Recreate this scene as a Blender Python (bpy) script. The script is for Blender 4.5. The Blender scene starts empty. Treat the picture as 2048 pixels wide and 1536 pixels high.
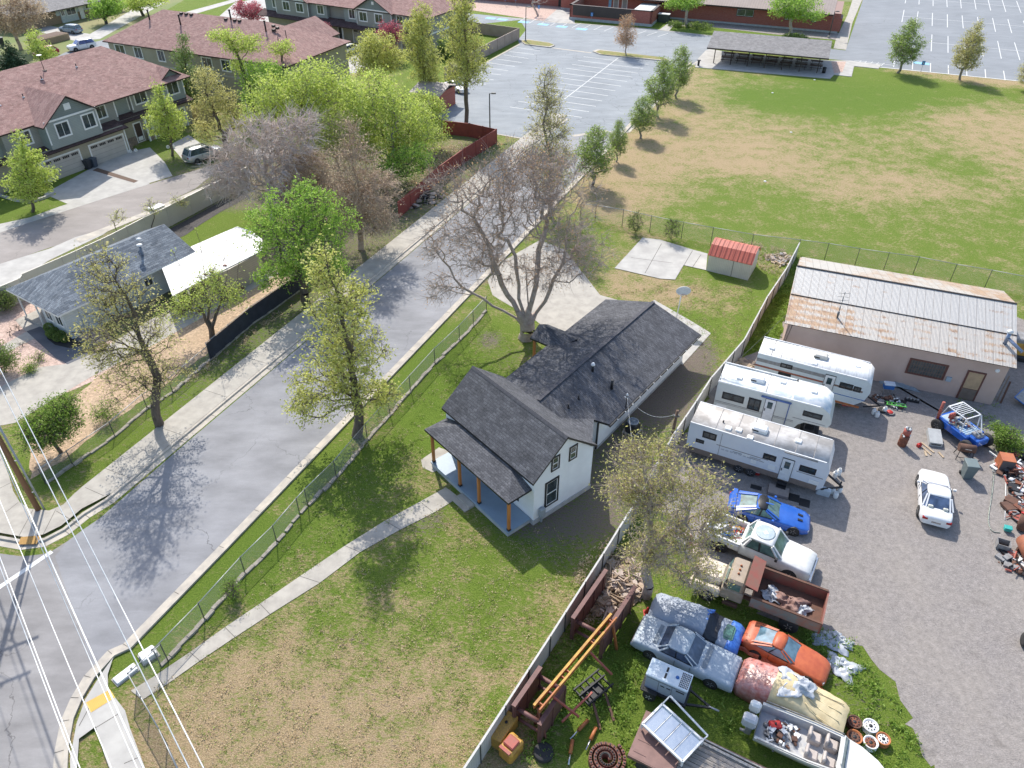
import bpy, bmesh, math, random
import numpy as np
from mathutils import Vector, Matrix
R = math.radians
SC = bpy.context.scene
COL = SC.collection
rnd = random.Random(7)
nrg = np.random.default_rng(11)
# ------------------------------------------------------------ camera, sky, sun
CAMH = 34.5
PITCH, ROLL, FPX = R(37.524), R(0.348), 1493.8
_c, _s = math.cos(PITCH), math.sin(PITCH)
_r0, _u0, FWD = Vector((1, 0, 0)), Vector((0, _s, _c)), Vector((0, _c, -_s))
RIGHT = math.cos(ROLL) * _r0 + math.sin(ROLL) * _u0
UP = -math.sin(ROLL) * _r0 + math.cos(ROLL) * _u0
cd = bpy.data.cameras.new("camera")
cam = bpy.data.objects.new("camera", cd)
COL.objects.link(cam)
cd.sensor_width = 36.0
cd.lens = 36.0 * FPX / 2048
cd.clip_end = 3000
M = Matrix((RIGHT, UP, -FWD)).transposed().to_4x4()
M.translation = (0, 0, CAMH)
cam.matrix_world = M
SC.camera = cam
SUN_AZ, SUN_EL = 107.0, 45.0          # direction towards the sun, degrees anticlockwise from +X
world = bpy.data.worlds.new("World")
SC.world = world
world.use_nodes = True
wn = world.node_tree.nodes
sky = wn.new("ShaderNodeTexSky")
sky.sky_type = 'NISHITA'
sky.sun_disc = False
sky.sun_elevation = R(SUN_EL)
sky.sun_rotation = R(90 - SUN_AZ)
sky.air_density = 1.0
sky.dust_density = 1.5
wn["Background"].inputs[1].default_value = 0.15
world.node_tree.links.new(sky.outputs[0], wn["Background"].inputs[0])
sl = bpy.data.lights.new("sun", 'SUN')
sl.energy = 3.3
sl.angle = R(0.5)
sl.color = (1.0, 0.95, 0.87)
sun = bpy.data.objects.new("sun", sl)
COL.objects.link(sun)
sd = Vector((math.cos(R(SUN_AZ)) * math.cos(R(SUN_EL)), math.sin(R(SUN_AZ)) * math.cos(R(SUN_EL)), math.sin(R(SUN_EL))))
sun.rotation_euler = sd.to_track_quat('Z', 'Y').to_euler()
sun.location = (0, 60, 80)
SC.view_settings.view_transform = 'Standard'
SC.view_settings.look = 'None'
SC.view_settings.exposure = 0.75
SC.view_settings.gamma = 1.0
SC.cycles.max_bounces = 6
SC.cycles.diffuse_bounces = 3
SC.cycles.transparent_max_bounces = 8

# ------------------------------------------------------------ survey helpers: a mark of the survey (on the ground, or at height z) as a place in metres
def G(px, py, z=0.0):
    d = (px - 1024) / FPX * RIGHT - (py - 768) / FPX * UP + FWD
    t = (z - CAMH) / d.z
    return Vector((d.x * t, d.y * t, z))
def G2(px, py, z=0.0):
    p = G(px, py, z)
    return (p.x, p.y)
def mpp(p):                       # metres per survey unit at a place
    return (p - Vector((0, 0, CAMH))).dot(FWD) / FPX
def VP(px, py, base):             # place on the upright plane through base that faces the survey point
    n = Vector((base.x, base.y, 0)).normalized()
    o = Vector((0, 0, CAMH))
    d = (px - 1024) / FPX * RIGHT - (py - 768) / FPX * UP + FWD
    t = (base - o).dot(n) / d.dot(n)
    return o + d * t
def HT(bx, by, tx, ty):           # height of something whose foot and tip are known
    return VP(tx, ty, G(bx, by)).z

# ------------------------------------------------------------ mesh builder
class MB:
    def __init__(s):
        s.v = []; s.f = []; s.m = []; s.sm = []
    def add(s, vs, fs, m=0, smooth=False):
        o = len(s.v)
        s.v += [tuple(p) for p in vs]
        for f in fs:
            s.f.append([i + o for i in f]); s.m.append(m); s.sm.append(smooth)
        return s
    def poly(s, pts, m=0):
        return s.add(pts, [list(range(len(pts)))], m)
    def box(s, x0, x1, y0, y1, z0, z1, m=0):
        vs = [(x, y, z) for z in (z0, z1) for x, y in ((x0, y0), (x1, y0), (x1, y1), (x0, y1))]
        return s.add(vs, [(3, 2, 1, 0), (4, 5, 6, 7), (0, 1, 5, 4), (1, 2, 6, 5), (2, 3, 7, 6), (3, 0, 4, 7)], m)
    def bbox(s, x0, x1, y0, y1, z0, z1, b=0.03, m=0):     # box with chamfered upright and top edges
        P = lambda i, z: [(x0 + i, y0 + b, z), (x0 + b, y0 + i, z), (x1 - b, y0 + i, z), (x1 - i, y0 + b, z), (x1 - i, y1 - b, z), (x1 - b, y1 - i, z), (x0 + b, y1 - i, z), (x0 + i, y1 - b, z)]
        return s.loft([P(0, z0), P(0, z1 - b), P(b, z1)], m, cap=True)
    def obox(s, c, ax, L, W, H, m=0):                      # box on c (bottom centre), along direction angle ax
        ca, sa = math.cos(ax), math.sin(ax)
        q = [(-L / 2, -W / 2), (L / 2, -W / 2), (L / 2, W / 2), (-L / 2, W / 2)]
        vs = [(c[0] + a * ca - b * sa, c[1] + a * sa + b * ca, c[2] + z) for z in (0, H) for a, b in q]
        return s.add(vs, [(3, 2, 1, 0), (4, 5, 6, 7), (0, 1, 5, 4), (1, 2, 6, 5), (2, 3, 7, 6), (3, 0, 4, 7)], m)
    def beam(s, a, b, w, h=None, m=0):                     # rectangular bar between two points
        a, b = Vector(a), Vector(b); h = h or w
        d = (b - a).normalized()
        x = d.cross(Vector((0, 0, 1)))
        x = Vector((1, 0, 0)) if x.length < 1e-4 else x.normalized()
        y = x.cross(d)
        q = [x * w / 2 + y * h / 2, -x * w / 2 + y * h / 2, -x * w / 2 - y * h / 2, x * w / 2 - y * h / 2]
        return s.add([a + k for k in q] + [b + k for k in q], [(0, 1, 2, 3), (7, 6, 5, 4), (0, 4, 5, 1), (1, 5, 6, 2), (2, 6, 7, 3), (3, 7, 4, 0)], m)
    def tube(s, a, b, r0, r1=None, n=8, m=0, cap=True, smooth=True):
        a, b = Vector(a), Vector(b); r1 = r0 if r1 is None else r1
        d = (b - a).normalized()
        x = d.cross(Vector((0, 0, 1)))
        x = Vector((1, 0, 0)) if x.length < 1e-4 else x.normalized()
        y = x.cross(d)
        vs = [a + (x * math.cos(t) + y * math.sin(t)) * r0 for t in [2 * math.pi * i / n for i in range(n)]]
        vs += [b + (x * math.cos(t) + y * math.sin(t)) * r1 for t in [2 * math.pi * i / n for i in range(n)]]
        s.add(vs, [(i, i + n, (i + 1) % n + n, (i + 1) % n) for i in range(n)], m, smooth)
        if cap:
            s.add(vs, [list(range(n)), list(range(2 * n - 1, n - 1, -1))], m)
        return s
    def path(s, pts, r, n=6, m=0):
        for a, b in zip(pts, pts[1:]):
            if (Vector(a) - Vector(b)).length > 1e-4: s.tube(a, b, r, r, n, m)
        return s
    def loft(s, secs, m=0, cap=True, smooth=False, closed=True):
        n = len(secs[0]); vs = [p for q in secs for p in q]; fs = []
        for k in range(len(secs) - 1):
            for i in range(n if closed else n - 1):
                j = (i + 1) % n
                fs.append((k * n + i, k * n + j, (k + 1) * n + j, (k + 1) * n + i))
        s.add(vs, fs, m, smooth)
        if cap:
            s.add(vs, [list(range(n - 1, -1, -1)), list(range((len(secs) - 1) * n, len(secs) * n))], m)
        return s
    def lathe(s, prof, c=(0, 0, 0), n=16, m=0, axis='z', smooth=True):
        secs = []
        for r_, z in prof:
            q = []
            for i in range(n):
                t = 2 * math.pi * i / n
                a, b = r_ * math.cos(t), r_ * math.sin(t)
                q.append({'z': (c[0] + a, c[1] + b, c[2] + z), 'y': (c[0] + a, c[1] + z, c[2] - b), 'x': (c[0] + z, c[1] + a, c[2] + b)}[axis])
            secs.append(q)
        return s.loft(secs, m, True, smooth)
    def prism(s, pl, z0, z1, m=0, ms=None):
        n = len(pl)
        vs = [(p[0], p[1], z0) for p in pl] + [(p[0], p[1], z1) for p in pl]
        s.add(vs, [list(range(n, 2 * n))], m)
        s.add(vs, [(i, (i + 1) % n, (i + 1) % n + n, i + n) for i in range(n)], m if ms is None else ms)
        return s
    def slab(s, pts, t, m=0, me=None):                     # a sheet (list of 3D points) given thickness t downwards
        n = len(pts); lo = [(p[0], p[1], p[2] - t) for p in pts]
        vs = list(pts) + lo
        s.add(vs, [list(range(n))], m); me = m if me is None else me
        s.add(vs, [list(range(2 * n - 1, n - 1, -1))] + [(i, i + n, (i + 1) % n + n, (i + 1) % n) for i in range(n)], me)
        return s

def link(name, me, parent=None):
    o = bpy.data.objects.new(name, me)
    COL.objects.link(o)
    if parent: o.parent = parent
    return o
def obj(name, mb, mats, parent=None, fixn=True):
    me = bpy.data.meshes.new(name)
    me.from_pydata([tuple(p) for p in mb.v], [], mb.f)
    for m_ in (mats if isinstance(mats, (list, tuple)) else [mats]): me.materials.append(m_)
    me.polygons.foreach_set("material_index", mb.m)
    me.polygons.foreach_set("use_smooth", mb.sm)
    if fixn:
        b = bmesh.new(); b.from_mesh(me)
        bmesh.ops.remove_doubles(b, verts=b.verts, dist=1e-4)
        bmesh.ops.recalc_face_normals(b, faces=b.faces)
        b.to_mesh(me); b.free()
    me.update()
    return link(name, me, parent)
def objs(name, mb, mats, parent):
    """one part per separate piece of mb"""
    key = [tuple(round(c, 4) for c in p) for p in mb.v]; up = {}
    def find(a):
        while up.setdefault(a, a) != a: a = up[a]
        return a
    for f in mb.f:
        r_ = find(key[f[0]])
        for i in f[1:]: up[find(key[i])] = r_
    G_ = {}
    for f, m, s in zip(mb.f, mb.m, mb.sm): G_.setdefault(find(key[f[0]]), []).append((f, m, s))
    out = []
    for L in G_.values():
        q = MB(); mp = {}
        for f, m, s in L:
            for i in f:
                if i not in mp: mp[i] = len(q.v); q.v.append(mb.v[i])
            q.f.append([mp[i] for i in f]); q.m.append(m); q.sm.append(s)
        out.append(obj(name, q, mats, parent))
    return out
def npobj(name, V, F, mats, parent=None, mi=None, smooth=False):    # big meshes straight from arrays, all faces of one size
    me = bpy.data.meshes.new(name)
    V = np.asarray(V, np.float32); F = np.asarray(F, np.int32); k = F.shape[1]
    me.vertices.add(len(V)); me.vertices.foreach_set("co", V.ravel())
    me.loops.add(F.size); me.loops.foreach_set("vertex_index", F.ravel())
    me.polygons.add(len(F)); me.polygons.foreach_set("loop_start", np.arange(0, F.size, k, dtype=np.int32))
    me.polygons.foreach_set("loop_total", np.full(len(F), k, np.int32))
    for m_ in (mats if isinstance(mats, (list, tuple)) else [mats]): me.materials.append(m_)
    if mi is not None: me.polygons.foreach_set("material_index", np.asarray(mi, np.int32))
    me.polygons.foreach_set("use_smooth", np.full(len(F), smooth))
    me.update(calc_edges=True)
    return link(name, me, parent)
def tag(o, label, cat, group=None, kind=None):
    if label: o['label'] = label
    if cat: o['category'] = cat
    if group: o['group'] = group
    if kind: o['kind'] = kind
    return o
def thing(name, label, cat, loc=(0, 0, 0), rz=0.0, group=None):
    o = bpy.data.objects.new(name, None)
    COL.objects.link(o)
    o.location = loc; o.rotation_euler = (0, 0, rz); o.empty_display_size = .3
    return tag(o, label, cat, group)
def struct(name, mb, mats, fixn=True):
    o = obj(name, mb, mats, None, fixn); o['kind'] = 'structure'
    return o
def dup(root, loc=None, rz=None, label=None, parent=None, scale=None):
    r = root.copy(); COL.objects.link(r)
    if parent: r.parent = parent
    if loc is not None: r.location = loc
    if rz is not None: r.rotation_euler = (root.rotation_euler.x, root.rotation_euler.y, rz)
    if scale: r.scale = scale
    if label: r['label'] = label
    for ch in list(root.children): dup(ch, parent=r)
    return r

# ------------------------------------------------------------ materials
def newmat(name):
    m = bpy.data.materials.new(name); m.use_nodes = True
    return m, m.node_tree.nodes, m.node_tree.links, m.node_tree.nodes["Principled BSDF"]
def rgb(c): return (c[0], c[1], c[2], 1)
def ramp(n, stops):
    r_ = n.new("ShaderNodeValToRGB"); e = r_.color_ramp.elements
    while len(e) < len(stops): e.new(.5)
    for k, (p, c) in zip(e, stops): k.position = p; k.color = rgb(c) if hasattr(c, '__len__') else (c, c, c, 1)
    return r_
def noise(n, l, sc, det=4, vec=None, rough=.6, dist=0):
    t = n.new("ShaderNodeTexNoise"); t.inputs['Scale'].default_value = sc; t.inputs['Detail'].default_value = det
    t.inputs['Roughness'].default_value = rough; t.inputs['Distortion'].default_value = dist
    if vec is not None: l.new(vec, t.inputs['Vector'])
    return t
def mixc(n, l, fac, a, b, mode='MIX'):
    x = n.new("ShaderNodeMix"); x.data_type = 'RGBA'; x.blend_type = mode
    for k, val in ((0, fac), (6, a), (7, b)):
        if hasattr(val, 'is_linked') or hasattr(val, 'links'): l.new(val, x.inputs[k])
        elif hasattr(val, '__len__'): x.inputs[k].default_value = rgb(val)
        else: x.inputs[k].default_value = val
    return x.outputs[2]
def math_(n, l, op, a, b=0.0, clamp=False):
    x = n.new("ShaderNodeMath"); x.operation = op; x.use_clamp = clamp
    for k, val in ((0, a), (1, b)):
        if hasattr(val, 'links'): l.new(val, x.inputs[k])
        else: x.inputs[k].default_value = val
    return x.outputs[0]
def coords(n, l, sc=(1, 1, 1), rot=(0, 0, 0)):
    t = n.new("ShaderNodeTexCoord"); mp = n.new("ShaderNodeMapping")
    mp.inputs['Scale'].default_value = sc; mp.inputs['Rotation'].default_value = rot
    l.new(t.outputs['Object'], mp.inputs['Vector'])
    return mp.outputs[0]
_mc = {}
def pm(name, c, rough=.7, c2=None, sc=3.0, metal=0, bump=0.0, bsc=20, lo=.35, hi=.65, det=5, coat=0, stretch=(1, 1, 1), spec=.5):
    """plain or two-tone noisy material"""
    if name in _mc: return _mc[name]
    m, n, l, b = newmat(name)
    b.inputs['Roughness'].default_value = rough; b.inputs['Metallic'].default_value = metal
    b.inputs['Coat Weight'].default_value = coat; b.inputs['Specular IOR Level'].default_value = spec
    v = coords(n, l, stretch)
    if c2 is None: c2 = tuple(k * .82 for k in c)
    t = noise(n, l, sc, det, v)
    r_ = ramp(n, [(lo, c), (hi, c2)])
    l.new(t.outputs[0], r_.inputs[0]); l.new(r_.outputs[0], b.inputs['Base Color'])
    if bump:
        t2 = noise(n, l, bsc, 3, v); bp = n.new("ShaderNodeBump"); bp.inputs['Strength'].default_value = bump
        bp.inputs['Distance'].default_value = .02
        l.new(t2.outputs[0], bp.inputs['Height']); l.new(bp.outputs[0], b.inputs['Normal'])
    _mc[name] = m
    return m
def glassm(name, c=(.02, .03, .035), rough=.08):
    if name in _mc: return _mc[name]
    m, n, l, b = newmat(name)
    t = noise(n, l, 1.7, 2, coords(n, l))
    r_ = ramp(n, [(.35, c), (.65, tuple(min(1, k * 2.2 + .01) for k in c))])
    l.new(t.outputs[0], r_.inputs[0]); l.new(r_.outputs[0], b.inputs['Base Color'])
    b.inputs['Roughness'].default_value = rough; b.inputs['Specular IOR Level'].default_value = .9
    _mc[name] = m
    return m
def shingle(name, c, c2, w=.32, h=.14, rot=0, mort=.5, var=.6):
    m, n, l, b = newmat(name)
    v = coords(n, l, (1, 1, 1), (0, 0, rot))
    br = n.new("ShaderNodeTexBrick"); l.new(v, br.inputs['Vector'])
    br.inputs['Scale'].default_value = 1; br.inputs['Brick Width'].default_value = w; br.inputs['Row Height'].default_value = h
    br.inputs['Mortar Size'].default_value = .012; br.inputs['Mortar Smooth'].default_value = .3
    br.inputs['Color1'].default_value = rgb(c); br.inputs['Color2'].default_value = rgb(c2)
    br.inputs['Mortar'].default_value = rgb(tuple(k * mort for k in c2))
    t = noise(n, l, 1.1, 6, v, .7)
    r_ = ramp(n, [(.3, (var,) * 3), (.7, (1.25,) * 3)])
    l.new(t.outputs[0], r_.inputs[0])
    t3 = noise(n, l, 14, 2, v)
    r3 = ramp(n, [(.35, (.75,) * 3), (.65, (1.2,) * 3)]); l.new(t3.outputs[0], r3.inputs[0])
    o = mixc(n, l, 1.0, br.outputs[0], r_.outputs[0], 'MULTIPLY')
    o = mixc(n, l, 1.0, o, r3.outputs[0], 'MULTIPLY')
    l.new(o, b.inputs['Base Color']); b.inputs['Roughness'].default_value = .9
    b.inputs['Specular IOR Level'].default_value = .25
    bp = n.new("ShaderNodeBump"); bp.inputs['Strength'].default_value = .5; bp.inputs['Distance'].default_value = .02
    inv = math_(n, l, 'SUBTRACT', 1.0, br.outputs['Fac']); l.new(inv, bp.inputs['Height']); l.new(bp.outputs[0], b.inputs['Normal'])
    return m
def siding(name, c, pitch=.18, rough=.6, vert=False, dark=.62, axis=2):
    """lap boards (or upright boards) drawn by fine shadow grooves in the surface"""
    m, n, l, b = newmat(name)
    tc = n.new("ShaderNodeTexCoord"); sp = n.new("ShaderNodeSeparateXYZ"); l.new(tc.outputs['Object'], sp.inputs[0])
    fr = math_(n, l, 'FRACT', math_(n, l, 'DIVIDE', sp.outputs[axis], pitch))
    g = math_(n, l, 'GREATER_THAN', fr, .9)
    t = noise(n, l, .9, 5, tc.outputs['Object'])
    r_ = ramp(n, [(.3, tuple(k * 1.05 for k in c)), (.7, tuple(k * .88 for k in c))]); l.new(t.outputs[0], r_.inputs[0])
    o = mixc(n, l, g, r_.outputs[0], tuple(k * dark for k in c))
    l.new(o, b.inputs['Base Color']); b.inputs['Roughness'].default_value = rough
    bp = n.new("ShaderNodeBump"); bp.inputs['Strength'].default_value = .6; bp.inputs['Distance'].default_value = .02
    l.new(fr, bp.inputs['Height']); l.new(bp.outputs[0], b.inputs['Normal'])
    return m
# ============================================================ GROUND
RO = G(457, 1100); RA = R(66.2)
RU, RV = Vector((math.cos(RA), math.sin(RA), 0)), Vector((-math.sin(RA), math.cos(RA), 0))
def RD(u, v, z=0.0):
    p = RO + RU * u + RV * v
    return (p.x, p.y, z)

def lawn_mat():
    m, n, l, b = newmat("lawn")
    tc = n.new("ShaderNodeTexCoord"); v = tc.outputs['Object']
    at = n.new("ShaderNodeAttribute"); at.attribute_name = "care"
    sp = n.new("ShaderNodeSeparateColor"); l.new(at.outputs['Color'], sp.inputs[0])
    n1 = noise(n, l, .45, 8, v, .75); n2 = noise(n, l, 3.2, 8, coords(n, l, (1, 1.9, 1), (0, 0, .55)), .8); n3 = noise(n, l, 13, 4, coords(n, l, (1, 1.5, 1), (0, 0, .55)), .8)
    d = math_(n, l, 'ADD', sp.outputs[0], math_(n, l, 'MULTIPLY', math_(n, l, 'SUBTRACT', n1.outputs[0], .5), 2.2))
    d = math_(n, l, 'ADD', d, math_(n, l, 'MULTIPLY', math_(n, l, 'SUBTRACT', n2.outputs[0], .5), 3.2), False)
    d = math_(n, l, 'MULTIPLY', math_(n, l, 'SUBTRACT', d, .24), 1.75, True)
    g1 = ramp(n, [(.36, (.065, .12, .014)), (.5, (.135, .20, .028)), (.66, (.25, .30, .065))]); l.new(n3.outputs[0], g1.inputs[0])
    g2 = ramp(n, [(.36, (.22, .155, .085)), (.5, (.40, .295, .17)), (.66, (.60, .47, .30))]); l.new(n3.outputs[0], g2.inputs[0])
    o = mixc(n, l, d, g1.outputs[0], g2.outputs[0])
    e = math_(n, l, 'ADD', sp.outputs[1], math_(n, l, 'MULTIPLY', math_(n, l, 'SUBTRACT', n2.outputs[0], .5), 2.6))
    e = math_(n, l, 'MULTIPLY', math_(n, l, 'SUBTRACT', e, .42), 4.0, True)
    g3 = ramp(n, [(.3, (.13, .105, .085)), (.7, (.25, .21, .175))]); l.new(n3.outputs[0], g3.inputs[0])
    o = mixc(n, l, e, o, g3.outputs[0])
    r_ = ramp(n, [(0, (1, 1, 1)), (1, (.62, .80, .55))]); l.new(sp.outputs[2], r_.inputs[0])
    o = mixc(n, l, 1.0, o, r_.outputs[0], 'MULTIPLY')
    l.new(o, b.inputs['Base Color']); b.inputs['Roughness'].default_value = .95; b.inputs['Specular IOR Level'].default_value = .15
    bp = n.new("ShaderNodeBump"); bp.inputs['Strength'].default_value = 1.0; bp.inputs['Distance'].default_value = .10
    hh = math_(n, l, 'ADD', n2.outputs[0], math_(n, l, 'MULTIPLY', n3.outputs[0], .7))
    l.new(hh, bp.inputs['Height']); l.new(bp.outputs[0], b.inputs['Normal'])
    return m
LAWN = lawn_mat()
# dryness, bare earth and lushness of the grass: centre (survey marks), radii in marks, value, weight
DRY = [(450, 455, 60, 22, -1.2), (385, 482, 40, 14, .3), (1530, 305, 130, 38, .85), (1480, 325, 70, 22, .9), (1780, 370, 140, 30, .75), (1690, 385, 80, 25, .75), (1960, 245, 110, 45, .8), (2010, 290, 80, 60, .75), (1230, 390, 60, 60, .95),
       (1300, 300, 70, 60, .9), (1270, 350, 60, 40, .9), (1370, 230, 55, 60, .75), (1420, 190, 50, 40, .8), (1500, 230, 70, 25, .62), (1560, 245, 90, 18, .6), (1580, 175, 90, 10, .7),
       (1650, 195, 180, 26, -.35), (1760, 175, 130, 22, -.4), (1560, 205, 90, 22, -.15), (1500, 160, 60, 16, .4), (1880, 200, 60, 18, .05), (1980, 160, 80, 9, .9), (1880, 145, 70, 9, .8), (1820, 290, 130, 30, .5),
       (1480, 400, 130, 40, .18), (1500, 450, 200, 40, .22), (1850, 470, 200, 60, .25), (1750, 440, 200, 20, .38), (1900, 330, 60, 25, .2), (1650, 300, 80, 40, .42), (1700, 240, 150, 18, .3), (1650, 470, 160, 40, .2), (1330, 370, 80, 30, .55),
       (600, 1440, 300, 130, .95), (430, 1500, 180, 90, .95), (820, 1520, 180, 50, .85), (980, 1180, 90, 90, .1), (900, 1250, 120, 60, .3), (760, 1400, 150, 90, .7), (970, 1380, 80, 90, .45), (1080, 1210, 60, 60, .55), (760, 1260, 100, 60, .35), (560, 1330, 90, 40, .72),
       (540, 1220, 110, 60, .55), (620, 1150, 60, 40, .85), (480, 1260, 60, 30, .5), (700, 1050, 90, 80, .15), (830, 950, 40, 30, .6), (800, 1060, 30, 30, .5), (900, 800, 80, 70, -.25), (900, 730, 90, 60, -.3), (960, 690, 60, 30, .4),
       (1000, 660, 50, 40, .1), (860, 830, 60, 60, -.25), (1350, 585, 90, 24, .85), (1440, 600, 90, 30, .7), (1290, 560, 60, 20, .75), (1400, 560, 60, 14, .0), (1470, 590, 60, 16, .1), (1400, 640, 90, 22, -.05), (1450, 650, 50, 26, .3),
       (1220, 500, 50, 30, .5), (1200, 470, 40, 30, -.1), (1060, 1090, 70, 70, .1), (460, 1120, 200, 90, -.3), (300, 1290, 60, 60, -.2), (640, 930, 120, 60, -.3), (400, 780, 120, 80, -.25), (560, 650, 60, 50, -.25), (200, 930, 90, 70, -.1), (840, 640, 60, 60, -.25),
       (120, 1010, 40, 40, .5), (50, 380, 120, 60, -.2), (340, 300, 60, 30, -.1), (440, 455, 80, 40, -.2), (1440, 60, 200, 16, -.4), (240, 40, 90, 40, -.5), (1000, 80, 60, 40, -.15), (880, 110, 60, 60, -.1), (30, 80, 60, 60, .35), (560, 440, 400, 260, .45), (450, 10, 100, 20, -.2),
       (1280, 1420, 120, 120, -.25), (1550, 1420, 200, 140, -.1), (1540, 650, 50, 60, -.4), (200, 1500, 40, 50, .1), (930, 290, 60, 60, .5)]
DIRT = [(440, 462, 60, 26, -2.5), (400, 478, 40, 18, -2.5), (1290, 780, 90, 60, 1.0), (1370, 700, 50, 45, 1.0), (1230, 900, 50, 60, .8), (1120, 1040, 110, 40, .85), (1200, 990, 40, 60, .8), (1140, 1120, 70, 30, .5), (1050, 720, 60, 30, .45), (520, 1400, 260, 110, .34), (740, 1450, 180, 90, .34),
        (560, 420, 330, 170, .75), (930, 330, 60, 60, .6), (1180, 440, 60, 40, .3), (1240, 600, 60, 20, .2), (860, 1035, 30, 20, .7), (840, 1060, 40, 20, .5), (1460, 560, 30, 20, .2), (980, 680, 20, 15, .8),
        (1330, 1290, 80, 60, .5), (1700, 1400, 80, 80, .45), (1230, 1400, 120, 120, .2), (1620, 1300, 100, 60, .3), (1530, 590, 12, 12, .3), (1720, 580, 200, 100, .4), (720, 1280, 80, 20, .4)]
LUSH = [(1650, 195, 180, 22, .5), (900, 800, 90, 90, .35), (460, 1120, 160, 80, .35), (1440, 60, 200, 16, .2), (560, 660, 60, 60, .3)]
def fieldval(X, Y, lst, base):
    num = np.full(X.shape, base * .35); den = np.full(X.shape, .35)
    for px, py, rx, ry, val in lst:
        c = G(px, py); k = mpp(c); cy1 = G(px, py - ry).y - c.y if py - ry > -300 else 20; 
        w = np.exp(-(((X - c.x) / (rx * k)) ** 2 + ((Y - c.y) / max(cy1, .4)) ** 2) * 1.1) * 3
        num += w * val; den += w
    return num / den
def make_ground():
    def grid(x0, x1, y0, y1, st, z, nm):
        xs = np.arange(x0, x1 + .01, st); ys = np.arange(y0, y1 + .01, st)
        X, Y = np.meshgrid(xs, ys); nx, ny = len(xs), len(ys)
        V = np.stack([X.ravel(), Y.ravel(), np.full(X.size, z)], 1)
        i = (np.arange(ny - 1)[:, None] * nx + np.arange(nx - 1)[None, :]).ravel()
        F = np.stack([i, i + 1, i + nx + 1, i + nx], 1)
        o = npobj(nm, V, F, LAWN)
        ca = o.data.color_attributes.new("care", 'FLOAT_COLOR', 'POINT')
        a = np.ones((X.size, 4), np.float32)
        a[:, 0] = np.clip(fieldval(X, Y, DRY, .25).ravel(), 0, 1.2); a[:, 1] = np.clip(fieldval(X, Y, DIRT, -.25).ravel(), 0, 1); a[:, 2] = np.clip(fieldval(X, Y, LUSH, 0).ravel(), 0, 1)
        ca.data.foreach_set("color", a.ravel())
        o['kind'] = 'structure'
    grid(-75, 120, 5, 190, .7, 0.0, "ground")
make_ground()
mb = MB(); o_ = 0
for a in ((-900, -75, -200, 1600), (120, 1000, -200, 1600), (-75, 120, -200, 5), (-75, 120, 190, 1600)):
    mb.poly([(a[0], a[2], 0), (a[1], a[2], 0), (a[1], a[3], 0), (a[0], a[3], 0)])
struct("terrain", mb, pm("far_grass", (.14, .19, .05), .95, (.24, .22, .10), .05), False)

def asphalt(name, c, c2, crack=.12, sc=1.0, patch=.25, rough=.85):
    m, n, l, b = newmat(name)
    v = coords(n, l)
    n1 = noise(n, l, .12 * sc, 6, v, .65); n2 = noise(n, l, 60, 2, v); n4 = noise(n, l, .7, 5, coords(n, l, (.35, 1, 1), (0, 0, -RA)), .6)
    r1 = ramp(n, [(.32, c), (.68, c2)]); l.new(n1.outputs[0], r1.inputs[0])
    r4 = ramp(n, [(.3, (1 - patch,) * 3), (.7, (1 + patch,) * 3)]); l.new(n4.outputs[0], r4.inputs[0])
    r2 = ramp(n, [(.3, (.86,) * 3), (.7, (1.12,) * 3)]); l.new(n2.outputs[0], r2.inputs[0])
    o = mixc(n, l, 1.0, r1.outputs[0], r2.outputs[0], 'MULTIPLY'); o = mixc(n, l, 1.0, o, r4.outputs[0], 'MULTIPLY')
    if crack:
        nd = noise(n, l, .5, 5, v, .6)
        dv = n.new("ShaderNodeVectorMath"); dv.operation = 'MULTIPLY_ADD'; dv.inputs[1].default_value = (2.2, 2.2, 2.2)
        l.new(nd.outputs[1], dv.inputs[0]); l.new(v, dv.inputs[2])
        vo = n.new("ShaderNodeTexVoronoi"); vo.feature = 'DISTANCE_TO_EDGE'; vo.inputs['Scale'].default_value = crack
        l.new(dv.outputs[0], vo.inputs['Vector'])
        k = math_(n, l, 'LESS_THAN', vo.outputs['Distance'], .028 * crack); km = noise(n, l, .11, 3, v); k = math_(n, l, 'MULTIPLY', k, math_(n, l, 'MULTIPLY', math_(n, l, 'SUBTRACT', km.outputs[0], .46), 9, True))
        o = mixc(n, l, math_(n, l, 'MULTIPLY', k, .6), o, tuple(q * .4 for q in c))
        sc_ = noise(n, l, 1.6, 7, coords(n, l, (.16, 1.3, 1), (0, 0, -RA)), .8); k2 = math_(n, l, 'MULTIPLY', math_(n, l, 'SUBTRACT', sc_.outputs[0], .55), 5, True)
        o = mixc(n, l, math_(n, l, 'MULTIPLY', k2, .35), o, tuple(min(1, q * 1.7) for q in c))
    l.new(o, b.inputs['Base Color']); b.inputs['Roughness'].default_value = rough; b.inputs['Specular IOR Level'].default_value = .3
    return m
A_STREET = asphalt("street_asphalt", (.215, .216, .226), (.29, .29, .30), .13, patch=.2)
A_CROSS = asphalt("old_asphalt", (.215, .205, .20), (.28, .27, .265), .1, patch=.25)
A_LOT = asphalt("lot_asphalt", (.22, .24, .255), (.285, .305, .32), .22, patch=.12)
A_LOT2 = asphalt("wide_lot_asphalt", (.21, .225, .24), (.255, .27, .285), .09, patch=.08)
A_LANE = asphalt("lane_asphalt", (.25, .225, .205), (.33, .30, .28), .1, patch=.12)
A_DARK = asphalt("dark_asphalt", (.10, .105, .12), (.14, .145, .16), 0)
CONC = pm("concrete", (.44, .41, .355), .9, (.34, .315, .275), 1.3, bump=.2, det=8)
CONC2 = pm("pale_concrete", (.47, .455, .42), .9, (.37, .355, .33), .8, bump=.2, det=8)
CURB = pm("curb_concrete", (.52, .47, .39), .9, (.36, .33, .29), 1.1, det=8, bump=.2)
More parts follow.
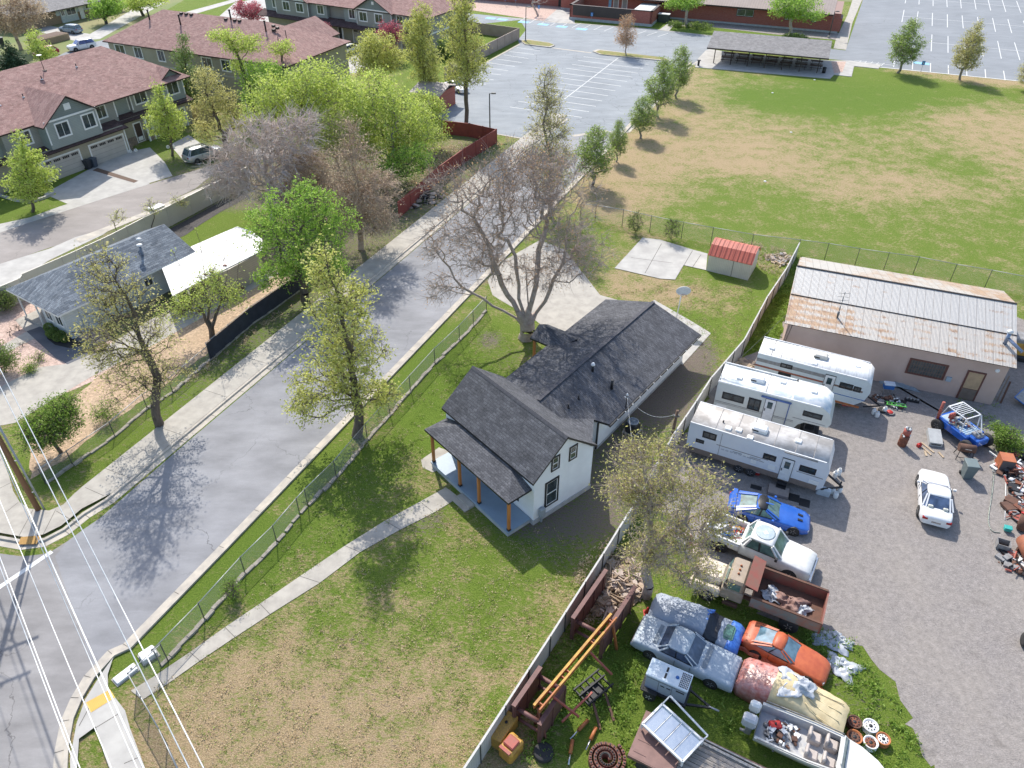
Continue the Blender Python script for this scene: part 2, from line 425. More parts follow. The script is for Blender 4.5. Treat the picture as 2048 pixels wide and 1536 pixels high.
JOINT = pm("joint", (.13, .12, .105), .95)
PAINT = pm("road_paint", (.72, .72, .70), .8, (.55, .55, .53), 3)
BLUEP = pm("blue_paint", (.12, .38, .62), .8, (.35, .55, .7), 3)
def flat(name, pts, mat, z=.004, extra=None):
    mb = MB(); mb.poly([(p[0], p[1], z) for p in pts])
    if extra: extra(mb)
    return struct(name, mb, mat, False)
def pg(*px): return [G2(a, b) for a, b in px]
def jag(pts, amp=.12, step=.6, seed=1):
    r = random.Random(seed); out = []
    for a, b in zip(pts, pts[1:] + pts[:1]):
        a, b = Vector(a), Vector(b); L = (b - a).length; k = max(1, int(L / step)); k = min(k, 160)
        for i in range(k):
            p = a.lerp(b, i / k)
            if i: p = p + Vector((r.uniform(-amp, amp), r.uniform(-amp, amp)))
            out.append((p.x, p.y))
    return out
def strip(mb, a, b, w, z, m=0):      # painted or sawn line between two plan points
    a, b = Vector(a[:2]), Vector(b[:2]); d = (b - a).normalized(); nn = Vector((-d.y, d.x)) * w / 2
    mb.poly([(a.x + nn.x, a.y + nn.y, z), (a.x - nn.x, a.y - nn.y, z), (b.x - nn.x, b.y - nn.y, z), (b.x + nn.x, b.y + nn.y, z)], m)

# --- main street
S0 = -12.5
flat("street", [RD(-9, .68), RD(120, .68), RD(120, 9.0), RD(6, 9.0), G(199, 1037), G(168, 1058), G(137, 1081), G(110, 1113)], A_STREET, .006)
# --- cross street
cross = pg((0, 1107), (44, 1113), (96, 1107), (137, 1081), (235, 1296), (187.5, 1352), (164, 1390), (145, 1425), (135, 1460), (129, 1510), (131, 1600), (140, 1900), (-900, 1900), (-900, 1140), (-300, 1095))
flat("cross_street", cross, A_CROSS, .004)
mb = MB(); strip(mb, G(-60, 1215), G(104, 1103), .3, .010)
struct("crosswalk_line", mb, PAINT, False)
# --- right kerb and gutter
def kerb_run(name, path, w=.18, h=.13, gut=.45, side=1):
    """path: plan points of the kerb face; kerb rises to the left of it when side=1"""
    mb = MB(); P = [Vector(p[:2]) for p in path]; N = []
    for i in range(len(P)):
        d = (P[min(i + 1, len(P) - 1)] - P[max(i - 1, 0)]).normalized(); N.append(Vector((-d.y, d.x)) * side)
    secs = []
    for p, q in zip(P, N):
        a, b, c = p - q * gut, p, p + q * w
        secs.append([(a.x, a.y, .014), (b.x - q.x * .03, b.y - q.y * .03, .02), (b.x, b.y, h), (c.x, c.y, h + .004), (c.x, c.y, -.02), (a.x, a.y, -.02)])
    mb.loft(secs, 0)
    L = 0
    for p, q, p2 in zip(P, N, P[1:]):
        k = max(1, int((p2 - p).length / 3))
        for i in range(k):
            c = p.lerp(p2, i / k); s0, s1 = c - q * gut, c
            strip(mb, (s0.x, s0.y), (s1.x, s1.y), .03, .026, 1)
    return struct(name, mb, [CURB, JOINT])
kerb_run("kerb", [G(-40 + 129, 1700), G(127, 1560), G(130, 1500), G(141, 1440), G(160, 1396), G(184, 1356), G(226, 1310), RD(-7.2, .3), RD(0, .25), RD(60, .25), RD(118, .25)], side=-1)
kerb_run("kerb", [G(-40, 1075), G(0, 1079), G(50, 1088), G(90, 1083), G(130, 1062), G(170, 1030), RD(0, 9.55), RD(40, 9.55), RD(81, 9.55)], side=1)
# --- left pavement
mb = MB(); z = .135
P = [RD(82, 9.75, z), RD(82, 11.95, z), RD(0.2, 11.9, z)] + [tuple(Vector(G(a, b))[:2]) + (z,) for a, b in ((150, 990), (128, 1012), (100, 1024), (60, 1020), (42, 1008), (28, 985), (20, 955), (-30, 830), (-90, 870), (-60, 990), (-60, 1062), (0, 1068), (50, 1077), (88, 1072), (124, 1054), (165, 1020))] + [RD(0.5, 9.75, z)]
mb.poly(P[::-1]); 
for u in np.arange(2, 80, 4.6): strip(mb, RD(u, 9.78), RD(u, 11.9), .03, z + .004, 1)
for a, b in (((114, 1025), (160, 1052)), ((113, 1022), (88, 1072)), ((68, 1022), (38, 1078)), ((0, 925), (22, 905)), ((0, 980), (30, 965)), ((10, 1030), (38, 1008)), ((172, 978), (210, 995))): strip(mb, G(*a), G(*b), .03, z + .004, 1)
mb.poly([(*G2(*p), z + .004) for p in ((46, 1076), (86, 1073), (70, 1091 - 16), (38, 1092))][::-1] if False else [(*G2(*p), z + .006) for p in ((44, 1077), (84, 1074), (75, 1091), (38, 1092))], 2)
struct("pavement", mb, [CONC, JOINT, pm("tactile_ochre", (.40, .23, .07), .9)], False)
# --- right corner pavement with yellow tactile pad
mb = MB(); z = .135
mb.poly([(*G2(a, b), z) for a, b in ((203, 1352), (228, 1318), (217, 1352), (218, 1378), (235, 1402), (252, 1424), (262, 1460), (291, 1536), (330, 1650), (280, 1700), (250, 1620), (210, 1510), (193, 1456), (160, 1480), (156, 1540), (160, 1600), (145, 1600), (142, 1520), (155, 1450), (172, 1402))])
for a, b in (((194, 1458), (240, 1430)), ((190, 1400), (160, 1455)), ((250, 1530), (278, 1518))): strip(mb, G(*a), G(*b), .035, z + .004, 1)
mb.poly([(*G2(*p), z + .006) for p in ((174, 1408), (222, 1382), (232, 1398), (184, 1428))], 2)
tp = [Vector(G(*p)) for p in ((174, 1408), (222, 1382), (232, 1398), (184, 1428))]
for i in range(1, 16):
    a = tp[0].lerp(tp[1], i / 16); b = tp[3].lerp(tp[2], i / 16); strip(mb, a, b, .03, z + .010, 3)
struct("corner_pavement", mb, [CONC2, JOINT, pm("tactile_yellow", (.78, .50, .12), .8), pm("tactile_groove", (.50, .31, .07), .8)], False)
# --- garden path of the white house
wk = [(285, 1400), (330, 1372), (400, 1322), (470, 1275), (540, 1229), (640, 1166), (720, 1105), (800, 1060), (868, 1026), (918, 995)]
wl = [(262, 1382), (310, 1352), (380, 1305), (450, 1255), (520, 1208), (600, 1153), (690, 1092), (770, 1042), (840, 1004), (892, 975)]
mb = MB(); mb.poly([(*G2(*p), .03) for p in wk + wl[::-1]])
for i in range(1, len(wk) - 1): strip(mb, G(*wk[i]), G(*wl[i]), .03, .034, 1)
struct("garden_path", mb, [CONC, JOINT], False)
flat("side_path", pg((842, 920), (878, 895), (905, 905), (895, 935), (865, 945), (845, 935)), CONC, .02)
# --- driveway behind the big tree, slab behind the house, slab by the shed
flat("driveway", pg((975, 560), (1010, 520), (1080, 480), (1130, 500), (1200, 590), (1235, 600), (1240, 640), (1180, 700), (1120, 680), (1070, 640), (1000, 600), (985, 590)), CONC, .012)
mb = MB(); z = .03
mb.poly([(*G2(*p), z) for p in ((1308, 600), (1378, 640), (1422, 667), (1365, 730), (1330, 720), (1280, 640))])
struct("back_slab", mb, CONC2, False)
mb = MB(); z = .05
mb.poly([(*G2(*p), z) for p in ((1229, 537), (1285, 476), (1320, 480), (1385, 500), (1415, 508), (1412, 541), (1367, 531), (1350, 560), (1320, 558))])
for a, b in (((1290, 547), (1323, 488)), ((1368, 531), (1385, 502)), ((1385, 535), (1402, 510)), ((1262, 516), (1345, 527))): strip(mb, G(*a), G(*b), .05, z + .004, 1)
struct("shed_slab", mb, [CONC2, JOINT], False)
# --- gravel yard
def gravel(name, c, c2, c3, sc=9, ct=(.6, 1.5)):
    m, n, l, b = newmat(name); v = coords(n, l)
    vo = n.new("ShaderNodeTexVoronoi"); vo.inputs['Scale'].default_value = sc; l.new(v, vo.inputs['Vector'])
    r1 = ramp(n, [(0, tuple(k * ct[0] for k in c)), (.5, c), (1, tuple(min(1, k * ct[1]) for k in c))]); l.new(vo.outputs['Color'], r1.inputs[0])
    n1 = noise(n, l, .25, 7, v, .7); r2 = ramp(n, [(.35, (0, 0, 0)), (.62, (1, 1, 1))]); l.new(n1.outputs[0], r2.inputs[0])
    o = mixc(n, l, math_(n, l, 'MULTIPLY', r2.outputs[0], .6), r1.outputs[0], c2)
    n2 = noise(n, l, .6, 4, v, .6); r3 = ramp(n, [(.62, (0, 0, 0)), (.72, (1, 1, 1))]); l.new(n2.outputs[0], r3.inputs[0])
    o = mixc(n, l, math_(n, l, 'MULTIPLY', r3.outputs[0], .4), o, c3)
    n3 = noise(n, l, 3.0, 6, v, .8); r5 = ramp(n, [(.3, (.72,) * 3), (.7, (1.2,) * 3)]); l.new(n3.outputs[0], r5.inputs[0])
    o = mixc(n, l, 1.0, o, r5.outputs[0], 'MULTIPLY')
    l.new(o, b.inputs['Base Color']); b.inputs['Roughness'].default_value = .95; b.inputs['Specular IOR Level'].default_value = .2
    bp = n.new("ShaderNodeBump"); bp.inputs['Strength'].default_value = .5; bp.inputs['Distance'].default_value = .03
    l.new(vo.outputs['Distance'], bp.inputs['Height']); l.new(bp.outputs[0], b.inputs['Normal'])
    return m
GRAV = gravel("yard_gravel", (.25, .228, .215), (.30, .27, .24), (.155, .138, .125), 17, (.78, 1.25))
yard = pg((1340, 905), (1385, 838), (1415, 790), (1470, 720), (1500, 690), (1560, 600), (1640, 560), (2048, 640), (2400, 700), (2500, 1000), (2600, 1700), (1910, 1700), (1870, 1560), (1835, 1480), (1800, 1400), (1760, 1340), (1710, 1290), (1650, 1262), (1560, 1245), (1480, 1200), (1380, 1120), (1330, 1060))
flat("gravel_yard", jag(yard, .45, .45, 3), GRAV, .010)
flat("grass_strip", jag(pg((1481, 718), (1520, 640), (1566, 570), (1592, 515), (1640, 525), (1600, 570), (1570, 640), (1555, 690), (1520, 700)), .15, .5, 5), LAWN, .016)
bpy.data.objects["grass_strip"].data.color_attributes.new("care", 'FLOAT_COLOR', 'POINT').data.foreach_set("color", [0, .15, .3, 1] * len(bpy.data.objects["grass_strip"].data.vertices))
# --- left property: drive, rock beds, mulch
PINK = gravel("pink_rock", (.50, .36, .30), (.55, .42, .35), (.40, .27, .23), 9)
MULCH = gravel("straw_mulch", (.42, .30, .20), (.50, .38, .26), (.30, .21, .14), 8)
flat("mulch_bed", jag(pg((60, 870), (200, 750), (330, 670), (480, 590), (560, 545), (600, 560), (560, 600), (450, 680), (330, 770), (200, 860), (130, 920), (60, 960)), .1, .6, 2), MULCH, .008)
flat("rock_bed", pg((-200, 760), (0, 600), (60, 590), (200, 640), (260, 730), (100, 800), (-100, 900)), PINK, .006)
flat("private_drive", pg((-60, 862), (-60, 806), (0, 775), (75, 735), (134, 728), (200, 700), (300, 640), (420, 580), (520, 540), (560, 545), (470, 600), (360, 660), (280, 705), (180, 755), (130, 785), (30, 846)), CONC, .014)
flat("front_walk", pg((-30, 712), (55, 662), (85, 655), (105, 660), (60, 682), (-30, 725)), CONC, .016)
flat("porch_walk", pg((30, 640), (72, 622), (105, 655), (88, 668), (50, 662)), CONC, .018)
flat("dark_pad", pg((53, 663), (95, 648), (190, 690), (190, 705), (135, 729), (110, 715)), A_DARK, .020)
bed = [G(*p) for p in ((88, 655), (120, 650), (150, 680), (170, 690), (140, 697), (110, 690), (95, 678))]
flat("shrub_bed", [(p.x, p.y) for p in bed], pm("black_mulch", (.03, .028, .025), .95), .026)
# --- townhouse lane and drives
flat("lane", pg((-300, 620), (-100, 500), (0, 466), (60, 440), (200, 398), (300, 368), (460, 320), (560, 280), (600, 300), (430, 345), (390, 378), (200, 468), (100, 495), (0, 530), (-100, 565), (-300, 700)), A_LANE, .010)
flat("lane_walk", pg((-100, 500), (-100, 485), (0, 448), (60, 435), (120, 413), (290, 360), (300, 368), (200, 400), (60, 445), (0, 466)), CONC2, .02)
flat("house_drive", jag(pg((88, 388), (172, 342), (200, 325), (262, 303), (300, 295), (330, 325), (345, 352), (300, 366), (180, 402), (140, 410)), .01, 5), CONC2, .016)
flat("house_drive", pg((340, 290), (378, 270), (420, 300), (400, 330), (370, 325)), CONC2, .016)
flat("drive_planter", pg((185, 341), (195, 336), (277, 362), (268, 366)), pm("planter_soil", (.14, .09, .065), .9), .024)
flat("visitor_bay", pg((-100, 600), (0, 528), (100, 497), (150, 475), (235, 450), (205, 470), (100, 520), (0, 582), (-100, 660)), CONC2, .014)
flat("lane_verge_kerb", pg((150, 478), (300, 420), (430, 363), (440, 367), (300, 428), (160, 486)), CURB, .022)
flat("upper_street", pg((-100, 240), (0, 170), (60, 140), (130, 105), (185, 85), (215, 78), (300, 120), (200, 175), (0, 260)), A_LOT2, .008)
flat("upper_pavement", pg((45, 55), (110, 72), (150, 82), (200, 78), (330, 5), (290, 5), (180, 68), (160, 65), (60, 42)), CONC2, .012)
flat("driveway", pg((430, 40), (470, 5), (560, -10), (560, 60), (470, 60)), CONC2, .012)
flat("driveway", pg((655, 115), (690, 95), (730, 100), (740, 140), (690, 150), (650, 150)), CONC2, .014)
flat("upper_path", pg((350, 30), (480, -5), (500, -5), (370, 34)), CONC2, .014)
# --- car parks
lot = pg((1039, 85), (1100, 92), (1140, 92), (1180, 104), (1310, 120), (1345, 130)) 
flat("parking_lot", pg((890, 246), (850, 215), (875, 175), (962, 129), (1039, 89), (1036, 80), (1052, 60), (1040, 40), (940, 50), (880, 30), (880, 20), (940, 27), (1000, 33), (1140, 46), (1300, 57), (1440, 73), (1435, 90), (1400, 125), (1370, 140), (1313, 205), (1257, 264), (1216, 265), (1145, 274), (1042, 276), (992, 267), (940, 248)), A_LOT, .012)
LA = R(-24.9)
mb = MB(); z = .020
def A_(x, y): return (940 + x / 4.096, y / 4.096)
for a, b in (((385, 390), (575, 418)), ((325, 422), (530, 449)), ((275, 450), (478, 480)), ((210, 483), (423, 513)), ((150, 515), (368, 545)), ((95, 550), (312, 580)), ((35, 590), (252, 614)), ((-20, 632), (195, 655)), ((-85, 672), (130, 692)),
             ((930, 465), (1460, 530)), ((883, 495), (1417, 563)), ((837, 528), (1375, 600)), ((785, 560), (1330, 632)), ((735, 597), (1285, 668)), ((700, 632), (1238, 707)), ((645, 668), (1190, 745)), ((580, 705), (1130, 785)), ((520, 748), (1083, 828)), ((458, 790), (1030, 872)), ((395, 830), (973, 916)), ((328, 877), (915, 962)), ((1210, 478), (770, 815))):
    strip(mb, G(*A_(*a)), G(*A_(*b)), .13, z)
for i in range(14):
    a = (395 + i * 88, 183 + i * 9); strip(mb, G(*A_(a[0], a[1])), G(*A_(a[0] + 70 + i * 1.0, a[1] - 46 + i * 1.5)), .12, z)
for x, y in ((440, 181), (600, 201), (752, 219), (915, 239), (170, 150), (265, 160)):
    c = G(*A_(x, y)); mb.obox((c.x, c.y, z), LA, 2.2, 1.6, .002, 1)
struct("parking_lines", mb, [PAINT, BLUEP], False)
mb = MB()
strip(mb, G(1145, 272), G(1216, 262), .7, .018)
for a, b in zip([(890, 246), (940, 248), (992, 268), (1042, 277)], [(940, 248), (992, 268), (1042, 277), (1060, 284)]): strip(mb, G(*a), G(*b), .3, .03)
for a, b in zip([(1216, 264), (1257, 265), (1313, 206), (1370, 141)], [(1257, 265), (1313, 206), (1370, 141), (1420, 105)]): strip(mb, G(*a), G(*b), .35, .03)
for a, b in zip([(1000, 35), (1140, 46), (1300, 58), (1440, 74)], [(1140, 46), (1300, 58), (1440, 74), (1500, 90)]): strip(mb, G(*a), G(*b), .35, .03)
strip(mb, G(1040, 88), G(962, 131), .4, .03); strip(mb, G(1105, 96), G(1183, 106), .5, .024)
struct("lot_kerb", mb, CURB, False)
for pts in (((1040, 82), (1055, 80), (1100, 87), (1110, 92), (1100, 96), (1050, 90)), ((1185, 104), (1195, 100), (1250, 107), (1330, 117), (1345, 124), (1320, 122), (1200, 110))):
    c = [G2(*p) for p in pts]; mb = MB(); mb.prism(c, 0, .15); o = struct("traffic_island", mb, CURB)
    cx, cy = sum(p[0] for p in c) / len(c), sum(p[1] for p in c) / len(c)
    fl = flat("island_grass", [(cx + (p[0] - cx) * .93, cy + (p[1] - cy) * .82) for p in c], pm("island_turf", (.16, .19, .04), .95, (.27, .22, .09), 1.5), .156)
flat("wide_parking_lot", pg((1691, 101), (1725.7, 0), (1760, -100), (2300, -60), (2600, 200), (2048, 163), (1760, 134), (1702, 122), (1560, 110), (1500, 92), (1640, 95)), A_LOT2, .012)
mb = MB(); z = .020
def B_(x, y): return (1380 + x / 3.066, y / 3.066)
def C_(x, y): return (1700 + x / 3.649, y / 3.649)
for a, b in (((390, 120), (1400, 205)), ((560, 308), (1300, 378)), ((570, 0), (1400, 62)), ((395, 72), (378, 162)), ((497, 84), (485, 165)), ((602, 95), (599, 190)), ((710, 105), (711, 200)), ((818, 113), (826, 207)), ((930, 125), (945, 215)), ((1040, 132), (1062, 233)), ((1152, 141), (1180, 242)), ((1265, 152), (1300, 252)),
             ((598, 252), (592, 375)), ((715, 264), (715, 385)), ((835, 275), (845, 400)), ((955, 290), (972, 414)), ((1077, 300), (1104, 428)), ((1200, 310), (1240, 440)), ((407, 0), (402, 25)), ((505, 0), (503, 33)), ((606, 0), (606, 45)), ((706, 0), (709, 52)), ((806, 0), (812, 61)), ((908, 0), (920, 69)), ((1008, 0), (1027, 78)), ((1110, 0), (1137, 87)), ((1215, 8), (1248, 95)),
             ((325, 438), (318, 490)), ((458, 450), (455, 507)), ((588, 462), (586, 524)), ((717, 477), (718, 540)), ((850, 490), (853, 555)), ((985, 505), (991, 571)), ((1120, 517), (1132, 586)), ((1262, 530), (1280, 600)), ((30, 440), (320, 478)), ((80, 443), (60, 462)), ((120, 448), (95, 466)), ((165, 452), (140, 470)), ((210, 458), (180, 475)), ((250, 462), (225, 480))):
    strip(mb, G(*C_(*a)), G(*C_(*b)), .13, z)
c = G(*C_(520, 462)); mb.obox((c.x, c.y, z), LA, 2.6, 1.6, .002, 1)
strip(mb, G(1758, 134.5), G(2060, 164.5), .3, .03); 
struct("wide_lot_lines", mb, [PAINT, BLUEP], False)
# pavement by the big lot and shelter slabs
flat("lot_walk", pg((1667, 97), (1672, 78), (1695, 30), (1705, 0), (1712, -30), (1733, -30), (1724, 0), (1705, 45), (1692, 100)), CONC, .03)
mb = MB(); sh = [G2(*p) for p in ((1390, 135), (1396, 118), (1412, 101), (1420, 99), (1480, 108), (1660, 122), (1700, 122), (1762, 130), (1757, 138), (1708, 133), (1703, 154), (1668, 150), (1660, 158))]
mb.prism(sh, 0, .08); struct("shelter_slab", mb, CONC2)
flat("shelter_gravel", pg((1662, 124), (1692, 124), (1685, 145), (1668, 148)), PINK, .084)
flat("church_planting", pg((940, 20), (1060, 38), (1090, 43), (1140, 20), (1170, 10), (1000, -5), (940, 0)), PINK, .016)
flat("church_planting", pg((1330, 52), (1345, 40), (1440, 42), (1560, 55), (1680, 66), (1675, 80), (1560, 70), (1430, 55), (1360, 52)), gravel("grey_rock", (.30, .27, .25), (.33, .30, .28), (.2, .18, .17), 4), .016)
flat("church_walk", pg((1085, 44), (1115, 18), (1145, 18), (1150, 48)), CONC2, .02)
flat("church_walk", pg((1318, 60), (1340, 44), (1352, 46), (1338, 62)), CONC2, .02)

flat("bark_strip", pg((330, 462), (345, 455), (430, 410), (480, 385), (500, 392), (440, 425), (400, 450), (372, 470), (350, 480)), pm("dark_bark_mulch", (.05, .045, .042), .95, (.10, .09, .085), 6, bump=.4), .018)
# ============================================================ BUILDINGS
class Wall:                                # a wall plane in a thing's own frame: o start, d along, n outwards
    def __init__(s, o, d, n): s.o, s.d, s.n = Vector(o), Vector(d), Vector(n)
    def p(s, a, z, o=0.0): q = s.o + s.d * a + s.n * o; return (q.x, q.y, z)
def wbox(mb, W, a0, a1, z0, z1, o0, o1, m=0):
    vs = [W.p(a, z, o) for o in (o0, o1) for a, z in ((a0, z0), (a1, z0), (a1, z1), (a0, z1))]
    return mb.add(vs, [(3, 2, 1, 0), (4, 5, 6, 7), (0, 1, 5, 4), (1, 2, 6, 5), (2, 3, 7, 6), (3, 0, 4, 7)], m)
GLASS = glassm("window_glass")
def window(par, W, a0, a1, z0, z1, trim, sash, t=.1, split='v', td=.05, glass=None, name='window', label=None):
    mb = MB()
    wbox(mb, W, a0, a1, z0, z0 + t, 0, td); wbox(mb, W, a0, a1, z1 - t, z1, 0, td)
    wbox(mb, W, a0, a0 + t, z0 + t, z1 - t, 0, td); wbox(mb, W, a1 - t, a1, z0 + t, z1 - t, 0, td)
    s = .045; A0, A1, Z0, Z1 = a0 + t, a1 - t, z0 + t, z1 - t
    for q in ((A0, A1, Z0, Z0 + s), (A0, A1, Z1 - s, Z1), (A0, A0 + s, Z0 + s, Z1 - s), (A1 - s, A1, Z0 + s, Z1 - s)): wbox(mb, W, *q, 0, .03, 1)
    if split == 'v': k = (A0 + A1) / 2; wbox(mb, W, k - s * .6, k + s * .6, Z0 + s, Z1 - s, 0, .034, 1)
    if split == 'h': k = (Z0 + Z1) / 2; wbox(mb, W, A0 + s, A1 - s, k - s * .6, k + s * .6, 0, .034, 1)
    f = obj(name, mb, [trim, sash], par)
    if label: f['label'] = label
    g = MB(); wbox(g, W, A0 + s, A1 - s, Z0 + s, Z1 - s, -.01, .012); obj('pane', g, glass or GLASS, f)
    return f
WHITE = pm("white_paint", (.80, .80, .78), .55, (.72, .72, .70), 2)
BLACK = pm("black_trim", (.012, .012, .014), .5, (.02, .02, .022), 3)
STUCCO = pm("white_stucco", (.80, .82, .83), .8, (.74, .76, .77), 1.2, bump=.15, bsc=40)
FOUND = pm("grey_foundation", (.46, .47, .47), .9, (.36, .37, .37), 2, bump=.2)
SH_BLACK = shingle("charcoal_shingles", (.075, .077, .086), (.125, .127, .138), var=.72)
SH_RED = shingle("brown_red_shingles", (.27, .155, .135), (.37, .235, .205), .4, .2, R(0), .7, .8)
SH_DARKBR = shingle("dark_brown_shingles", (.085, .05, .048), (.13, .085, .08), .35, .16, 0, .6, .7)
SH_BLUE = shingle("blue_grey_shingles", (.11, .13, .155), (.22, .245, .27), .55, .2, R(90), .35, .75)
SH_GREY = shingle("warm_grey_shingles", (.20, .19, .185), (.27, .26, .25), .4, .18, 0, .75, .8)
CEDAR = pm("cedar_post", (.50, .20, .055), .6, (.38, .14, .04), 4, stretch=(1, 1, .15))
WHITEMET = pm("white_metal", (.75, .76, .76), .4)
def plane_z(p0, p1, z0, z1):       # z as a function along a coordinate
    return lambda c: z0 + (z1 - z0) * (c - p0) / (p1 - p0)

# ------------------------------------------------------------ white house
HO = G(840 + 965 / 4.2675, 720 + 1405 / 4.2675); HA = R(-49.8); WA = R(-36.9)
house = thing('farmhouse', 'white stucco farmhouse with charcoal shingle roofs, black trimmed windows and cedar porch posts', 'house', (HO.x, HO.y, 0), HA)
dW = WA - HA; cw, sw = math.cos(dW), math.sin(dW)
def w2(u, v, z=0): return (u * cw - v * sw, u * sw + v * cw, z)      # wing frame -> house frame
L_, D_, EZ, RZ = 8.75, 4.82, 3.68, 5.82
mb = MB()
mb.box(-L_, 0, 0, D_, .36, 3.6, 0)
for u in (-L_, 0):
    pts = [(u, 0, 3.6), (u, D_, 3.6), (u, 2.42, 5.66)]
    mb.poly(pts)
mb.box(-L_ - .03, .05, -.05, D_ + .05, 0, .36, 1)
# wing walls
def wbx(mb, u0, u1, v0, v1, z0, z1, m=0):
    q = [w2(u, v) for u, v in ((u0, v0), (u1, v0), (u1, v1), (u0, v1))]
    mb.add([(a, b, z) for z in (z0, z1) for a, b, _ in q], [(3, 2, 1, 0), (4, 5, 6, 7), (0, 1, 5, 4), (1, 2, 6, 5), (2, 3, 7, 6), (3, 0, 4, 7)], m)
wbx(mb, -7.8, -.55, 8.05, 20.8, .2, 2.42)
wbx(mb, -7.83, -.52, 8.0, 20.83, 0, .2, 1)
for v in (8.05, 20.8):
    mb.poly([w2(-7.8, v, 2.4), w2(-.55, v, 2.4), w2(-.55, v, 2.55), w2(-4.15, v, 3.6), w2(-7.8, v, 2.55)])
wbx(mb, -6.5, -1.0, 5.0, 8.05, .1, 2.45)
obj('wall', mb, [STUCCO, FOUND], house)
# front block roof
def roof_sheet(par, sheets, mat, edge, th=.16, name='roof'):
    mb = MB()
    for s in sheets: mb.slab(s, th, 0, 1)
    return obj(name, mb, [mat, edge], par)
u0, u1 = -L_ - .17, .12
main_roof = roof_sheet(house, [[(u0, -.2, EZ), (u1, -.2, EZ), (u1, 2.42, RZ), (u0, 2.42, RZ)], [(u1, 5.05, EZ), (u0, 5.05, EZ), (u0, 2.42, RZ), (u1, 2.42, RZ)]], SH_BLACK, BLACK)
mb = MB(); mb.add([(u0, 2.27, RZ - .10), (u1, 2.27, RZ - .10), (u1, 2.42, RZ + .04), (u0, 2.42, RZ + .04), (u1, 2.57, RZ - .10), (u0, 2.57, RZ - .10)], [(0, 1, 2, 3), (3, 2, 4, 5), (1, 4, 2), (0, 3, 5)], 0); obj('ridge_cap', mb, SH_GREY if False else pm("ridge_shingles", (.09, .09, .10), .9, (.06, .06, .07), 8), main_roof)
# porch roof
pz0, pz1 = 2.9, 3.52; a0, a1 = -8.65, -.2
roof_sheet(house, [[(a0, -1.8, pz0), (a1, -1.8, pz0), (a1 - 1.8, 0, pz1), (a0 + 1.8, 0, pz1)], [(a1, -1.8, pz0), (a1, 0, pz0), (a1 - 1.8, 0, pz1)], [(a0, 0, pz0), (a0, -1.8, pz0), (a0 + 1.8, 0, pz1)]], SH_BLACK, BLACK, .15, 'porch_roof')
DECK = pm("blue_grey_deck_paint", (.27, .36, .45), .5, (.23, .31, .40), 1)
mb = MB(); mb.box(-8.15, -.2, -1.84, -.05, .3, .42, 0); mb.box(-8.1, -.25, -1.8, -.05, 0, .3, 1)
obj('porch_deck', mb, [DECK, FOUND], house)
mb = MB(); mb.box(-6.6, -8.14, -1.78, -.08, .424, .430, 0); 
mb = MB(); mb.box(-4.75, -3.45, -2.25, -1.84, 0, .2); mb.box(-4.75, -3.45, -2.6, -2.25, 0, .08); obj('step', mb, CONC, house)
for u in (-8.02, -5.14, -3.18, -.32):
    mb = MB(); mb.box(u - .08, u + .08, -1.74, -1.58, .55, 2.84, 0); mb.box(u - .1, u + .1, -1.76, -1.56, .42, .56, 1); obj('porch_post', mb, [CEDAR, BLACK], house)
WF = Wall((-L_, 0), (1, 0), (0, -1)); WG = Wall((0, 0), (0, 1), (1, 0))
window(house, WG, .86, 1.98, .86, 2.96, BLACK, WHITE, .12, 'h')
window(house, WG, 1.28, 1.95, 3.62, 4.72, BLACK, WHITE, .10, 'h')
window(house, WG, 2.71, 3.38, 3.62, 4.74, BLACK, WHITE, .10, 'h')
window(house, WF, 1.2, 2.4, .95, 2.6, BLACK, WHITE, .1, 'h'); window(house, WF, 6.2, 7.4, .95, 2.6, BLACK, WHITE, .1, 'h')
mb = MB(); wbox(mb, WF, 3.9, 4.9, .42, 2.55, 0, .05, 0); wbox(mb, WF, 4.05, 4.75, 1.4, 2.35, .05, .07, 1); obj('door', mb, [BLACK, GLASS], house)
WE = Wall(w2(-.55, 8.05)[:2], (-cw, -sw), (sw, -cw))
window(house, WE, .95, 1.45, 1.75, 2.45, BLACK, WHITE, .08, 'v')
mb = MB(); q = w2(-.53, 8.0); mb.box(q[0] - .05, q[0] + .05, q[1] - .05, q[1] + .05, .1, 2.4); objs('downspout', mb, BLACK, house)
# meter box by the front corner
mb = MB(); mb.bbox(.05, .3, .35, .75, .55, 1.2, .04); mb.box(.06, .18, .5, .6, .0, .55); obj('meter_box', mb, pm("meter_grey", (.33, .36, .38), .5), house)
# wing roof
ez, rz, ru = 2.40, 3.72, -4.15
sh = [[w2(.12, 8.36, ez), w2(.12, 21.85, ez), w2(ru, 21.85, rz), w2(ru, 5.7, rz), w2(-1.9, 5.4, ez + (2.02 / 4.27) * (rz - ez)), w2(-.8, 7.85, ez + (.92 / 4.27) * (rz - ez))],
      [w2(-8.42, 5.2, ez), w2(ru, 5.7, rz), w2(ru, 21.85, rz), w2(-8.42, 21.85, ez)]]
wing_roof = roof_sheet(house, sh, SH_BLACK, BLACK, .16, 'wing_roof')
mb = MB(); a, b = w2(ru, 6.2, rz + .03), w2(ru, 21.87, rz + .03); mb.beam(a, b, .26, .06); obj('ridge_cap', mb, _mc["ridge_shingles"], wing_roof)
mb = MB(); mb.beam(w2(.17, 8.3, ez - .1), w2(.17, 21.9, ez - .1), .12, .14)
g_ = obj('gutter', mb, BLACK, house)
mb = MB()
for k in range(13): p = w2(.24, 9.2 + k, ez - .06); mb.box(p[0] - .05, p[0] + .05, p[1] - .03, p[1] + .03, p[2] - .03, p[2] + .03)
objs('gutter_clip', mb, WHITE, g_)
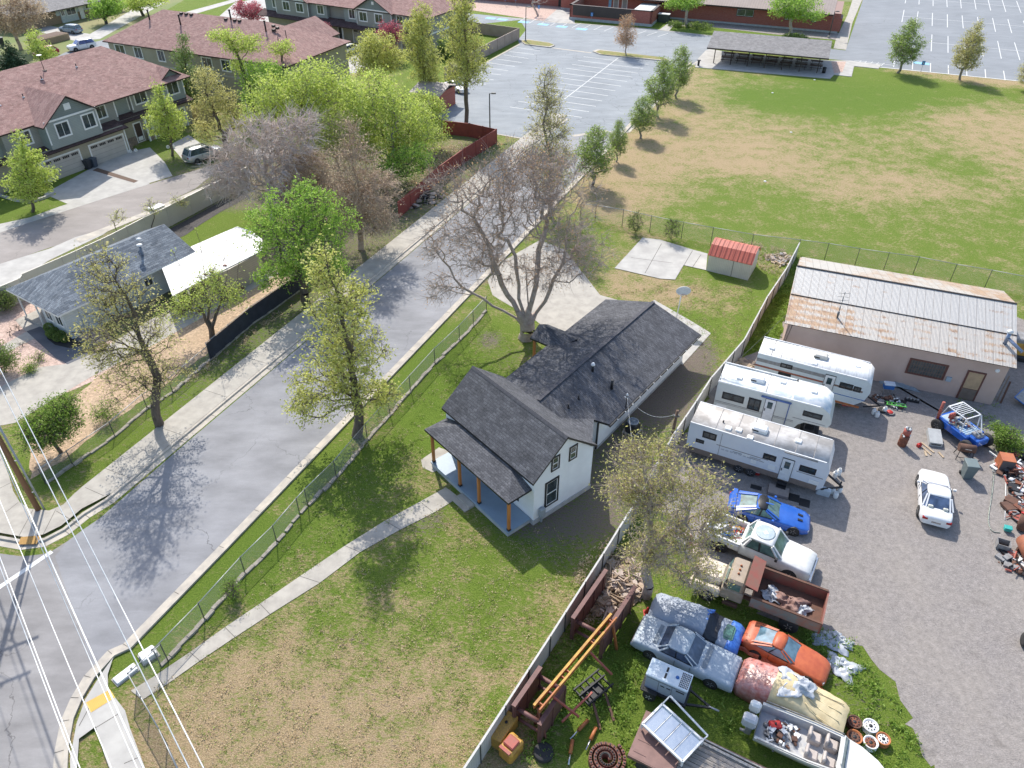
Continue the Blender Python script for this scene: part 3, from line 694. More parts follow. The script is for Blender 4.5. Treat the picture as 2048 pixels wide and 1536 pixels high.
# cricket between front block and wing
roof_sheet(house, [[w2(-.8, 7.85, 2.76), (-.35, 5.05, 3.66), (-3.2, 5.05, 3.66), w2(-1.95, 6.4, 3.06)]], SH_BLACK, BLACK, .1, 'cricket')
# little side porch
r_, e_ = 3.1, 2.45
sp = roof_sheet(house, [[w2(-10.0, 13.35, e_), w2(-7.6, 13.35, e_), w2(-6.5, 14.55, r_ + .03), w2(-10.0, 14.55, r_)], [w2(-10.0, 15.75, e_), w2(-10.0, 14.55, r_), w2(-6.5, 14.55, r_ + .03), w2(-7.6, 15.75, e_)]], SH_BLACK, BLACK, .14, 'side_porch_roof')
for v in (13.6, 15.5):
    p = w2(-9.75, v); mb = MB(); mb.box(p[0] - .08, p[0] + .08, p[1] - .08, p[1] + .08, .1, 2.5); obj('porch_post', mb, CEDAR, house)
mb = MB(); a = [w2(-9.95, 13.4), w2(-7.8, 13.4), w2(-7.8, 15.7), w2(-9.95, 15.7)]; mb.prism([(p[0], p[1]) for p in a], 0, .16); obj('side_step', mb, CONC, house)
WL = Wall(w2(-7.8, 20.8)[:2], tuple(Vector(w2(0, -1)[:2])), tuple(Vector(w2(-1, 0)[:2])))
window(house, WL, 1.5, 2.9, 1.0, 2.1, BLACK, WHITE, .09); window(house, WL, 9.0, 10.2, 1.0, 2.1, BLACK, WHITE, .09)
WB = Wall(w2(-.55, 20.8)[:2], tuple(Vector(w2(-1, 0)[:2])), tuple(Vector(w2(0, 1)[:2])))
window(house, WB, 1.5, 2.6, 1.0, 2.1, BLACK, WHITE, .09)
def on_wing(px, py):      # where a mark lies on the wing's right slope
    z = 3.2
    for _ in range(8):
        p = G(px, py, z) - Vector((HO.x, HO.y, 0)); u = p.x * math.cos(WA) + p.y * math.sin(WA)
        z = ez + (.12 - u) / 4.27 * (rz - ez)
    a = -HA; return Vector((p.x * math.cos(a) - p.y * math.sin(a), p.x * math.sin(a) + p.y * math.cos(a), z))
p = on_wing(1060 + 640 / 5.12, 580 + 830 / 5.12); mb = MB(); mb.tube(p - Vector((0, 0, .1)), p + Vector((0, 0, .5)), .09, n=10, m=1); mb.lathe([(.14, .5), (.16, .58), (.06, .72)], p, 12); obj('vent_cap', mb, [WHITE, BLACK], wing_roof)
p = on_wing(1060 + 835 / 5.12, 580 + 1010 / 5.12); mb = MB(); mb.tube(p - Vector((0, 0, .1)), p + Vector((0, 0, .75)), .10, n=10); obj('flue', mb, BLACK, wing_roof)
for q in ((497, 1115), (392, 1205)):
    p = on_wing(1060 + q[0] / 5.12, 580 + q[1] / 5.12); mb = MB(); mb.tube(p - Vector((0, 0, .1)), p + Vector((0, 0, .32)), .05, n=8); mb.tube(p - Vector((0, 0, .05)), p + Vector((0, 0, .06)), .13, .07, n=8); objs('vent_pipe', mb, BLACK, wing_roof)
p = on_wing(1060 + 980 / 5.12, 580 + 1200 / 5.12); mb = MB(); mb.tube(p - Vector((0, 0, .3)), p + Vector((0, 0, 1.0)), .035, n=8, m=1); mb.lathe([(.05, 1.0), (.09, 1.05), (.03, 1.2)], p, 8); mb.beam(p + Vector((-.2, 0, .8)), p + Vector((.1, 0, .8)), .04, .04); mast = obj('service_mast', mb, [WHITE, BLACK], wing_roof)
MAST = HO + Matrix.Rotation(HA, 3, 'Z') @ (p + Vector((0, 0, .95)))
# outdoor air-conditioner
p = HO + Matrix.Rotation(HA, 3, 'Z') @ Vector(w2(.45, 11.2)); ac = thing('air_conditioner', 'round topped black air conditioner on the ground beside the white house', 'air conditioner', (p.x, p.y, 0), WA)
mb = MB(); mb.bbox(-.42, .42, -.42, .42, .08, .9, .08); mb.box(-.5, .5, -.5, .5, 0, .08, 1); obj('housing', mb, [pm("ac_black", (.03, .032, .036), .5), CONC], ac)
mb = MB(); mb.lathe([(.40, .90), (.40, .95), (.30, .97), (.30, .93)], (0, 0, 0), 20); 
for k in range(8): t = k * math.pi / 4; mb.beam((0, 0, .96), (.38 * math.cos(t), .38 * math.sin(t), .96), .02)
mb.lathe([(.1, .94), (.1, .99), (.02, 1.0)], (0, 0, 0), 10); obj('fan_grille', mb, pm("ac_grey", (.32, .34, .36), .4), ac)

# ------------------------------------------------------------ rusty workshop
MO = G(1560 + 1770 / 4.1967, 500 + 1300 / 4.1967); MA = R(-21.1)
shop = thing('workshop', 'long tan rendered workshop with a rusty corrugated metal roof', 'workshop', (MO.x, MO.y, 0), MA)
TANW = pm("tan_render", (.56, .41, .345), .85, (.48, .345, .285), .5, bump=.15, det=8)
mb = MB(); mb.box(-15.15, 0, 0, 11.2, 0, 3.6)
for u in (-15.15, 0): mb.poly([(u, 0, 3.6), (u, 11.2, 3.6), (u, 5.6, 5.4)])
obj('wall', mb, TANW, shop)
def corr(name, base, rust, cover, panel=(.95, 2.9), seed=0):
    m, n, l, b = newmat(name)
    tc = n.new("ShaderNodeTexCoord"); v = tc.outputs['Object']; sp = n.new("ShaderNodeSeparateXYZ"); l.new(v, sp.inputs[0])
    w = math_(n, l, 'SINE', math_(n, l, 'MULTIPLY', sp.outputs[0], 2 * math.pi / .09))
    vm = n.new("ShaderNodeVectorMath"); vm.operation = 'DIVIDE'; vm.inputs[1].default_value = (panel[0] * .62, panel[1], 50); l.new(v, vm.inputs[0])
    fl = n.new("ShaderNodeVectorMath"); fl.operation = 'FLOOR'; l.new(vm.outputs[0], fl.inputs[0])
    wn_ = n.new("ShaderNodeTexWhiteNoise"); l.new(fl.outputs[0], wn_.inputs['Vector'])
    n1 = noise(n, l, 1.3, 8, coords(n, l, (1, 1.6, 1)), .75); n2 = noise(n, l, .16, 4, v, .6); n3 = noise(n, l, 5, 5, coords(n, l, (4, .6, 1)), .7)
    a = math_(n, l, 'ADD', math_(n, l, 'MULTIPLY', wn_.outputs[0], .22), math_(n, l, 'MULTIPLY', n1.outputs[0], .85))
    a = math_(n, l, 'ADD', a, math_(n, l, 'MULTIPLY', math_(n, l, 'SUBTRACT', n2.outputs[0], .5), 1.3))
    a = math_(n, l, 'ADD', a, math_(n, l, 'MULTIPLY', math_(n, l, 'SUBTRACT', n3.outputs[0], .5), .7))
    # rust comes in bands where sheets lap
    bd = math_(n, l, 'SINE', math_(n, l, 'MULTIPLY', sp.outputs[1], 2 * math.pi / .62)); a = math_(n, l, 'ADD', a, math_(n, l, 'MULTIPLY', bd, .10))
    k = math_(n, l, 'MULTIPLY', math_(n, l, 'SUBTRACT', a, 1.0 - cover), 5.0, True)
    r1 = ramp(n, [(.3, base), (.7, tuple(q * .72 for q in base))]); l.new(n3.outputs[0], r1.inputs[0])
    r2 = ramp(n, [(.3, rust), (.5, (.42, .28, .17)), (.7, tuple(q * .6 for q in rust))]); l.new(n1.outputs[0], r2.inputs[0])
    o = mixc(n, l, k, r1.outputs[0], r2.outputs[0])
    fx = math_(n, l, 'FRACT', math_(n, l, 'DIVIDE', sp.outputs[0], panel[0] * .62)); s1 = math_(n, l, 'LESS_THAN', fx, .06)
    o = mixc(n, l, math_(n, l, 'MULTIPLY', s1, .55), o, (.10, .08, .07))
    l.new(o, b.inputs['Base Color']); b.inputs['Roughness'].default_value = .55; b.inputs['Metallic'].default_value = .15
    bp = n.new("ShaderNodeBump"); bp.inputs['Strength'].default_value = .35; bp.inputs['Distance'].default_value = .02
    l.new(w, bp.inputs['Height']); l.new(bp.outputs[0], b.inputs['Normal'])
    return m
CORR1 = corr("galvanised_sheet", (.50, .49, .47), (.25, .13, .09), .30)
CORR2 = corr("rusty_galvanised_sheet", (.50, .47, .43), (.23, .10, .07), .50)
SEAM = pm("dark_seam", (.045, .035, .03), .8)
SG = lambda v: 3.62 + (v + .3) / 5.9 * 1.9
mb = MB()
roof = roof_sheet(shop, [[(-15.4, -.3, 3.62), (.32, -.3, 3.62), (.32, 2.75, SG(2.75)), (-15.4, 2.75, SG(2.75))]], CORR2, SEAM, .05, 'lower_roof')
roof2 = roof_sheet(shop, [[(-15.4, 2.62, SG(2.62) + .03), (.32, 2.62, SG(2.62) + .03), (.32, 5.6, 5.55), (-15.4, 5.6, 5.55)]], CORR1, SEAM, .05, 'upper_roof')
roof3 = roof_sheet(shop, [[(-15.4, 5.6, 5.55), (.32, 5.6, 5.55), (.85, 11.6, 3.5), (-15.0, 11.6, 3.5)]], CORR2, SEAM, .05, 'back_roof')
mb = MB(); mb.beam((-15.4, 5.6, 5.58), (.34, 5.6, 5.58), .14, .05); mb.beam((-15.4, 2.62, SG(2.62) + .035), (.34, 2.62, SG(2.62) + .035), .05, .03); obj('ridge_strip', mb, SEAM, shop)
WM = Wall((-15.15, 0), (1, 0), (0, -1))
BRWN = pm("brown_frame", (.15, .06, .045), .6)
w_ = window(shop, WM, 8.9, 11.52, 1.26, 2.62, BRWN, BRWN, .1, '', .06, pm("dark_barred_glass", (.06, .065, .07), .3, (.13, .13, .12), 4))
mb = MB()
for k in range(13): a = 9.1 + k * .185; wbox(mb, WM, a, a + .03, 1.36, 2.52, .02, .05)
for z in (1.7, 2.1): wbox(mb, WM, 9.0, 11.42, z, z + .03, .02, .05)
obj('window_bars', mb, pm("rusty_bar", (.20, .14, .11), .7), w_)
mb = MB(); wbox(mb, WM, 12.78, 14.0, 0, 2.56, 0, .06, 0); wbox(mb, WM, 12.9, 13.88, .05, 1.0, .06, .08, 1); wbox(mb, WM, 12.9, 13.88, 1.05, 2.45, .06, .075, 2)
obj('door', mb, [BRWN, pm("weathered_door", (.20, .15, .12), .8), pm("plywood", (.48, .33, .2), .8)], shop)
mb = MB(); wbox(mb, WM, 11.66, 12.0, 1.3, 1.68, 0, .12); obj('meter_box', mb, pm("box_blue_grey", (.36, .42, .47), .6), shop)
mb = MB(); mb.lathe([(.13, 0), (.16, .06), (.05, .16)], (-.62, -.05, 2.95), 12, axis='y'); obj('lamp', mb, WHITE, shop)
mb = MB(); mb.box(-15.28, -15.05, -.12, 0, 1.1, 1.5); mb.tube((-15.05, -.06, 1.5), (-14.8, -.06, 3.6), .02, n=5); mb.tube((-15.2, -.06, 1.5), (-15.0, -.06, 3.6), .02, n=5); obj('meter', mb, pm("meter_dark", (.10, .08, .07), .6), shop)
p = Vector((-.45, 1.7, SG(1.7))); mb = MB(); mb.tube(p - Vector((0, 0, .2)), p + Vector((0, 0, .95)), .13, n=12); mb.tube(p + Vector((0, 0, .5)), p + Vector((.9, -1.1, .2)), .12, n=10); mb.lathe([(.2, .95), (.2, 1.05), (.04, 1.18)], p, 12, 1)
obj('flue', mb, [pm("galvanised_flue", (.25, .31, .42), .35, metal=.6), WHITE], shop)
p = Vector((-11.8, 1.2, SG(1.2))); mb = MB(); mb.tube(p, p + Vector((0, 0, 2.2)), .025, n=6); mb.tube(p, p + Vector((0, 0, .5)), .08, n=8)
for dz in (1.5, 1.8, 2.1): mb.beam(p + Vector((-.5 + dz * .05, -.1, dz)), p + Vector((.5 - dz * .05, .1, dz)), .02)
obj('aerial', mb, pm("dull_metal", (.16, .16, .16), .5, metal=.5), shop)

# ------------------------------------------------------------ red roofed shed
p0, p1, p2 = G(1412.4, 541), G(1495.4, 561), G(1517.4, 527)
sa = math.atan2(p1.y - p0.y, p1.x - p0.x); Ls = (p1 - p0).length; Ds = 3.1
shed = thing('garden_shed', 'small metal shed with pale ribbed walls and faded red gambrel roof', 'shed', (p0.x, p0.y, 0), sa)
SHW = siding("pale_ribbed_metal", (.62, .59, .53), .16, .55, dark=.75, axis=0)
mb = MB(); mb.box(0, Ls, 0, Ds, 0, 1.75)
for u in (0, Ls): mb.poly([(u, 0, 1.75), (u, Ds, 1.75), (u, Ds - .75, 2.35), (u, Ds / 2, 2.62), (u, .75, 2.35)])
obj('wall', mb, SHW, shed)
REDR = siding("faded_red_metal", (.52, .13, .085), .30, .45, dark=.5, axis=0); 
a, b = -.1, Ls + .1
roof_sheet(shed, [[(a, -.1, 1.68), (b, -.1, 1.68), (b, .75, 2.42), (a, .75, 2.42)], [(a, .75, 2.42), (b, .75, 2.42), (b, Ds / 2, 2.68), (a, Ds / 2, 2.68)], [(a, Ds / 2, 2.68), (b, Ds / 2, 2.68), (b, Ds - .75, 2.42), (a, Ds - .75, 2.42)], [(a, Ds - .75, 2.42), (b, Ds - .75, 2.42), (b, Ds + .1, 1.68), (a, Ds + .1, 1.68)]], REDR, REDR, .04)
mb = MB()
for u in np.arange(.1, Ls, .42): mb.beam((u, -.1, 1.70), (u, .75, 2.44), .03, .03); mb.beam((u, .75, 2.44), (u, Ds / 2, 2.70), .03, .03); mb.beam((u, Ds / 2, 2.70), (u, Ds - .75, 2.44), .03, .03)
obj('roof_rib', mb, pm("rib_red", (.42, .12, .08), .5), shed)
mb = MB(); mb.box(1.6, 3.1, -.03, 0, .05, 1.65); mb.box(2.33, 2.36, -.045, -.03, .05, 1.65, 1); obj('door', mb, [SHW, BLACK], shed)

# ------------------------------------------------------------ townhouses
SIDE_B = siding("blue_grey_siding", (.30, .335, .32), .17); SIDE_G = siding("grey_siding", (.30, .30, .275), .17); SIDE_BN = siding("olive_beige_siding", (.36, .335, .255), .17)
GABLE = siding("gable_shakes", (.20, .235, .225), .2); STONE = pm("stone_veneer", (.30, .23, .17), .9, (.16, .13, .11), 4, bump=.6, bsc=8)
GARAGE = siding("garage_door_panels", (.47, .44, .40), .55, .5, dark=.7); DRIP = pm("dark_brown_trim", (.035, .02, .018), .6)
def gable_roof(mb, u0, u1, v0, v1, ze, zr, th=.14, m=0, me=1):   # ridge along v, gable front at v0
    c = (u0 + u1) / 2
    mb.slab([(u0, v0, ze), (c, v0, zr), (c, v1, zr), (u0, v1, ze)][::-1], th, m, me); mb.slab([(c, v0, zr), (u1, v0, ze), (u1, v1, ze), (c, v1, zr)][::-1], th, m, me)
def garage(par, W, a0, a1, z1=2.35):
    mb = MB(); t = .16
    wbox(mb, W, a0 - t, a0, 0, z1 + t, 0, .06); wbox(mb, W, a1, a1 + t, 0, z1 + t, 0, .06); wbox(mb, W, a0, a1, z1, z1 + t, 0, .06)
    wbox(mb, W, a0, a1, 0, z1, 0, .02, 1)
    for k in range(4):
        c = a0 + (a1 - a0) * (k + .5) / 4; w = (a1 - a0) / 4 * .76
        for j in range(4): wbox(mb, W, c - w / 2 + j * w / 4 + .02, c - w / 2 + (j + 1) * w / 4 - .02, z1 - .40, z1 - .12, .02, .03, 2)
    return obj('garage_door', mb, [WHITE, GARAGE, BLACK], par)
TO = G(880 / 5.12, 120 + 1115 / 5.12); TA = R(61.5)
th1 = thing('townhouse', 'grey townhouse block with brown roof, two garage doors and two bins between them', 'townhouse', (TO.x, TO.y, 0), TA)
mb = MB()
mb.box(-5.3, 6.5, 0, 18.5, 0, 3.35, 2); mb.box(6.5, 18.3, 1.6, 18.5, 0, 3.35, 2); mb.box(-12, -5.3, 1.6, 18.5, 0, 3.35, 2)
mb.box(-3.2, 3.5, -.3, 18.3, 3.35, 6.2, 0)
mb.box(3.5, 7.4, 1.7, 18.3, 3.35, 6.2, 1); mb.box(7.4, 10.0, 2.6, 18.3, 3.35, 6.2, 0); mb.box(10.0, 14.8, 2.2, 18.3, 3.35, 6.2, 1); mb.box(14.8, 18.3, 1.9, 18.3, 3.35, 6.2, 0)
mb.box(-7.4, -3.2, 1.2, 18.3, 3.35, 6.1, 1); mb.box(-12, -7.4, 2.0, 18.3, 3.35, 6.1, 0)
mb.poly([(-3.2, -.3, 6.2), (3.5, -.3, 6.2), (.15, -.3, 8.45)], 3); mb.poly([(14.8, 1.9, 6.2), (18.3, 1.9, 6.2), (16.55, 1.9, 7.4)], 3)
obj('wall', mb, [SIDE_B, SIDE_G, SIDE_BN, GABLE], th1)
mb = MB()
E = [(-9.6, .9, 6.15), (19.0, .9, 6.15), (19.0, 19.0, 6.15), (-9.6, 19.0, 6.15)]; Rg = [(.3, 9.95, 9.95), (13.6, 9.95, 9.95)]
mb.slab([E[0], E[1], Rg[1], Rg[0]], .16, 0, 1); mb.slab([E[1], E[2], Rg[1]], .16, 0, 1); mb.slab([E[2], E[3], Rg[0], Rg[1]], .16, 0, 1); mb.slab([E[3], E[0], Rg[0]], .16, 0, 1)
gable_roof(mb, -3.65, 3.95, -.75, 7.2, 6.05, 8.65); gable_roof(mb, 14.5, 18.6, 1.6, 5.2, 6.2, 7.5)
r1 = obj('roof', mb, [SH_RED, DRIP], th1)
mb = MB()
for u, v, z in ((-1.2, 5.2, 8.0), (2.7, 7.0, 8.8), (-4.2, 5.0, 7.9), (7.8, 7.5, 9.0)): mb.tube((u, v, z - .2), (u, v, z + .35), .06, n=8); mb.tube((u, v, z - .06), (u, v, z + .03), .18, .08, n=8, m=1)
objs('vent_pipe', mb, [DRIP, WHITE], r1)
mb = MB(); mb.tube((4.2, 8.4, 9.1), (4.2, 8.4, 10.9), .04, n=6); mb.lathe([(.02, 0), (.26, .05), (.3, .12)], (4.2, 8.4, 10.9), 12, 1); mb.tube((4.2, 8.4, 9.25), (4.2, 8.4, 9.3), .3, n=10); obj('flue', mb, [DRIP, WHITE], r1)
mb = MB()      # skirt roof over the ground floor
for a, b, v in ((-5.6, 6.8, -.55), (6.8, 18.7, 1.1), (-12, -5.6, 1.1)):
    mb.slab([(a, v, 3.15), (b, v, 3.15), (b, v + 1.9 if v > 0 else 2.2, 3.85), (a, v + 1.9 if v > 0 else 2.2, 3.85)], .12, 0, 1)
obj('skirt_roof', mb, [SH_DARKBR, DRIP], th1)
W0 = Wall((0, 0), (1, 0), (0, -1)); Wb = Wall((0, -.3), (1, 0), (0, -1)); W1 = Wall((0, 1.7), (1, 0), (0, -1)); W2_ = Wall((0, 2.2), (1, 0), (0, -1)); W3_ = Wall((0, 1.9), (1, 0), (0, -1)); W4_ = Wall((0, 1.2), (1, 0), (0, -1))
garage(th1, W0, -4.75, -.15); garage(th1, W0, 1.35, 6.0)
for W, a, b, z0, z1 in ((Wb, -2.1, -.3, 4.3, 6.05), (Wb, 1.3, 3.1, 4.3, 6.1 - .02), (W1, 4.6, 6.1, 4.2, 5.85), (W2_, 10.6, 12.6, 4.3, 5.85), (W3_, 15.5, 17.5, 4.2, 5.95), (W4_, -5.6, -4.1, 4.2, 5.85)):
    window(th1, W, a, b, z0, z1, WHITE, WHITE, .13, 'v', .06)
mb = MB()
wbox(mb, Wb, -.25, .55, 7.05, 7.75, 0, .04); 
for W, a, b, z0, z1 in ((Wb, -3.2, 3.5, 6.28, 6.48), (Wb, -3.2, -3.05, 3.9, 6.28), (Wb, 3.35, 3.5, 3.9, 6.28), (W3_, 14.8, 18.3, 6.25, 6.4), (W3_, 18.15, 18.3, 3.9, 6.25), (W3_, 14.8, 14.95, 3.9, 6.25), (W1, 7.25, 7.4, 3.9, 6.1), (W2_, 10.0, 10.15, 3.9, 6.1), (W0, -5.3, -5.15, 0, 3.0), (W0, 6.35, 6.5, 0, 3.0), (Wall((0, 2.6), (1, 0), (0, -1)), 9.8, 9.95, 3.9, 6.1)): wbox(mb, W, a, b, z0, z1, 0, .05)
objs('trim_board', mb, WHITE, th1)
mb = MB(); mb.box(6.3, 7.0, .1, .8, 0, 1.1); mb.box(6.5, 8.9, 1.5, 1.66, 0, 1.0); mb.box(10.6, 11.3, 1.0, 1.7, 0, 1.2); mb.box(.2, .9, -.08, .02, 0, 0.001)
objs('stone_pier', mb, STONE, th1)
We = Wall((0, 1.6), (1, 0), (0, -1)); mb = MB(); wbox(mb, We, 8.9, 10.1, .1, 2.6, 0, .06); wbox(mb, We, 9.05, 9.95, .2, 2.45, .06, .08, 1); wbox(mb, We, 9.15, 9.85, .3, .8, .08, .1, 0); obj('front_door', mb, [WHITE, pm("door_dark", (.06, .035, .03), .5)], th1)
garage(th1, We, 12.3, 17.2)
mb = MB(); mb.box(11.2, 11.45, 1.0, 1.25, 0, 3.1); mb.box(10.3, 10.5, .9, 1.1, 0, 3.1); objs('porch_column', mb, WHITE, th1)

# second block
t2o = G(180 + 95 / 3.938, 320 / 3.938, 6); T2A = R(-23.75)
th2 = thing('townhouse', 'beige townhouse block with its long back wall and plain brown hipped roof facing us', 'townhouse', (t2o.x, t2o.y, 0), T2A)
mb = MB(); mb.box(.5, 34.2, .5, 15.6, 0, 6); obj('wall', mb, SIDE_BN, th2)
E = [(0, 0, 5.95), (34.75, 0, 5.95), (34.75, 16.2, 5.95), (0, 16.2, 5.95)]; Rg = [(5.6, 8.1, 9.45), (26, 8.1, 9.45)]
mb = MB(); mb.slab([E[0], E[1], Rg[1], Rg[0]], .16, 0, 1); mb.slab([E[1], E[2], Rg[1]], .16, 0, 1); mb.slab([E[2], E[3], Rg[0], Rg[1]], .16, 0, 1); mb.slab([E[3], E[0], Rg[0]], .16, 0, 1)
gz = [(23.0, 18, 6.4), (31.5, 18, 6.4), (27.2, 18, 8.6), (27.2, 8.6, 8.6)]
mb.slab([gz[0], gz[2], gz[3], (23, 8.6, 6.4)], .14, 0, 1); mb.slab([gz[2], gz[1], (31.5, 8.6, 6.4), gz[3]], .14, 0, 1)
r2 = obj('roof', mb, [SH_RED, DRIP], th2)
mb = MB()
rz2 = lambda v: 5.95 + v / 8.1 * 3.5
for u, v in ((5.0, 5.6), (11.4, 5.4), (19.5, 7.6), (27.0, 6.2)): mb.tube((u, v, rz2(v) - .2), (u, v, rz2(v) + 1.3), .12, n=8); mb.tube((u, v, rz2(v) + 1.3), (u, v, rz2(v) + 1.45), .18, n=8)
for u, v in ((9.8, 7.6), (10.8, 7.6), (11.8, 7.6), (18.6, 7.5), (20.3, 7.5), (21.2, 7.5), (27.6, 7.3), (28.5, 7.0), (28.2, 6.5)): mb.box(u - .22, u + .22, v - .2, v + .2, rz2(v) - .1, rz2(v) + .22)
for u, v in ((29.8, 5.2), (31.2, 4.6), (30.2, 6.6)): mb.tube((u, v, 6.2 + v * .2), (u, v, rz2(v) + .2), .06, n=6)
objs('roof_vent', mb, DRIP, r2)
Wt = Wall((0, .5), (1, 0), (0, -1))
for a, b, z0, z1 in ((1.7, 3.8, 3.6, 5.7), (5.6, 7.3, 3.9, 5.7), (10.3, 11.8, 3.95, 5.7), (14.5, 16.0, 3.95, 5.7), (18.9, 20.9, 3.85, 5.6), (22.5, 24.3, 3.9, 5.65), (27, 28.8, 3.9, 5.65), (2, 4, .9, 2.4), (11, 13, .9, 2.4), (20, 22, .9, 2.4)): window(th2, Wt, a, b, z0, z1, WHITE, WHITE, .13, 'v', .06)
mb = MB(); wbox(mb, Wt, 0, 34, 3.15, 3.38, 0, .04); mb.box(.44, .5, .5, 15.6, 3.15, 3.38); mb.box(34.2, 34.25, .5, 15.6, 3.15, 3.38); obj('belly_band', mb, pm("beige_band", (.48, .46, .40), .6), th2)

# third block
T3A = R(-28.8); t3o = Vector((-32.02, 150.35, 0))
th3 = thing('townhouse', 'grey townhouse block facing us at the top, with red leaved trees before its garages', 'townhouse', t3o, T3A)
mb = MB(); mb.box(-18.3, 19.4, 0, 12, 0, 3.0, 2)
for a, b, v, m in ((-18.3, -15, -.1, 1), (-15, -6.9, -.8, 0), (-6.9, -2.9, -.2, 1), (-2.9, 1.1, .6, 0), (1.1, 4.4, -.2, 1), (4.4, 12.3, -.8, 0), (12.3, 15.6, -.1, 1), (15.6, 19.4, 0, 0)): mb.box(a, b, v, 12, 3.0, 6.1, m)
mb.poly([(4.4, -.8, 6.1), (12.3, -.8, 6.1), (8.35, -.8, 8.3)], 3); mb.poly([(-15, -.8, 6.1), (-6.9, -.8, 6.1), (-10.95, -.8, 8.3)], 3)
obj('wall', mb, [SIDE_G, SIDE_B, SIDE_BN, GABLE], th3)
E = [(-19, -.8, 6.05), (20, -.8, 6.05), (20, 14.5, 6.05), (-19, 14.5, 6.05)]; Rg = [(-12, 6.8, 9.1), (13, 6.8, 9.1)]
mb = MB(); mb.slab([E[0], E[1], Rg[1], Rg[0]], .16, 0, 1); mb.slab([E[1], E[2], Rg[1]], .16, 0, 1); mb.slab([E[2], E[3], Rg[0], Rg[1]], .16, 0, 1); mb.slab([E[3], E[0], Rg[0]], .16, 0, 1)
gable_roof(mb, 4.0, 12.7, -1.3, 5.0, 6.0, 8.45); gable_roof(mb, -15.4, -6.5, -1.3, 5.0, 6.0, 8.45)
obj('roof', mb, [SH_RED, DRIP], th3)
mb = MB(); mb.slab([(-19.2, -1.9, 2.95), (20, -1.9, 2.95), (20, .2, 3.75), (-19.2, .2, 3.75)], .12, 0, 1); obj('skirt_roof', mb, [SH_DARKBR, DRIP], th3)
for v, L in ((-.1, ((-16.5, -15.2), (12.75, 14.3))), (-.8, ((-13.2, -11.4), (-9.9, -8.0), (5.0, 6.9), (8.5, 10.4))), (-.2, ((-5.3, -3.6), (2.15, 3.7)))):
    W = Wall((0, v), (1, 0), (0, -1))
    for a, b in L: window(th3, W, a, b, 4.1, 5.8, WHITE, WHITE, .13, 'v', .06)
W = Wall((0, 0), (1, 0), (0, -1)); garage(th3, W, 2.6, 7.4); garage(th3, W, 8.6, 13.4); garage(th3, W, -11, -6.2)
mb = MB(); wbox(mb, W, -1.0, .2, 0, 2.5, 0, .06, 0); wbox(mb, W, -.8, 0, .1, 2.3, .06, .08, 1); obj('front_door', mb, [WHITE, BLACK], th3)
mb = MB(); mb.box(-2.2, -2.0, -1.2, -1.0, 0, 3); mb.box(.9, 1.1, -1.2, -1.0, 0, 3); objs('porch_column', mb, WHITE, th3)
mb = MB()
W8 = Wall((0, -.8), (1, 0), (0, -1))
for a in (4.4, 12.17, -15, -7.03): wbox(mb, W8, a, a + .13, 3.6, 6.1, 0, .05)
for a, b in ((4.4, 12.3), (-15, -6.9)): wbox(mb, W8, a, b, 6.1, 6.3, 0, .05)
wbox(mb, W8, 8.1, 8.6, 7.1, 7.6, 0, .04); mb.box(19.4, 19.45, 0, 12, 3.1, 3.35); objs('trim_board', mb, WHITE, th3)

# ------------------------------------------------------------ tan ranch house, top left corner
p = G(470 / 3.969, 195 / 3.969); rn = thing('ranch_house', 'low tan brick ranch house with grey roof in the top left corner', 'house', (p.x, p.y, 0), R(63))
BRKT = pm("tan_brick", (.34, .25, .16), .9, (.26, .19, .125), 5)
mb = MB(); mb.box(-8, 16, .6, 10, 0, 2.6); mb.box(1.2, 5.0, .35, .6, 0, 2.6, 1); mb.box(.4, 9, .5, .6, 1.4, 2.6, 1); obj('wall', mb, [BRKT, pm("pale_blue_panel", (.52, .58, .58), .6)], rn)
mb = MB(); mb.slab([(-9, -.8, 2.7), (17, -.8, 2.7), (17, 5.3, 4.2), (-9, 5.3, 4.2)], .16, 0, 1); mb.slab([(-9, 5.3, 4.2), (17, 5.3, 4.2), (17, 11, 2.7), (-9, 11, 2.7)], .16, 0, 1); obj('roof', mb, [SH_GREY, DRIP], rn)
W = Wall((0, .35), (1, 0), (0, -1)); window(rn, W, 1.3, 2.2, 1.2, 2.4, WHITE, WHITE, .08); window(rn, W, 2.6, 4.8, 1.1, 2.4, WHITE, WHITE, .08); W = Wall((0, .5), (1, 0), (0, -1)); window(rn, W, 7.2, 8.8, 1.5, 2.4, WHITE, WHITE, .08)
mb = MB(); wbox(mb, W, 5.6, 6.6, 0, 2.2, 0, .05); obj('door', mb, WHITE, rn)

# ------------------------------------------------------------ small blue-grey roofed cottage, left
ct = thing('cottage', 'small pale house with blue grey hipped shingle roof on the left', 'house', (-35.99, 50.58, 0), R(-33))
PALE = siding("pale_green_siding", (.56, .60, .60), .2, dark=.85)
mb = MB(); mb.box(-6.3, 0, 1.2, 12.0, 0, 2.7); mb.box(-3.4, 0, 0, 1.3, 0, 2.7); obj('wall', mb, PALE, ct)
E = [(-6.9, -.6, 2.75), (.6, -.6, 2.75), (.6, 12.5, 2.75), (-6.9, 12.5, 2.75)]; Rg = [(-3.1, 3.4, 4.45), (-3.1, 12.5, 4.45)]
mb = MB(); mb.slab([E[0], E[1], Rg[0]], .15, 0, 1); mb.slab([E[1], E[2], Rg[1], Rg[0]], .15, 0, 1); mb.slab([E[3], E[0], Rg[0], Rg[1]], .15, 0, 1); mb.poly([(-6.3, 12.0, 2.6), (0, 12.0, 2.6), (-3.1, 12.0, 4.3)], 1)
cr = obj('roof', mb, [SH_BLUE, WHITE], ct)
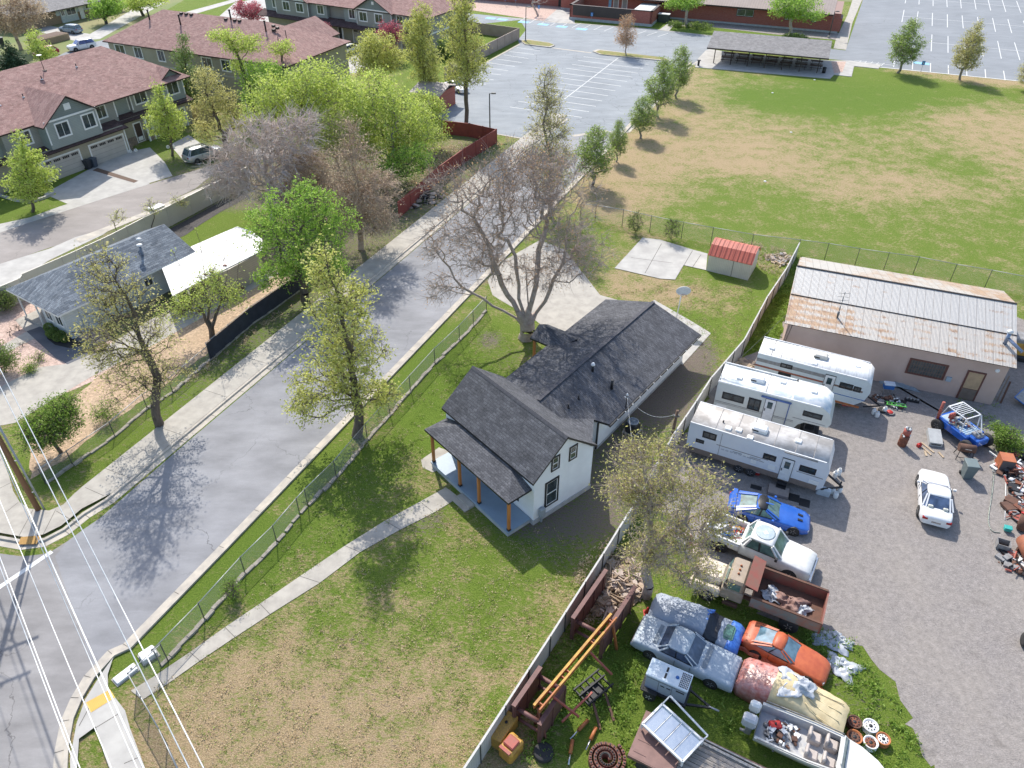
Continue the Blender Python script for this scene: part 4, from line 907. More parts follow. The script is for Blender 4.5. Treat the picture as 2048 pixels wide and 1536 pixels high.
mb = MB(); mb.tube((-1.2, 8.6, 3.3), (-1.2, 8.6, 4.4), .1, n=8, m=1); mb.lathe([(.12, 1.1), (.24, 1.2), (.24, 1.26), (.05, 1.32)], (-1.2, 8.6, 3.3), 12); mb.lathe([(.12, .9), (.24, 1.0), (.05, 1.1)], (-2.1, 9.2, 3.6), 12); obj('flue', mb, [WHITE, pm("flue_blue", (.16, .20, .27), .4)], cr)
W = Wall((0, 0), (1, 0), (0, -1)); window(ct, W, -3.0, -1.9, .9, 2.3, WHITE, WHITE, .1, 'v'); window(ct, W, -1.5, -.4, .9, 2.3, WHITE, WHITE, .1, 'v')
W = Wall((0, 0), (0, 1), (1, 0)); window(ct, W, 3.2, 4.6, 1.0, 2.2, WHITE, WHITE, .1); window(ct, W, 7.2, 8.2, 1.2, 2.2, WHITE, WHITE, .1)
mb = MB(); mb.box(-6.2, -6.1, -.3, -.2, 0, 2.6); mb.box(-3.6, -3.5, -.3, -.2, 0, 2.6); mb.box(-6.3, -3.4, -.4, 1.2, 0, .25, 1); obj('porch_post', mb, [WHITE, CONC], ct)
mb = MB(); wbox(mb, Wall((0, 1.2), (1, 0), (0, -1)), -5.2, -4.2, .25, 2.3, 0, .06); obj('front_door', mb, BLACK, ct)
# corrugated white annex
p = G(350, 600, 2.6); an = thing('carport', 'long carport with white ribbed metal roof behind the cottage', 'carport', (p.x, p.y, 0), 0)
def anp(px, py, z): q = G(px, py, z); return (q.x - p.x, q.y - p.y, z)
top = [anp(345, 592, 2.55), anp(405, 560, 2.55), anp(460, 533, 2.5), anp(528, 499, 2.5), anp(524, 478, 2.6), anp(503, 462, 2.75), anp(474, 453, 2.8), anp(430, 472, 2.8), anp(384, 492, 2.75), anp(322, 531, 2.7), anp(333, 560, 2.6)]
RIBW = siding("white_ribbed_metal", (.62, .61, .58), .30, .5, dark=.6, axis=0)
mb = MB(); mb.slab(top, .1); o = obj('roof', mb, RIBW, an)
mb = MB(); mb.prism([(q[0] + (0 if i not in (3, 4) else -.3), q[1]) for i, q in enumerate(anp(a, b, 2.4) for a, b in ((405, 563), (460, 538), (520, 505), (515, 482), (470, 460), (388, 495)))], 0, 2.42, 0); obj('wall', mb, siding("carport_siding", (.47, .43, .36), .2), an)
for a, b in ((352, 590), (375, 577)):
    q = anp(a, b, 2.5); mb = MB(); mb.box(q[0] - .06, q[0] + .06, q[1] - .06, q[1] + .06, 0, 2.5); obj('post', mb, WHITE, an)
mb = MB()
for a, b, c in ((450, 532, 0), (424, 545, 0), (412, 550, 0)):
    q = anp(a, b, 2.5); mb.bbox(q[0] - .16, q[0] + .16, q[1] - .1, q[1] + .1, 2.5, 2.62, .03)
objs('roof_weight', mb, pm("brick_red", (.40, .12, .09), .8, (.35, .25, .2), 9), an)

# ------------------------------------------------------------ church building, brick
K0 = G(1380 + 905 / 3.066, 212 / 3.066); KA = R(-21.5)
ch = thing('brick_hall', 'long red brick hall with low brown tiled roof along the top edge', 'hall', (K0.x, K0.y, 0), KA)
def brick(name, c, c2, mo, sc=1):
    m, n, l, b = newmat(name); br = n.new("ShaderNodeTexBrick"); l.new(coords(n, l, (1, 1, 1), (R(90), 0, 0)), br.inputs['Vector'])
    br.inputs['Scale'].default_value = sc; br.inputs['Brick Width'].default_value = .3; br.inputs['Row Height'].default_value = .1; br.inputs['Mortar Size'].default_value = .008
    br.inputs['Color1'].default_value = rgb(c); br.inputs['Color2'].default_value = rgb(c2); br.inputs['Mortar'].default_value = rgb(mo)
    l.new(br.outputs[0], b.inputs['Base Color']); b.inputs['Roughness'].default_value = .9; return m
BRICK = brick("red_brick", (.33, .085, .06), (.40, .125, .09), (.30, .20, .17))
mb = MB(); mb.box(-57.5, -.2, 1.0, 14, .35, 3.5, 0); mb.box(-57.5, -.15, .95, 14, 0, .35, 1); mb.box(-96, -57.5, 3.4, 16, 0, 3.2, 0); mb.box(-2, .2, .9, 5, .36, 2.7, 0); obj('wall', mb, [BRICK, FOUND], ch)
TILE = siding("brown_roof_tiles", (.36, .29, .25), .5, .8, dark=.75, axis=0)
mb = MB(); mb.slab([(-57, -.6, 3.55), (-1.6, -.6, 3.55), (-9, 7.5, 6.6), (-57, 7.5, 6.6)], .25, 0, 1); mb.slab([(-1.6, -.6, 3.55), (-1.6, 15.6, 3.55), (-9, 7.5, 6.6)], .25, 0, 1); mb.slab([(-57, 7.5, 6.6), (-9, 7.5, 6.6), (-1.6, 15.6, 3.55), (-57, 15.6, 3.55)], .25, 0, 1)
mb.slab([(-97, 2.6, 3.2), (-57, 2.6, 3.2), (-57, 17, 3.3), (-97, 17, 3.3)], .2, 0, 1); obj('roof', mb, [TILE, DRIP], ch)
Wc = Wall((0, 1.0), (1, 0), (0, -1))
for a, b in ((-20.0, -16.6), (-10.6, -9.4), (-5.4, -4.5), (-31.3, -30)): window(ch, Wc, a, b, 1.6, 3.0, BLACK, WHITE, .1, 'v')
Wd = Wall((0, 3.4), (1, 0), (0, -1)); mb = MB(); wbox(mb, Wd, -58.9, -57.2, 0, 2.4, 0, .05); obj('door', mb, BLACK, ch)
# service yard enclosure
mb = MB(); mb.box(-52.6, -35.3, -7.9, -7.5, .5, 2.75, 0); mb.box(-52.65, -35.2, -7.95, -7.45, 0, .5, 1); mb.box(-35.7, -35.3, -7.9, 1.0, .5, 2.75, 0); mb.box(-35.75, -35.2, -7.9, 1.0, 0, .5, 1); mb.box(-52.6, -52.2, -7.9, 1.0, .5, 2.75, 0); mb.box(-39.5, -35.7, -7.5, 1.0, 2.3, 2.62, 2); mb.box(-39.5, -39.2, -7.5, 1, .5, 2.5, 0)
mb.box(-52.7, -35.2, -8.0, -7.45, 2.75, 2.87, 3); mb.box(-35.75, -35.2, -8.0, 1.0, 2.75, 2.87, 3); mb.box(-52.7, -52.15, -8.0, 1.0, 2.75, 2.87, 3); mb.box(-51.9, -39.6, -8.0, -7.9, .95, 2.75, 4)
obj('service_yard_wall', mb, [BRICK, FOUND, pm("flat_roof_white", (.62, .64, .62), .7), DRIP, siding("brown_slats", (.06, .045, .04), .25, axis=0)], ch)
mb = MB()
for a in (-43.3, -45.2): wbox(mb, Wc, a - .6, a + .6, .3, 3.1, 0, .08, 0); wbox(mb, Wc, a - .45, a + .45, .5, 2.9, .08, .1, 1)
wbox(mb, Wc, -46.8, -46.2, 1.2, 3.2, 0, .05, 2); obj('service_door', mb, [WHITE, pm("door_grey", (.35, .34, .33), .6), BLUEP], ch)
# parking signs on posts by the bays
SIGNB = pm("sign_blue", (.04, .20, .52), .5, (.05, .24, .56), 3)
def sign(px, py, label, h=1.7):
    p = G(px, py); s = thing('parking_sign', label, 'sign', p, KA, 'blue accessible parking signs')
    mb = MB(); mb.tube((0, 0, 0), (0, 0, h), .03, n=6); obj('post', mb, pm("sign_post", (.35, .36, .36), .5), s)
    mb = MB(); mb.box(-.24, .24, -.035, -.01, h - .55, h + .1); 
    f = obj('sign_face', mb, SIGNB, s); mb = MB(); mb.lathe([(.04, 0), (.04, .012)], (0, -.05, h - .05), 8, axis='y'); mb.box(-.03, .03, -.045, -.036, h - .3, h - .1); mb.box(-.03, .12, -.045, -.036, h - .33, h - .27); mb.box(.06, .12, -.045, -.036, h - .45, h - .33); obj('sign_symbol', mb, WHITE, f)
for x, y, lb in ((288, 48, 'leftmost blue parking sign before the brick wing at the very top'), (373, 48, 'second blue parking sign from the left in front of the brick wing'), (563, 120, 'tall blue parking sign standing beside the bent tree in the tan gravel')): sign(940 + x / 4.096, y / 4.096, lb)
sign(940 + 995 / 4.096, 182 / 4.096, 'blue parking sign against the low base of the brick service yard'); sign(940 + 826 / 4.096, 150 / 4.096, 'blue parking sign at the left corner of the brick service yard'); sign(1700 + 515 / 3.649, 527 / 3.649, 'lone blue parking sign on a post beside the wide car park tree')
# transformer beside enclosure
p = G(940 + 1585 / 4.096, 180 / 4.096); tb = thing('utility_cabinet', 'dark green utility cabinet beside the brick service yard', 'utility cabinet', p, KA); mb = MB(); mb.bbox(-1.1, 1.1, -.7, .7, 0, 1.5, .05); mb.box(-1.2, 1.2, -.75, .75, 1.5, 1.62, 1); obj('housing', mb, [pm("cab_green", (.05, .07, .06), .5), WHITE], tb)
# ------------------------------------------------------------ picnic shelter
P0 = G(1380 + 143 / 3.066, 390 / 3.066); PAz = R(-20)
pv = thing('picnic_shelter', 'long open picnic shelter with grey shingle roof and dark posts', 'shelter', (P0.x, P0.y, 0), PAz)
mb = MB(); e0, e1, lz, hz = -1.3, 18.3, 2.85, 4.1
mb.slab([(e0, -1.6, lz), (e1, -1.6, lz), (e1, 5.2, hz), (e0, 5.2, hz)], .22, 0, 1); mb.slab([(e0, 5.2, hz), (e1, 5.2, hz), (e1, 11, lz), (e0, 11, lz)], .22, 0, 1)
obj('roof', mb, [SH_GREY, pm("brown_steel", (.05, .035, .03), .6)], pv)
BRST = _mc["brown_steel"]
for k in range(7):
    for v in (0, 9.4):
        u = k * 2.83; mb = MB(); mb.box(u - .07, u + .07, v - .07, v + .07, .08, 2.9 + (.1 if v else .1)); mb.beam((u, v, 2.5), (u + .6, v, 2.95), .07); mb.beam((u, v, 2.5), (u - .6, v, 2.95), .07); obj('post', mb, BRST, pv)
mb = MB(); mb.beam((e0, 0, 2.95), (e1, 0, 2.95), .12, .2); mb.beam((e0, 9.4, 2.95), (e1, 9.4, 2.95), .12, .2)
for k in range(7): mb.beam((k * 2.83, 0, 2.95), (k * 2.83, 9.4, 2.95), .1, .16)
obj('beam', mb, BRST, pv)
WOODT = pm("brown_bench_wood", (.13, .085, .065), .8, (.10, .065, .05), 5)
k0 = None
pos = [('leftmost', 0), ('second', 1), ('third', 2), ('fourth', 3), ('fifth', 4), ('sixth', 5), ('rightmost', 6)]
for i, (nm_, k) in enumerate(pos):
    for j, v in enumerate((2.0, 5.0)):
        q = P0 + Matrix.Rotation(PAz, 3, 'Z') @ Vector((2.0 + k * 2.45, v, .08)); lb = f"{nm_} {'front' if j == 0 else 'back'} row brown picnic table under the grey shelter roof"
        if k0 is None:
            k0 = thing('picnic_table', lb, 'picnic table', q, PAz, 'picnic tables under the shelter')
            mb = MB(); mb.box(-1.0, 1.0, -.38, .38, .72, .78); obj('table_top', mb, WOODT, k0)
            for s in (-1, 1):
                mb = MB(); mb.box(-1.0, 1.0, s * .72 - .13, s * .72 + .13, .42, .47); obj('bench', mb, WOODT, k0)
            for s in (-.7, .7):
                mb = MB(); mb.beam((s, -.72, 0), (s, -.2, .72), .06); mb.beam((s, .72, 0), (s, .2, .72), .06); mb.beam((s, -.8, .4), (s, .8, .4), .05); obj('leg', mb, BRST, k0)
        else: dup(k0, q, PAz, lb)
p = G(1380 + 818 / 3.066, 450 / 3.066); t = thing('litter_bin', 'round black litter bin at the right end of the picnic shelter', 'litter bin', p, 0); mb = MB(); mb.lathe([(.28, 0), (.32, .9)], n=12); obj('barrel', mb, BLACK, t); mb = MB(); mb.lathe([(.33, .9), (.33, .96), (.1, 1.05)], n=12); obj('lid', mb, BLACK, t)
p = G(1380 + 50 / 3.066, 405 / 3.066); t = thing('drinking_fountain', 'small dark drinking fountain on the pale slab left of the shelter', 'drinking fountain', p, 0); mb = MB(); mb.box(-.15, .15, -.15, .15, 0, .9); mb.box(-.3, .3, -.25, .2, .9, 1.0); obj('pedestal', mb, BLACK, t); mb = MB(); mb.tube((.1, 0, 1.0), (.1, 0, 1.1), .03, n=6); obj('spout', mb, WHITEMET, t)
# ------------------------------------------------------------ brick bin store by the car park
p = G(887, 222); bs = thing('bin_store', 'small brick bin store with ribbed pale roof at the car park edge', 'bin store', (p.x - 4.2, p.y + .5, 0), LA)
mb = MB(); mb.box(0, 4, 0, 5, 0, 2.6); obj('wall', mb, BRICK, bs); mb = MB(); mb.slab([(-.4, -.5, 2.6), (4.5, -.5, 2.6), (4.5, 2.6, 3.4), (-.4, 2.6, 3.4)], .15); mb.slab([(-.4, 2.6, 3.4), (4.5, 2.6, 3.4), (4.5, 5.6, 2.6), (-.4, 5.6, 2.6)], .15)
obj('roof', mb, siding("brown_tile_ribs", (.38, .32, .28), .35, axis=1, dark=.55), bs)
# ============================================================ TREES AND SHRUBS
def leafmat(name, c1, c2, c3, trans=.45):
    m, n, l, b = newmat(name)
    g = n.new("ShaderNodeNewGeometry"); r_ = ramp(n, [(0, c1), (.5, c2), (1, c3)]); l.new(g.outputs['Random Per Island'], r_.inputs[0])
    l.new(r_.outputs[0], b.inputs['Base Color']); b.inputs['Roughness'].default_value = .6; b.inputs['Specular IOR Level'].default_value = .3
    t = n.new("ShaderNodeBsdfTranslucent"); l.new(r_.outputs[0], t.inputs[0]); mx = n.new("ShaderNodeMixShader"); mx.inputs[0].default_value = trans
    l.new(b.outputs[0], mx.inputs[1]); l.new(t.outputs[0], mx.inputs[2]); l.new(mx.outputs[0], n["Material Output"].inputs[0])
    return m
LF = dict(straw=leafmat("straw_blades", (.40, .30, .17), (.52, .41, .25), (.66, .54, .36), .2), 
    yellow=leafmat("yellow_green_leaves", (.40, .43, .10), (.56, .58, .15), (.70, .70, .28)),
    bright=leafmat("bright_green_leaves", (.20, .35, .05), (.32, .50, .08), (.46, .62, .14)),
    spring=leafmat("spring_green_leaves", (.36, .47, .08), (.52, .62, .13), (.66, .73, .24)),
    olive=leafmat("olive_leaves", (.38, .37, .12), (.54, .51, .18), (.66, .61, .28)),
    pear=leafmat("pear_leaves", (.20, .30, .06), (.30, .42, .09), (.44, .55, .15)),
    fir=leafmat("fir_needles", (.035, .065, .03), (.05, .09, .04), (.08, .13, .06), .1),
    ltfir=leafmat("light_fir_needles", (.18, .27, .07), (.26, .36, .10), (.34, .44, .15), .2),
    plum=leafmat("plum_leaves", (.32, .06, .09), (.46, .12, .16), (.58, .22, .25)),
    bud=leafmat("russet_buds", (.42, .24, .12), (.54, .33, .17), (.62, .44, .27)),
    tan=leafmat("tan_twig_leaves", (.48, .37, .25), (.58, .47, .32), (.68, .57, .42)),
    shrub=leafmat("shrub_leaves", (.12, .19, .045), (.20, .29, .07), (.32, .41, .12)),
    weed=leafmat("weed_leaves", (.14, .24, .03), (.22, .35, .055), (.36, .48, .11)))
BARK = pm("grey_bark", (.30, .26, .22), .9, (.19, .165, .14), 6, stretch=(1, 1, .3))
BARKD = pm("dark_bark", (.15, .12, .095), .9, (.09, .072, .058), 6, stretch=(1, 1, .3))
BARKX = pm("sunbleached_bark", (.66, .56, .50), .9, (.46, .38, .33), 4)
BARKM = pm("mid_bark", (.44, .36, .31), .9, (.30, .24, .20), 4)
BARKL = pm("pale_twig_bark", (.52, .43, .37), .9, (.37, .30, .25), 4, stretch=(1, 1, .3))
BARKO = pm("russet_bark", (.50, .38, .28), .9, (.34, .25, .18), 4)
def blob3(b, base):
    px, py, rx, ry = b; c = VP(px, py, base); k = (c - Vector((0, 0, CAMH))).dot(FWD) / FPX
    th = math.atan2(CAMH - c.z, math.hypot(c.x, c.y)); Rx = rx * k
    rz = math.sqrt(max((ry * k) ** 2 - (Rx * math.sin(th)) ** 2, (.45 * ry * k) ** 2)) / math.cos(th)
    return np.array(c), np.array([Rx, Rx, rz])
def tubes(P0, P1, R0, R1, sides):
    P0, P1 = np.asarray(P0), np.asarray(P1); d = P1 - P0; d /= np.maximum(np.linalg.norm(d, axis=1, keepdims=True), 1e-6)
    up = np.where(np.abs(d[:, 2:3]) > .9, np.array([[1., 0, 0]]), np.array([[0, 0, 1.]]))
    x = np.cross(d, up); x /= np.linalg.norm(x, axis=1, keepdims=True); y = np.cross(x, d); N = len(P0); V = []
    for P, Rr in ((P0, R0), (P1, R1)):
        for i in range(sides):
            t = 2 * math.pi * i / sides; V.append(P + (x * math.cos(t) + y * math.sin(t)) * np.asarray(Rr)[:, None])
    V = np.stack(V, 1).reshape(-1, 3); o = np.arange(N)[:, None] * 2 * sides; F = []
    for i in range(sides):
        j = (i + 1) % sides; F.append(np.concatenate([o + i, o + j, o + sides + j, o + sides + i], 1))
    return V, np.concatenate(F, 0)
def leaves(C, size, rg, flat=.0, asp=.6):
    N = len(C); a = rg.normal(size=(N, 3)); a[:, 2] *= (1 - flat * .8); a /= np.linalg.norm(a, axis=1, keepdims=True)
    b = rg.normal(size=(N, 3)); b = np.cross(a, b); b /= np.linalg.norm(b, axis=1, keepdims=True)
    s = (size * rg.uniform(.6, 1.35, N))[:, None]; a = a * s / 2; b = b * s * asp / 2
    V = np.stack([C - a, C + b * .9 - a * .15, C + a, C - b * .9 - a * .15], 1).reshape(-1, 3)
    return V, np.arange(N * 4).reshape(N, 4)
def grow(base, blobs, stems, N, rg, trunk_r, tip_r, droop=.0, lowpen=1.2, fork=None, surf=2.2, pathw=.22, limb=.8):
    """skeleton: trunk and limbs reaching to points spread through the crown"""
    B = [blob3(b, base) for b in blobs] if blobs and len(blobs[0]) == 4 else blobs
    vol = np.array([r.prod() ** .8 for _, r in B]); vol /= vol.sum()
    T = []
    for (c, r), v in zip(B, vol):
        k = max(3, int(N * v)); d = rg.normal(size=(k, 3)); d /= np.linalg.norm(d, axis=1, keepdims=True)
        T.append(c + d * r * (rg.uniform(0, 1, k) ** (1 / surf))[:, None])
    T = np.concatenate(T); T = T[T[:, 2] > .25]
    base = np.array(base); nodes = [base]; par = [-1]; pl = [0.0]
    def add_path(i0, p1, kinks, jit):
        p0 = nodes[i0]; L = np.linalg.norm(p1 - p0); i = i0
        for k in range(1, kinks + 1):
            t = k / kinks; p = p0 + (p1 - p0) * t
            if k < kinks: p = p + rg.normal(size=3) * L * jit + np.array([0, 0, math.sin(t * math.pi) * L * -droop])
            pl.append(pl[i] + np.linalg.norm(p - nodes[i])); nodes.append(p); par.append(i); i = len(nodes) - 1
        return i
    for s in stems:
        i = 0 if s[0] == 0 else add_path.root
        for q in s[1:]: i = add_path(i, np.array(q), 3, .04)
        if s[0] == 0: add_path.root = i
    low = min(c[2] - r[2] for c, r in B)
    A = np.array(nodes); D = ((T[:, None, :] - A[None]) ** 2).sum(2).min(1); T = T[np.argsort(D)]
    NA = np.zeros((len(nodes) + len(T) * 3 + 10, 3)); NA[:len(nodes)] = nodes; PL = np.zeros(len(NA)); PL[:len(pl)] = pl
    hmin = base[2] + (fork if fork is not None else 1.0)
    tips = []
    for t in T:
        n = len(nodes); d = np.linalg.norm(NA[:n] - t, axis=1)
        c = d * (1 + lowpen * np.clip((NA[:n, 2] - t[2]) / (d + .01), 0, 1)) + pathw * PL[:n] + (NA[:n, 2] < hmin) * 50
        i = int(np.argmin(c)); n0 = len(nodes); e = add_path(i, t, 3 if d[i] > 1.2 else 2, .06); tips.append(e)
        for k in range(n0, len(nodes)): NA[k] = nodes[k]; PL[k] = pl[k]
    n = len(nodes); par = np.array(par); cnt = np.zeros(n); cnt[tips] = 1
    for i in range(n - 1, 0, -1): cnt[par[i]] += cnt[i]
    cnt = np.maximum(cnt, 1); ex = math.log(trunk_r / tip_r) / math.log(cnt[0] + 1)
    rad = tip_r * cnt ** ex
    rad = np.where(cnt < .75 * cnt[0], np.maximum(rad * limb, tip_r), rad)
    P = np.array(nodes); return P, par, rad, np.array(tips), np.array([c for c, _ in B])
def tree(name, label, cat, base_px, blobs, stems=(), N=300, trunk_r=.3, tip_r=.015, leaf='yellow', ls=.16, lpt=30, spread=.35, twigs=3, tl=.5, bark=None, seed=1, group=None, droop=0.0, lowpen=1.2, fork=None, bare=0.0, tleaf=2, twr=.008, flat=.2, world=None, pathw=.22, surf=2.2, crownname='crown', gap=.3, limb=.8):
    rg = np.random.default_rng(seed); base = G(*base_px) if world is None else Vector(world)
    st = [(s[0],) + tuple(np.array(VP(px, py, base)) for px, py in s[1:]) if s[0] in (0, 1) else s for s in stems]
    P, par, rad, tips, cs = grow(base, blobs, st, N, rg, trunk_r, tip_r, droop, lowpen, fork, surf, pathw, limb)
    i = np.arange(1, len(P)); thick = rad[i] > tip_r * 2.2
    root = thing(name, label, cat, base, 0, group); b0 = np.array(base); cm = cs.mean(0)
    a = i[thick]; V, F = tubes(P[par[a]] - b0, P[a] - b0, np.where(par[a] == 0, rad[par[a]] * 1.15, rad[par[a]]), rad[a], 7)
    npobj('trunk', V, F, bark or BARK, root, None, True)
    a = i[~thick]; Vs, Fs, n = [], [], 0
    V, F = tubes(P[par[a]] - b0, P[a] - b0, np.minimum(rad[par[a]], rad[a] * 1.6), rad[a], 4); Vs.append(V); Fs.append(F); n += len(V)
    tt = []
    if twigs:
        src = np.repeat(P[np.concatenate([tips, a[::2]])], twigs, 0); out = src - cm; out /= np.linalg.norm(out, axis=1, keepdims=True) + 1e-6
        d = out * .55 + rg.normal(size=src.shape) * .6; d[:, 2] -= droop * 2; d /= np.linalg.norm(d, axis=1, keepdims=True)
        L = tl * rg.uniform(.4, 1.3, len(src)); mid = src + d * L[:, None] * .5 + rg.normal(size=src.shape) * .06; end = mid + (d + rg.normal(size=d.shape) * .3) * L[:, None] * .5
        for p, q, r0, r1 in ((src, mid, twr * 1.3, twr), (mid, end, twr, twr * .5)):
            V, F = tubes(p - b0, q - b0, np.full(len(p), r0), np.full(len(p), r1), 3); Vs.append(V); Fs.append(F + n); n += len(V)
        tt = end
    br = npobj('branches', np.concatenate(Vs), np.concatenate(Fs), bark or BARK, root)
    if leaf:
        ph = rg.uniform(0, 6, 3); q = P[tips] * (2.4 / max(.8, spread * 2.2)); fld = np.sin(q[:, 0] + ph[0] + np.sin(q[:, 2])) + np.sin(q[:, 1] * 1.1 + ph[1]) + np.sin(q[:, 2] * 1.2 + ph[2] + np.sin(q[:, 0])); keep = (rg.uniform(size=len(tips)) >= bare) & (fld > -1.6 + gap * 2.6); C = np.repeat(P[tips][keep], lpt, 0); C = C + rg.normal(size=C.shape) * spread * np.array([1, 1, .7])
        if twigs and tleaf: k = rg.uniform(size=len(tt)) >= bare; E = np.repeat(tt[k], tleaf, 0); C = np.concatenate([C, E + rg.normal(size=E.shape) * .1])
        C = C[C[:, 2] > .1]; V, F = leaves(C - b0, ls, rg, flat); npobj(crownname, V, F, LF[leaf], root)
    return root
# --- big near trees
tree('bare_tree', 'huge bare spreading tree with thick grey trunk behind the white house', 'tree', (1052, 676), [(1010, 390, 105, 85), (1095, 400, 105, 95), (930, 470, 95, 70), (1150, 500, 80, 60), (890, 370, 60, 40), (1050, 330, 90, 45), (890, 570, 50, 35), (1090, 540, 70, 45), (990, 520, 60, 50)],
     [(0, (1054, 645)), (1, (1015, 590), (985, 520), (950, 440)), (1, (1038, 570), (1015, 480)), (1, (1072, 570), (1088, 470)), (1, (1100, 580), (1130, 500)), (1, (985, 612), (925, 575), (885, 520)), (1, (1052, 540))],
     N=1250, trunk_r=.62, tip_r=.017, leaf='bud', ls=.13, lpt=1, spread=.2, twigs=4, tl=.9, bark=BARKM, seed=3, lowpen=1.3, bare=.5, tleaf=1, twr=.010, fork=1.6, pathw=.13, limb=.62)
tree('street_tree', 'tall yellow green tree on the verge in front of the white house', 'tree', (714, 872), [(650, 530, 38, 60), (680, 610, 72, 65), (690, 700, 85, 65), (665, 770, 95, 60), (745, 790, 60, 45), (620, 810, 50, 35)],
     [(0, (712, 800), (702, 700), (680, 590), (650, 500))], N=520, trunk_r=.34, leaf='yellow', ls=.19, lpt=24, spread=.24, twigs=3, tl=.6, bark=BARKD, seed=5, fork=2.2, bare=.1)
tree('street_tree', 'tall thin leaning tree with sparse olive leaves beside the left pavement', 'tree', (320, 852), [(205, 540, 50, 50), (240, 610, 75, 60), (270, 690, 95, 60), (290, 760, 80, 45), (200, 680, 50, 50), (350, 740, 40, 30)],
     [(0, (312, 790), (290, 700), (250, 590), (205, 500)), (1, (300, 690), (310, 600))], N=430, trunk_r=.30, leaf='olive', ls=.15, lpt=7, spread=.24, twigs=4, tl=.7, twr=.006, bark=BARKD, seed=8, fork=2.0, bare=.15)
tree('yard_tree', 'multi stemmed pruned tree with feathery green shoots behind the black screen fence', 'tree', (425, 676), [(400, 600, 55, 28), (355, 620, 40, 25), (460, 590, 35, 25), (420, 560, 30, 25)],
     [(0, (422, 655)), (1, (395, 610), (360, 530), (345, 500)), (1, (415, 600), (405, 520), (395, 470)), (1, (440, 610), (455, 540), (452, 480)), (1, (445, 600), (475, 560), (480, 500))], N=190, trunk_r=.24, leaf='spring', ls=.16, lpt=16, spread=.35, twigs=4, tl=.6, bark=BARKD, seed=9, fork=.8, bare=.1)
tree('leafy_tree', 'round bright green tree beside the carport and left pavement', 'tree', (610, 600), [(600, 405, 65, 50), (545, 450, 60, 45), (655, 450, 60, 60), (600, 500, 80, 60), (560, 545, 50, 35), (650, 540, 55, 40)],
     [(0, (608, 560), (602, 480))], N=600, trunk_r=.35, leaf='bright', ls=.21, lpt=34, spread=.28, twigs=2, gap=.42, bark=BARKD, seed=12, fork=1.6)
tree('fence_tree', 'spreading half leafed tree between the panel fence and the parked vehicles', 'tree', (1292, 1192), [(1265, 915, 55, 40), (1330, 920, 55, 45), (1300, 985, 85, 55), (1390, 975, 65, 50), (1430, 1040, 45, 45), (1350, 1060, 80, 55), (1300, 1100, 60, 50), (1390, 1140, 60, 40), (1250, 980, 40, 40)],
     [(0, (1296, 1120)), (1, (1300, 1040), (1290, 950)), (1, (1340, 1060), (1400, 990)), (1, (1330, 1110), (1400, 1090))], N=620, trunk_r=.27, tip_r=.015, leaf='olive', ls=.13, lpt=13, spread=.26, twigs=4, tl=.7, bark=BARKM, seed=14, fork=1.2, twr=.008, bare=.2, gap=.4)
tree('tall_tree', 'tall narrow tree with thin early leaves rising behind the huge bare tree', 'tree', (1100, 432), [(1092, 165, 20, 26), (1094, 205, 34, 28), (1096, 255, 44, 32), (1098, 310, 52, 32), (1100, 355, 45, 30)], [(0, (1099, 380), (1097, 300), (1093, 220), (1091, 150))], N=430, trunk_r=.26, leaf='olive', ls=.16, lpt=10, spread=.28, twigs=5, tl=.8, bark=BARK, seed=15, fork=2, bare=.15)
# --- the thicket left of the street
tree('bare_conifer', 'brown bare conifer with drooping twigs at the street side of the thicket', 'tree', (722, 500), [(700, 265, 22, 26), (708, 315, 48, 36), (725, 375, 75, 45), (735, 430, 70, 40), (700, 400, 50, 40)], [(0, (718, 440), (708, 340), (697, 245))], N=430, trunk_r=.28, leaf='tan', ls=.16, lpt=3, spread=.3, twigs=5, tl=1.1, bark=BARKO, seed=21, droop=.05, twr=.016, fork=2, tleaf=1)
tree('bare_thicket_tree', 'wide leafless pinkish grey tree on the left side of the thicket', 'tree', (545, 440), [(520, 280, 70, 50), (470, 330, 55, 45), (580, 300, 55, 60), (445, 375, 40, 30), (530, 350, 80, 50), (600, 250, 40, 40)], [(0, (540, 380), (530, 320))], N=560, trunk_r=.30, leaf='tan', ls=.13, lpt=1, spread=.3, twigs=4, tl=1.3, bark=BARKX, seed=22, twr=.021, tip_r=.03, gap=.1, fork=1.2, tleaf=0)
tree('thicket_tree', 'broad pale green tree in the middle of the thicket', 'tree', (610, 340), [(565, 180, 65, 42), (640, 165, 70, 45), (600, 230, 75, 45), (680, 200, 50, 45), (530, 220, 40, 40)], [(0, (612, 290))], N=560, trunk_r=.35, leaf='spring', ls=.25, lpt=30, spread=.5, twigs=3, bark=BARK, seed=23, fork=2)
tree('thicket_tree', 'broad lime green tree on the right side of the thicket beside the bin store', 'tree', (780, 360), [(740, 190, 65, 50), (800, 230, 65, 50), (835, 270, 45, 50), (780, 290, 65, 45), (720, 240, 50, 45)], [(0, (782, 320))], N=620, trunk_r=.38, leaf='spring', ls=.25, lpt=32, spread=.5, twigs=3, bark=BARK, seed=24, fork=2)
tree('thicket_tree', 'darker green low tree tucked in the thicket behind the red fence', 'tree', (775, 395), [(800, 330, 40, 28), (830, 320, 35, 30), (770, 345, 30, 22)], [], N=200, trunk_r=.2, leaf='bright', ls=.22, lpt=22, spread=.45, twigs=3, bark=BARKD, seed=25, fork=1)
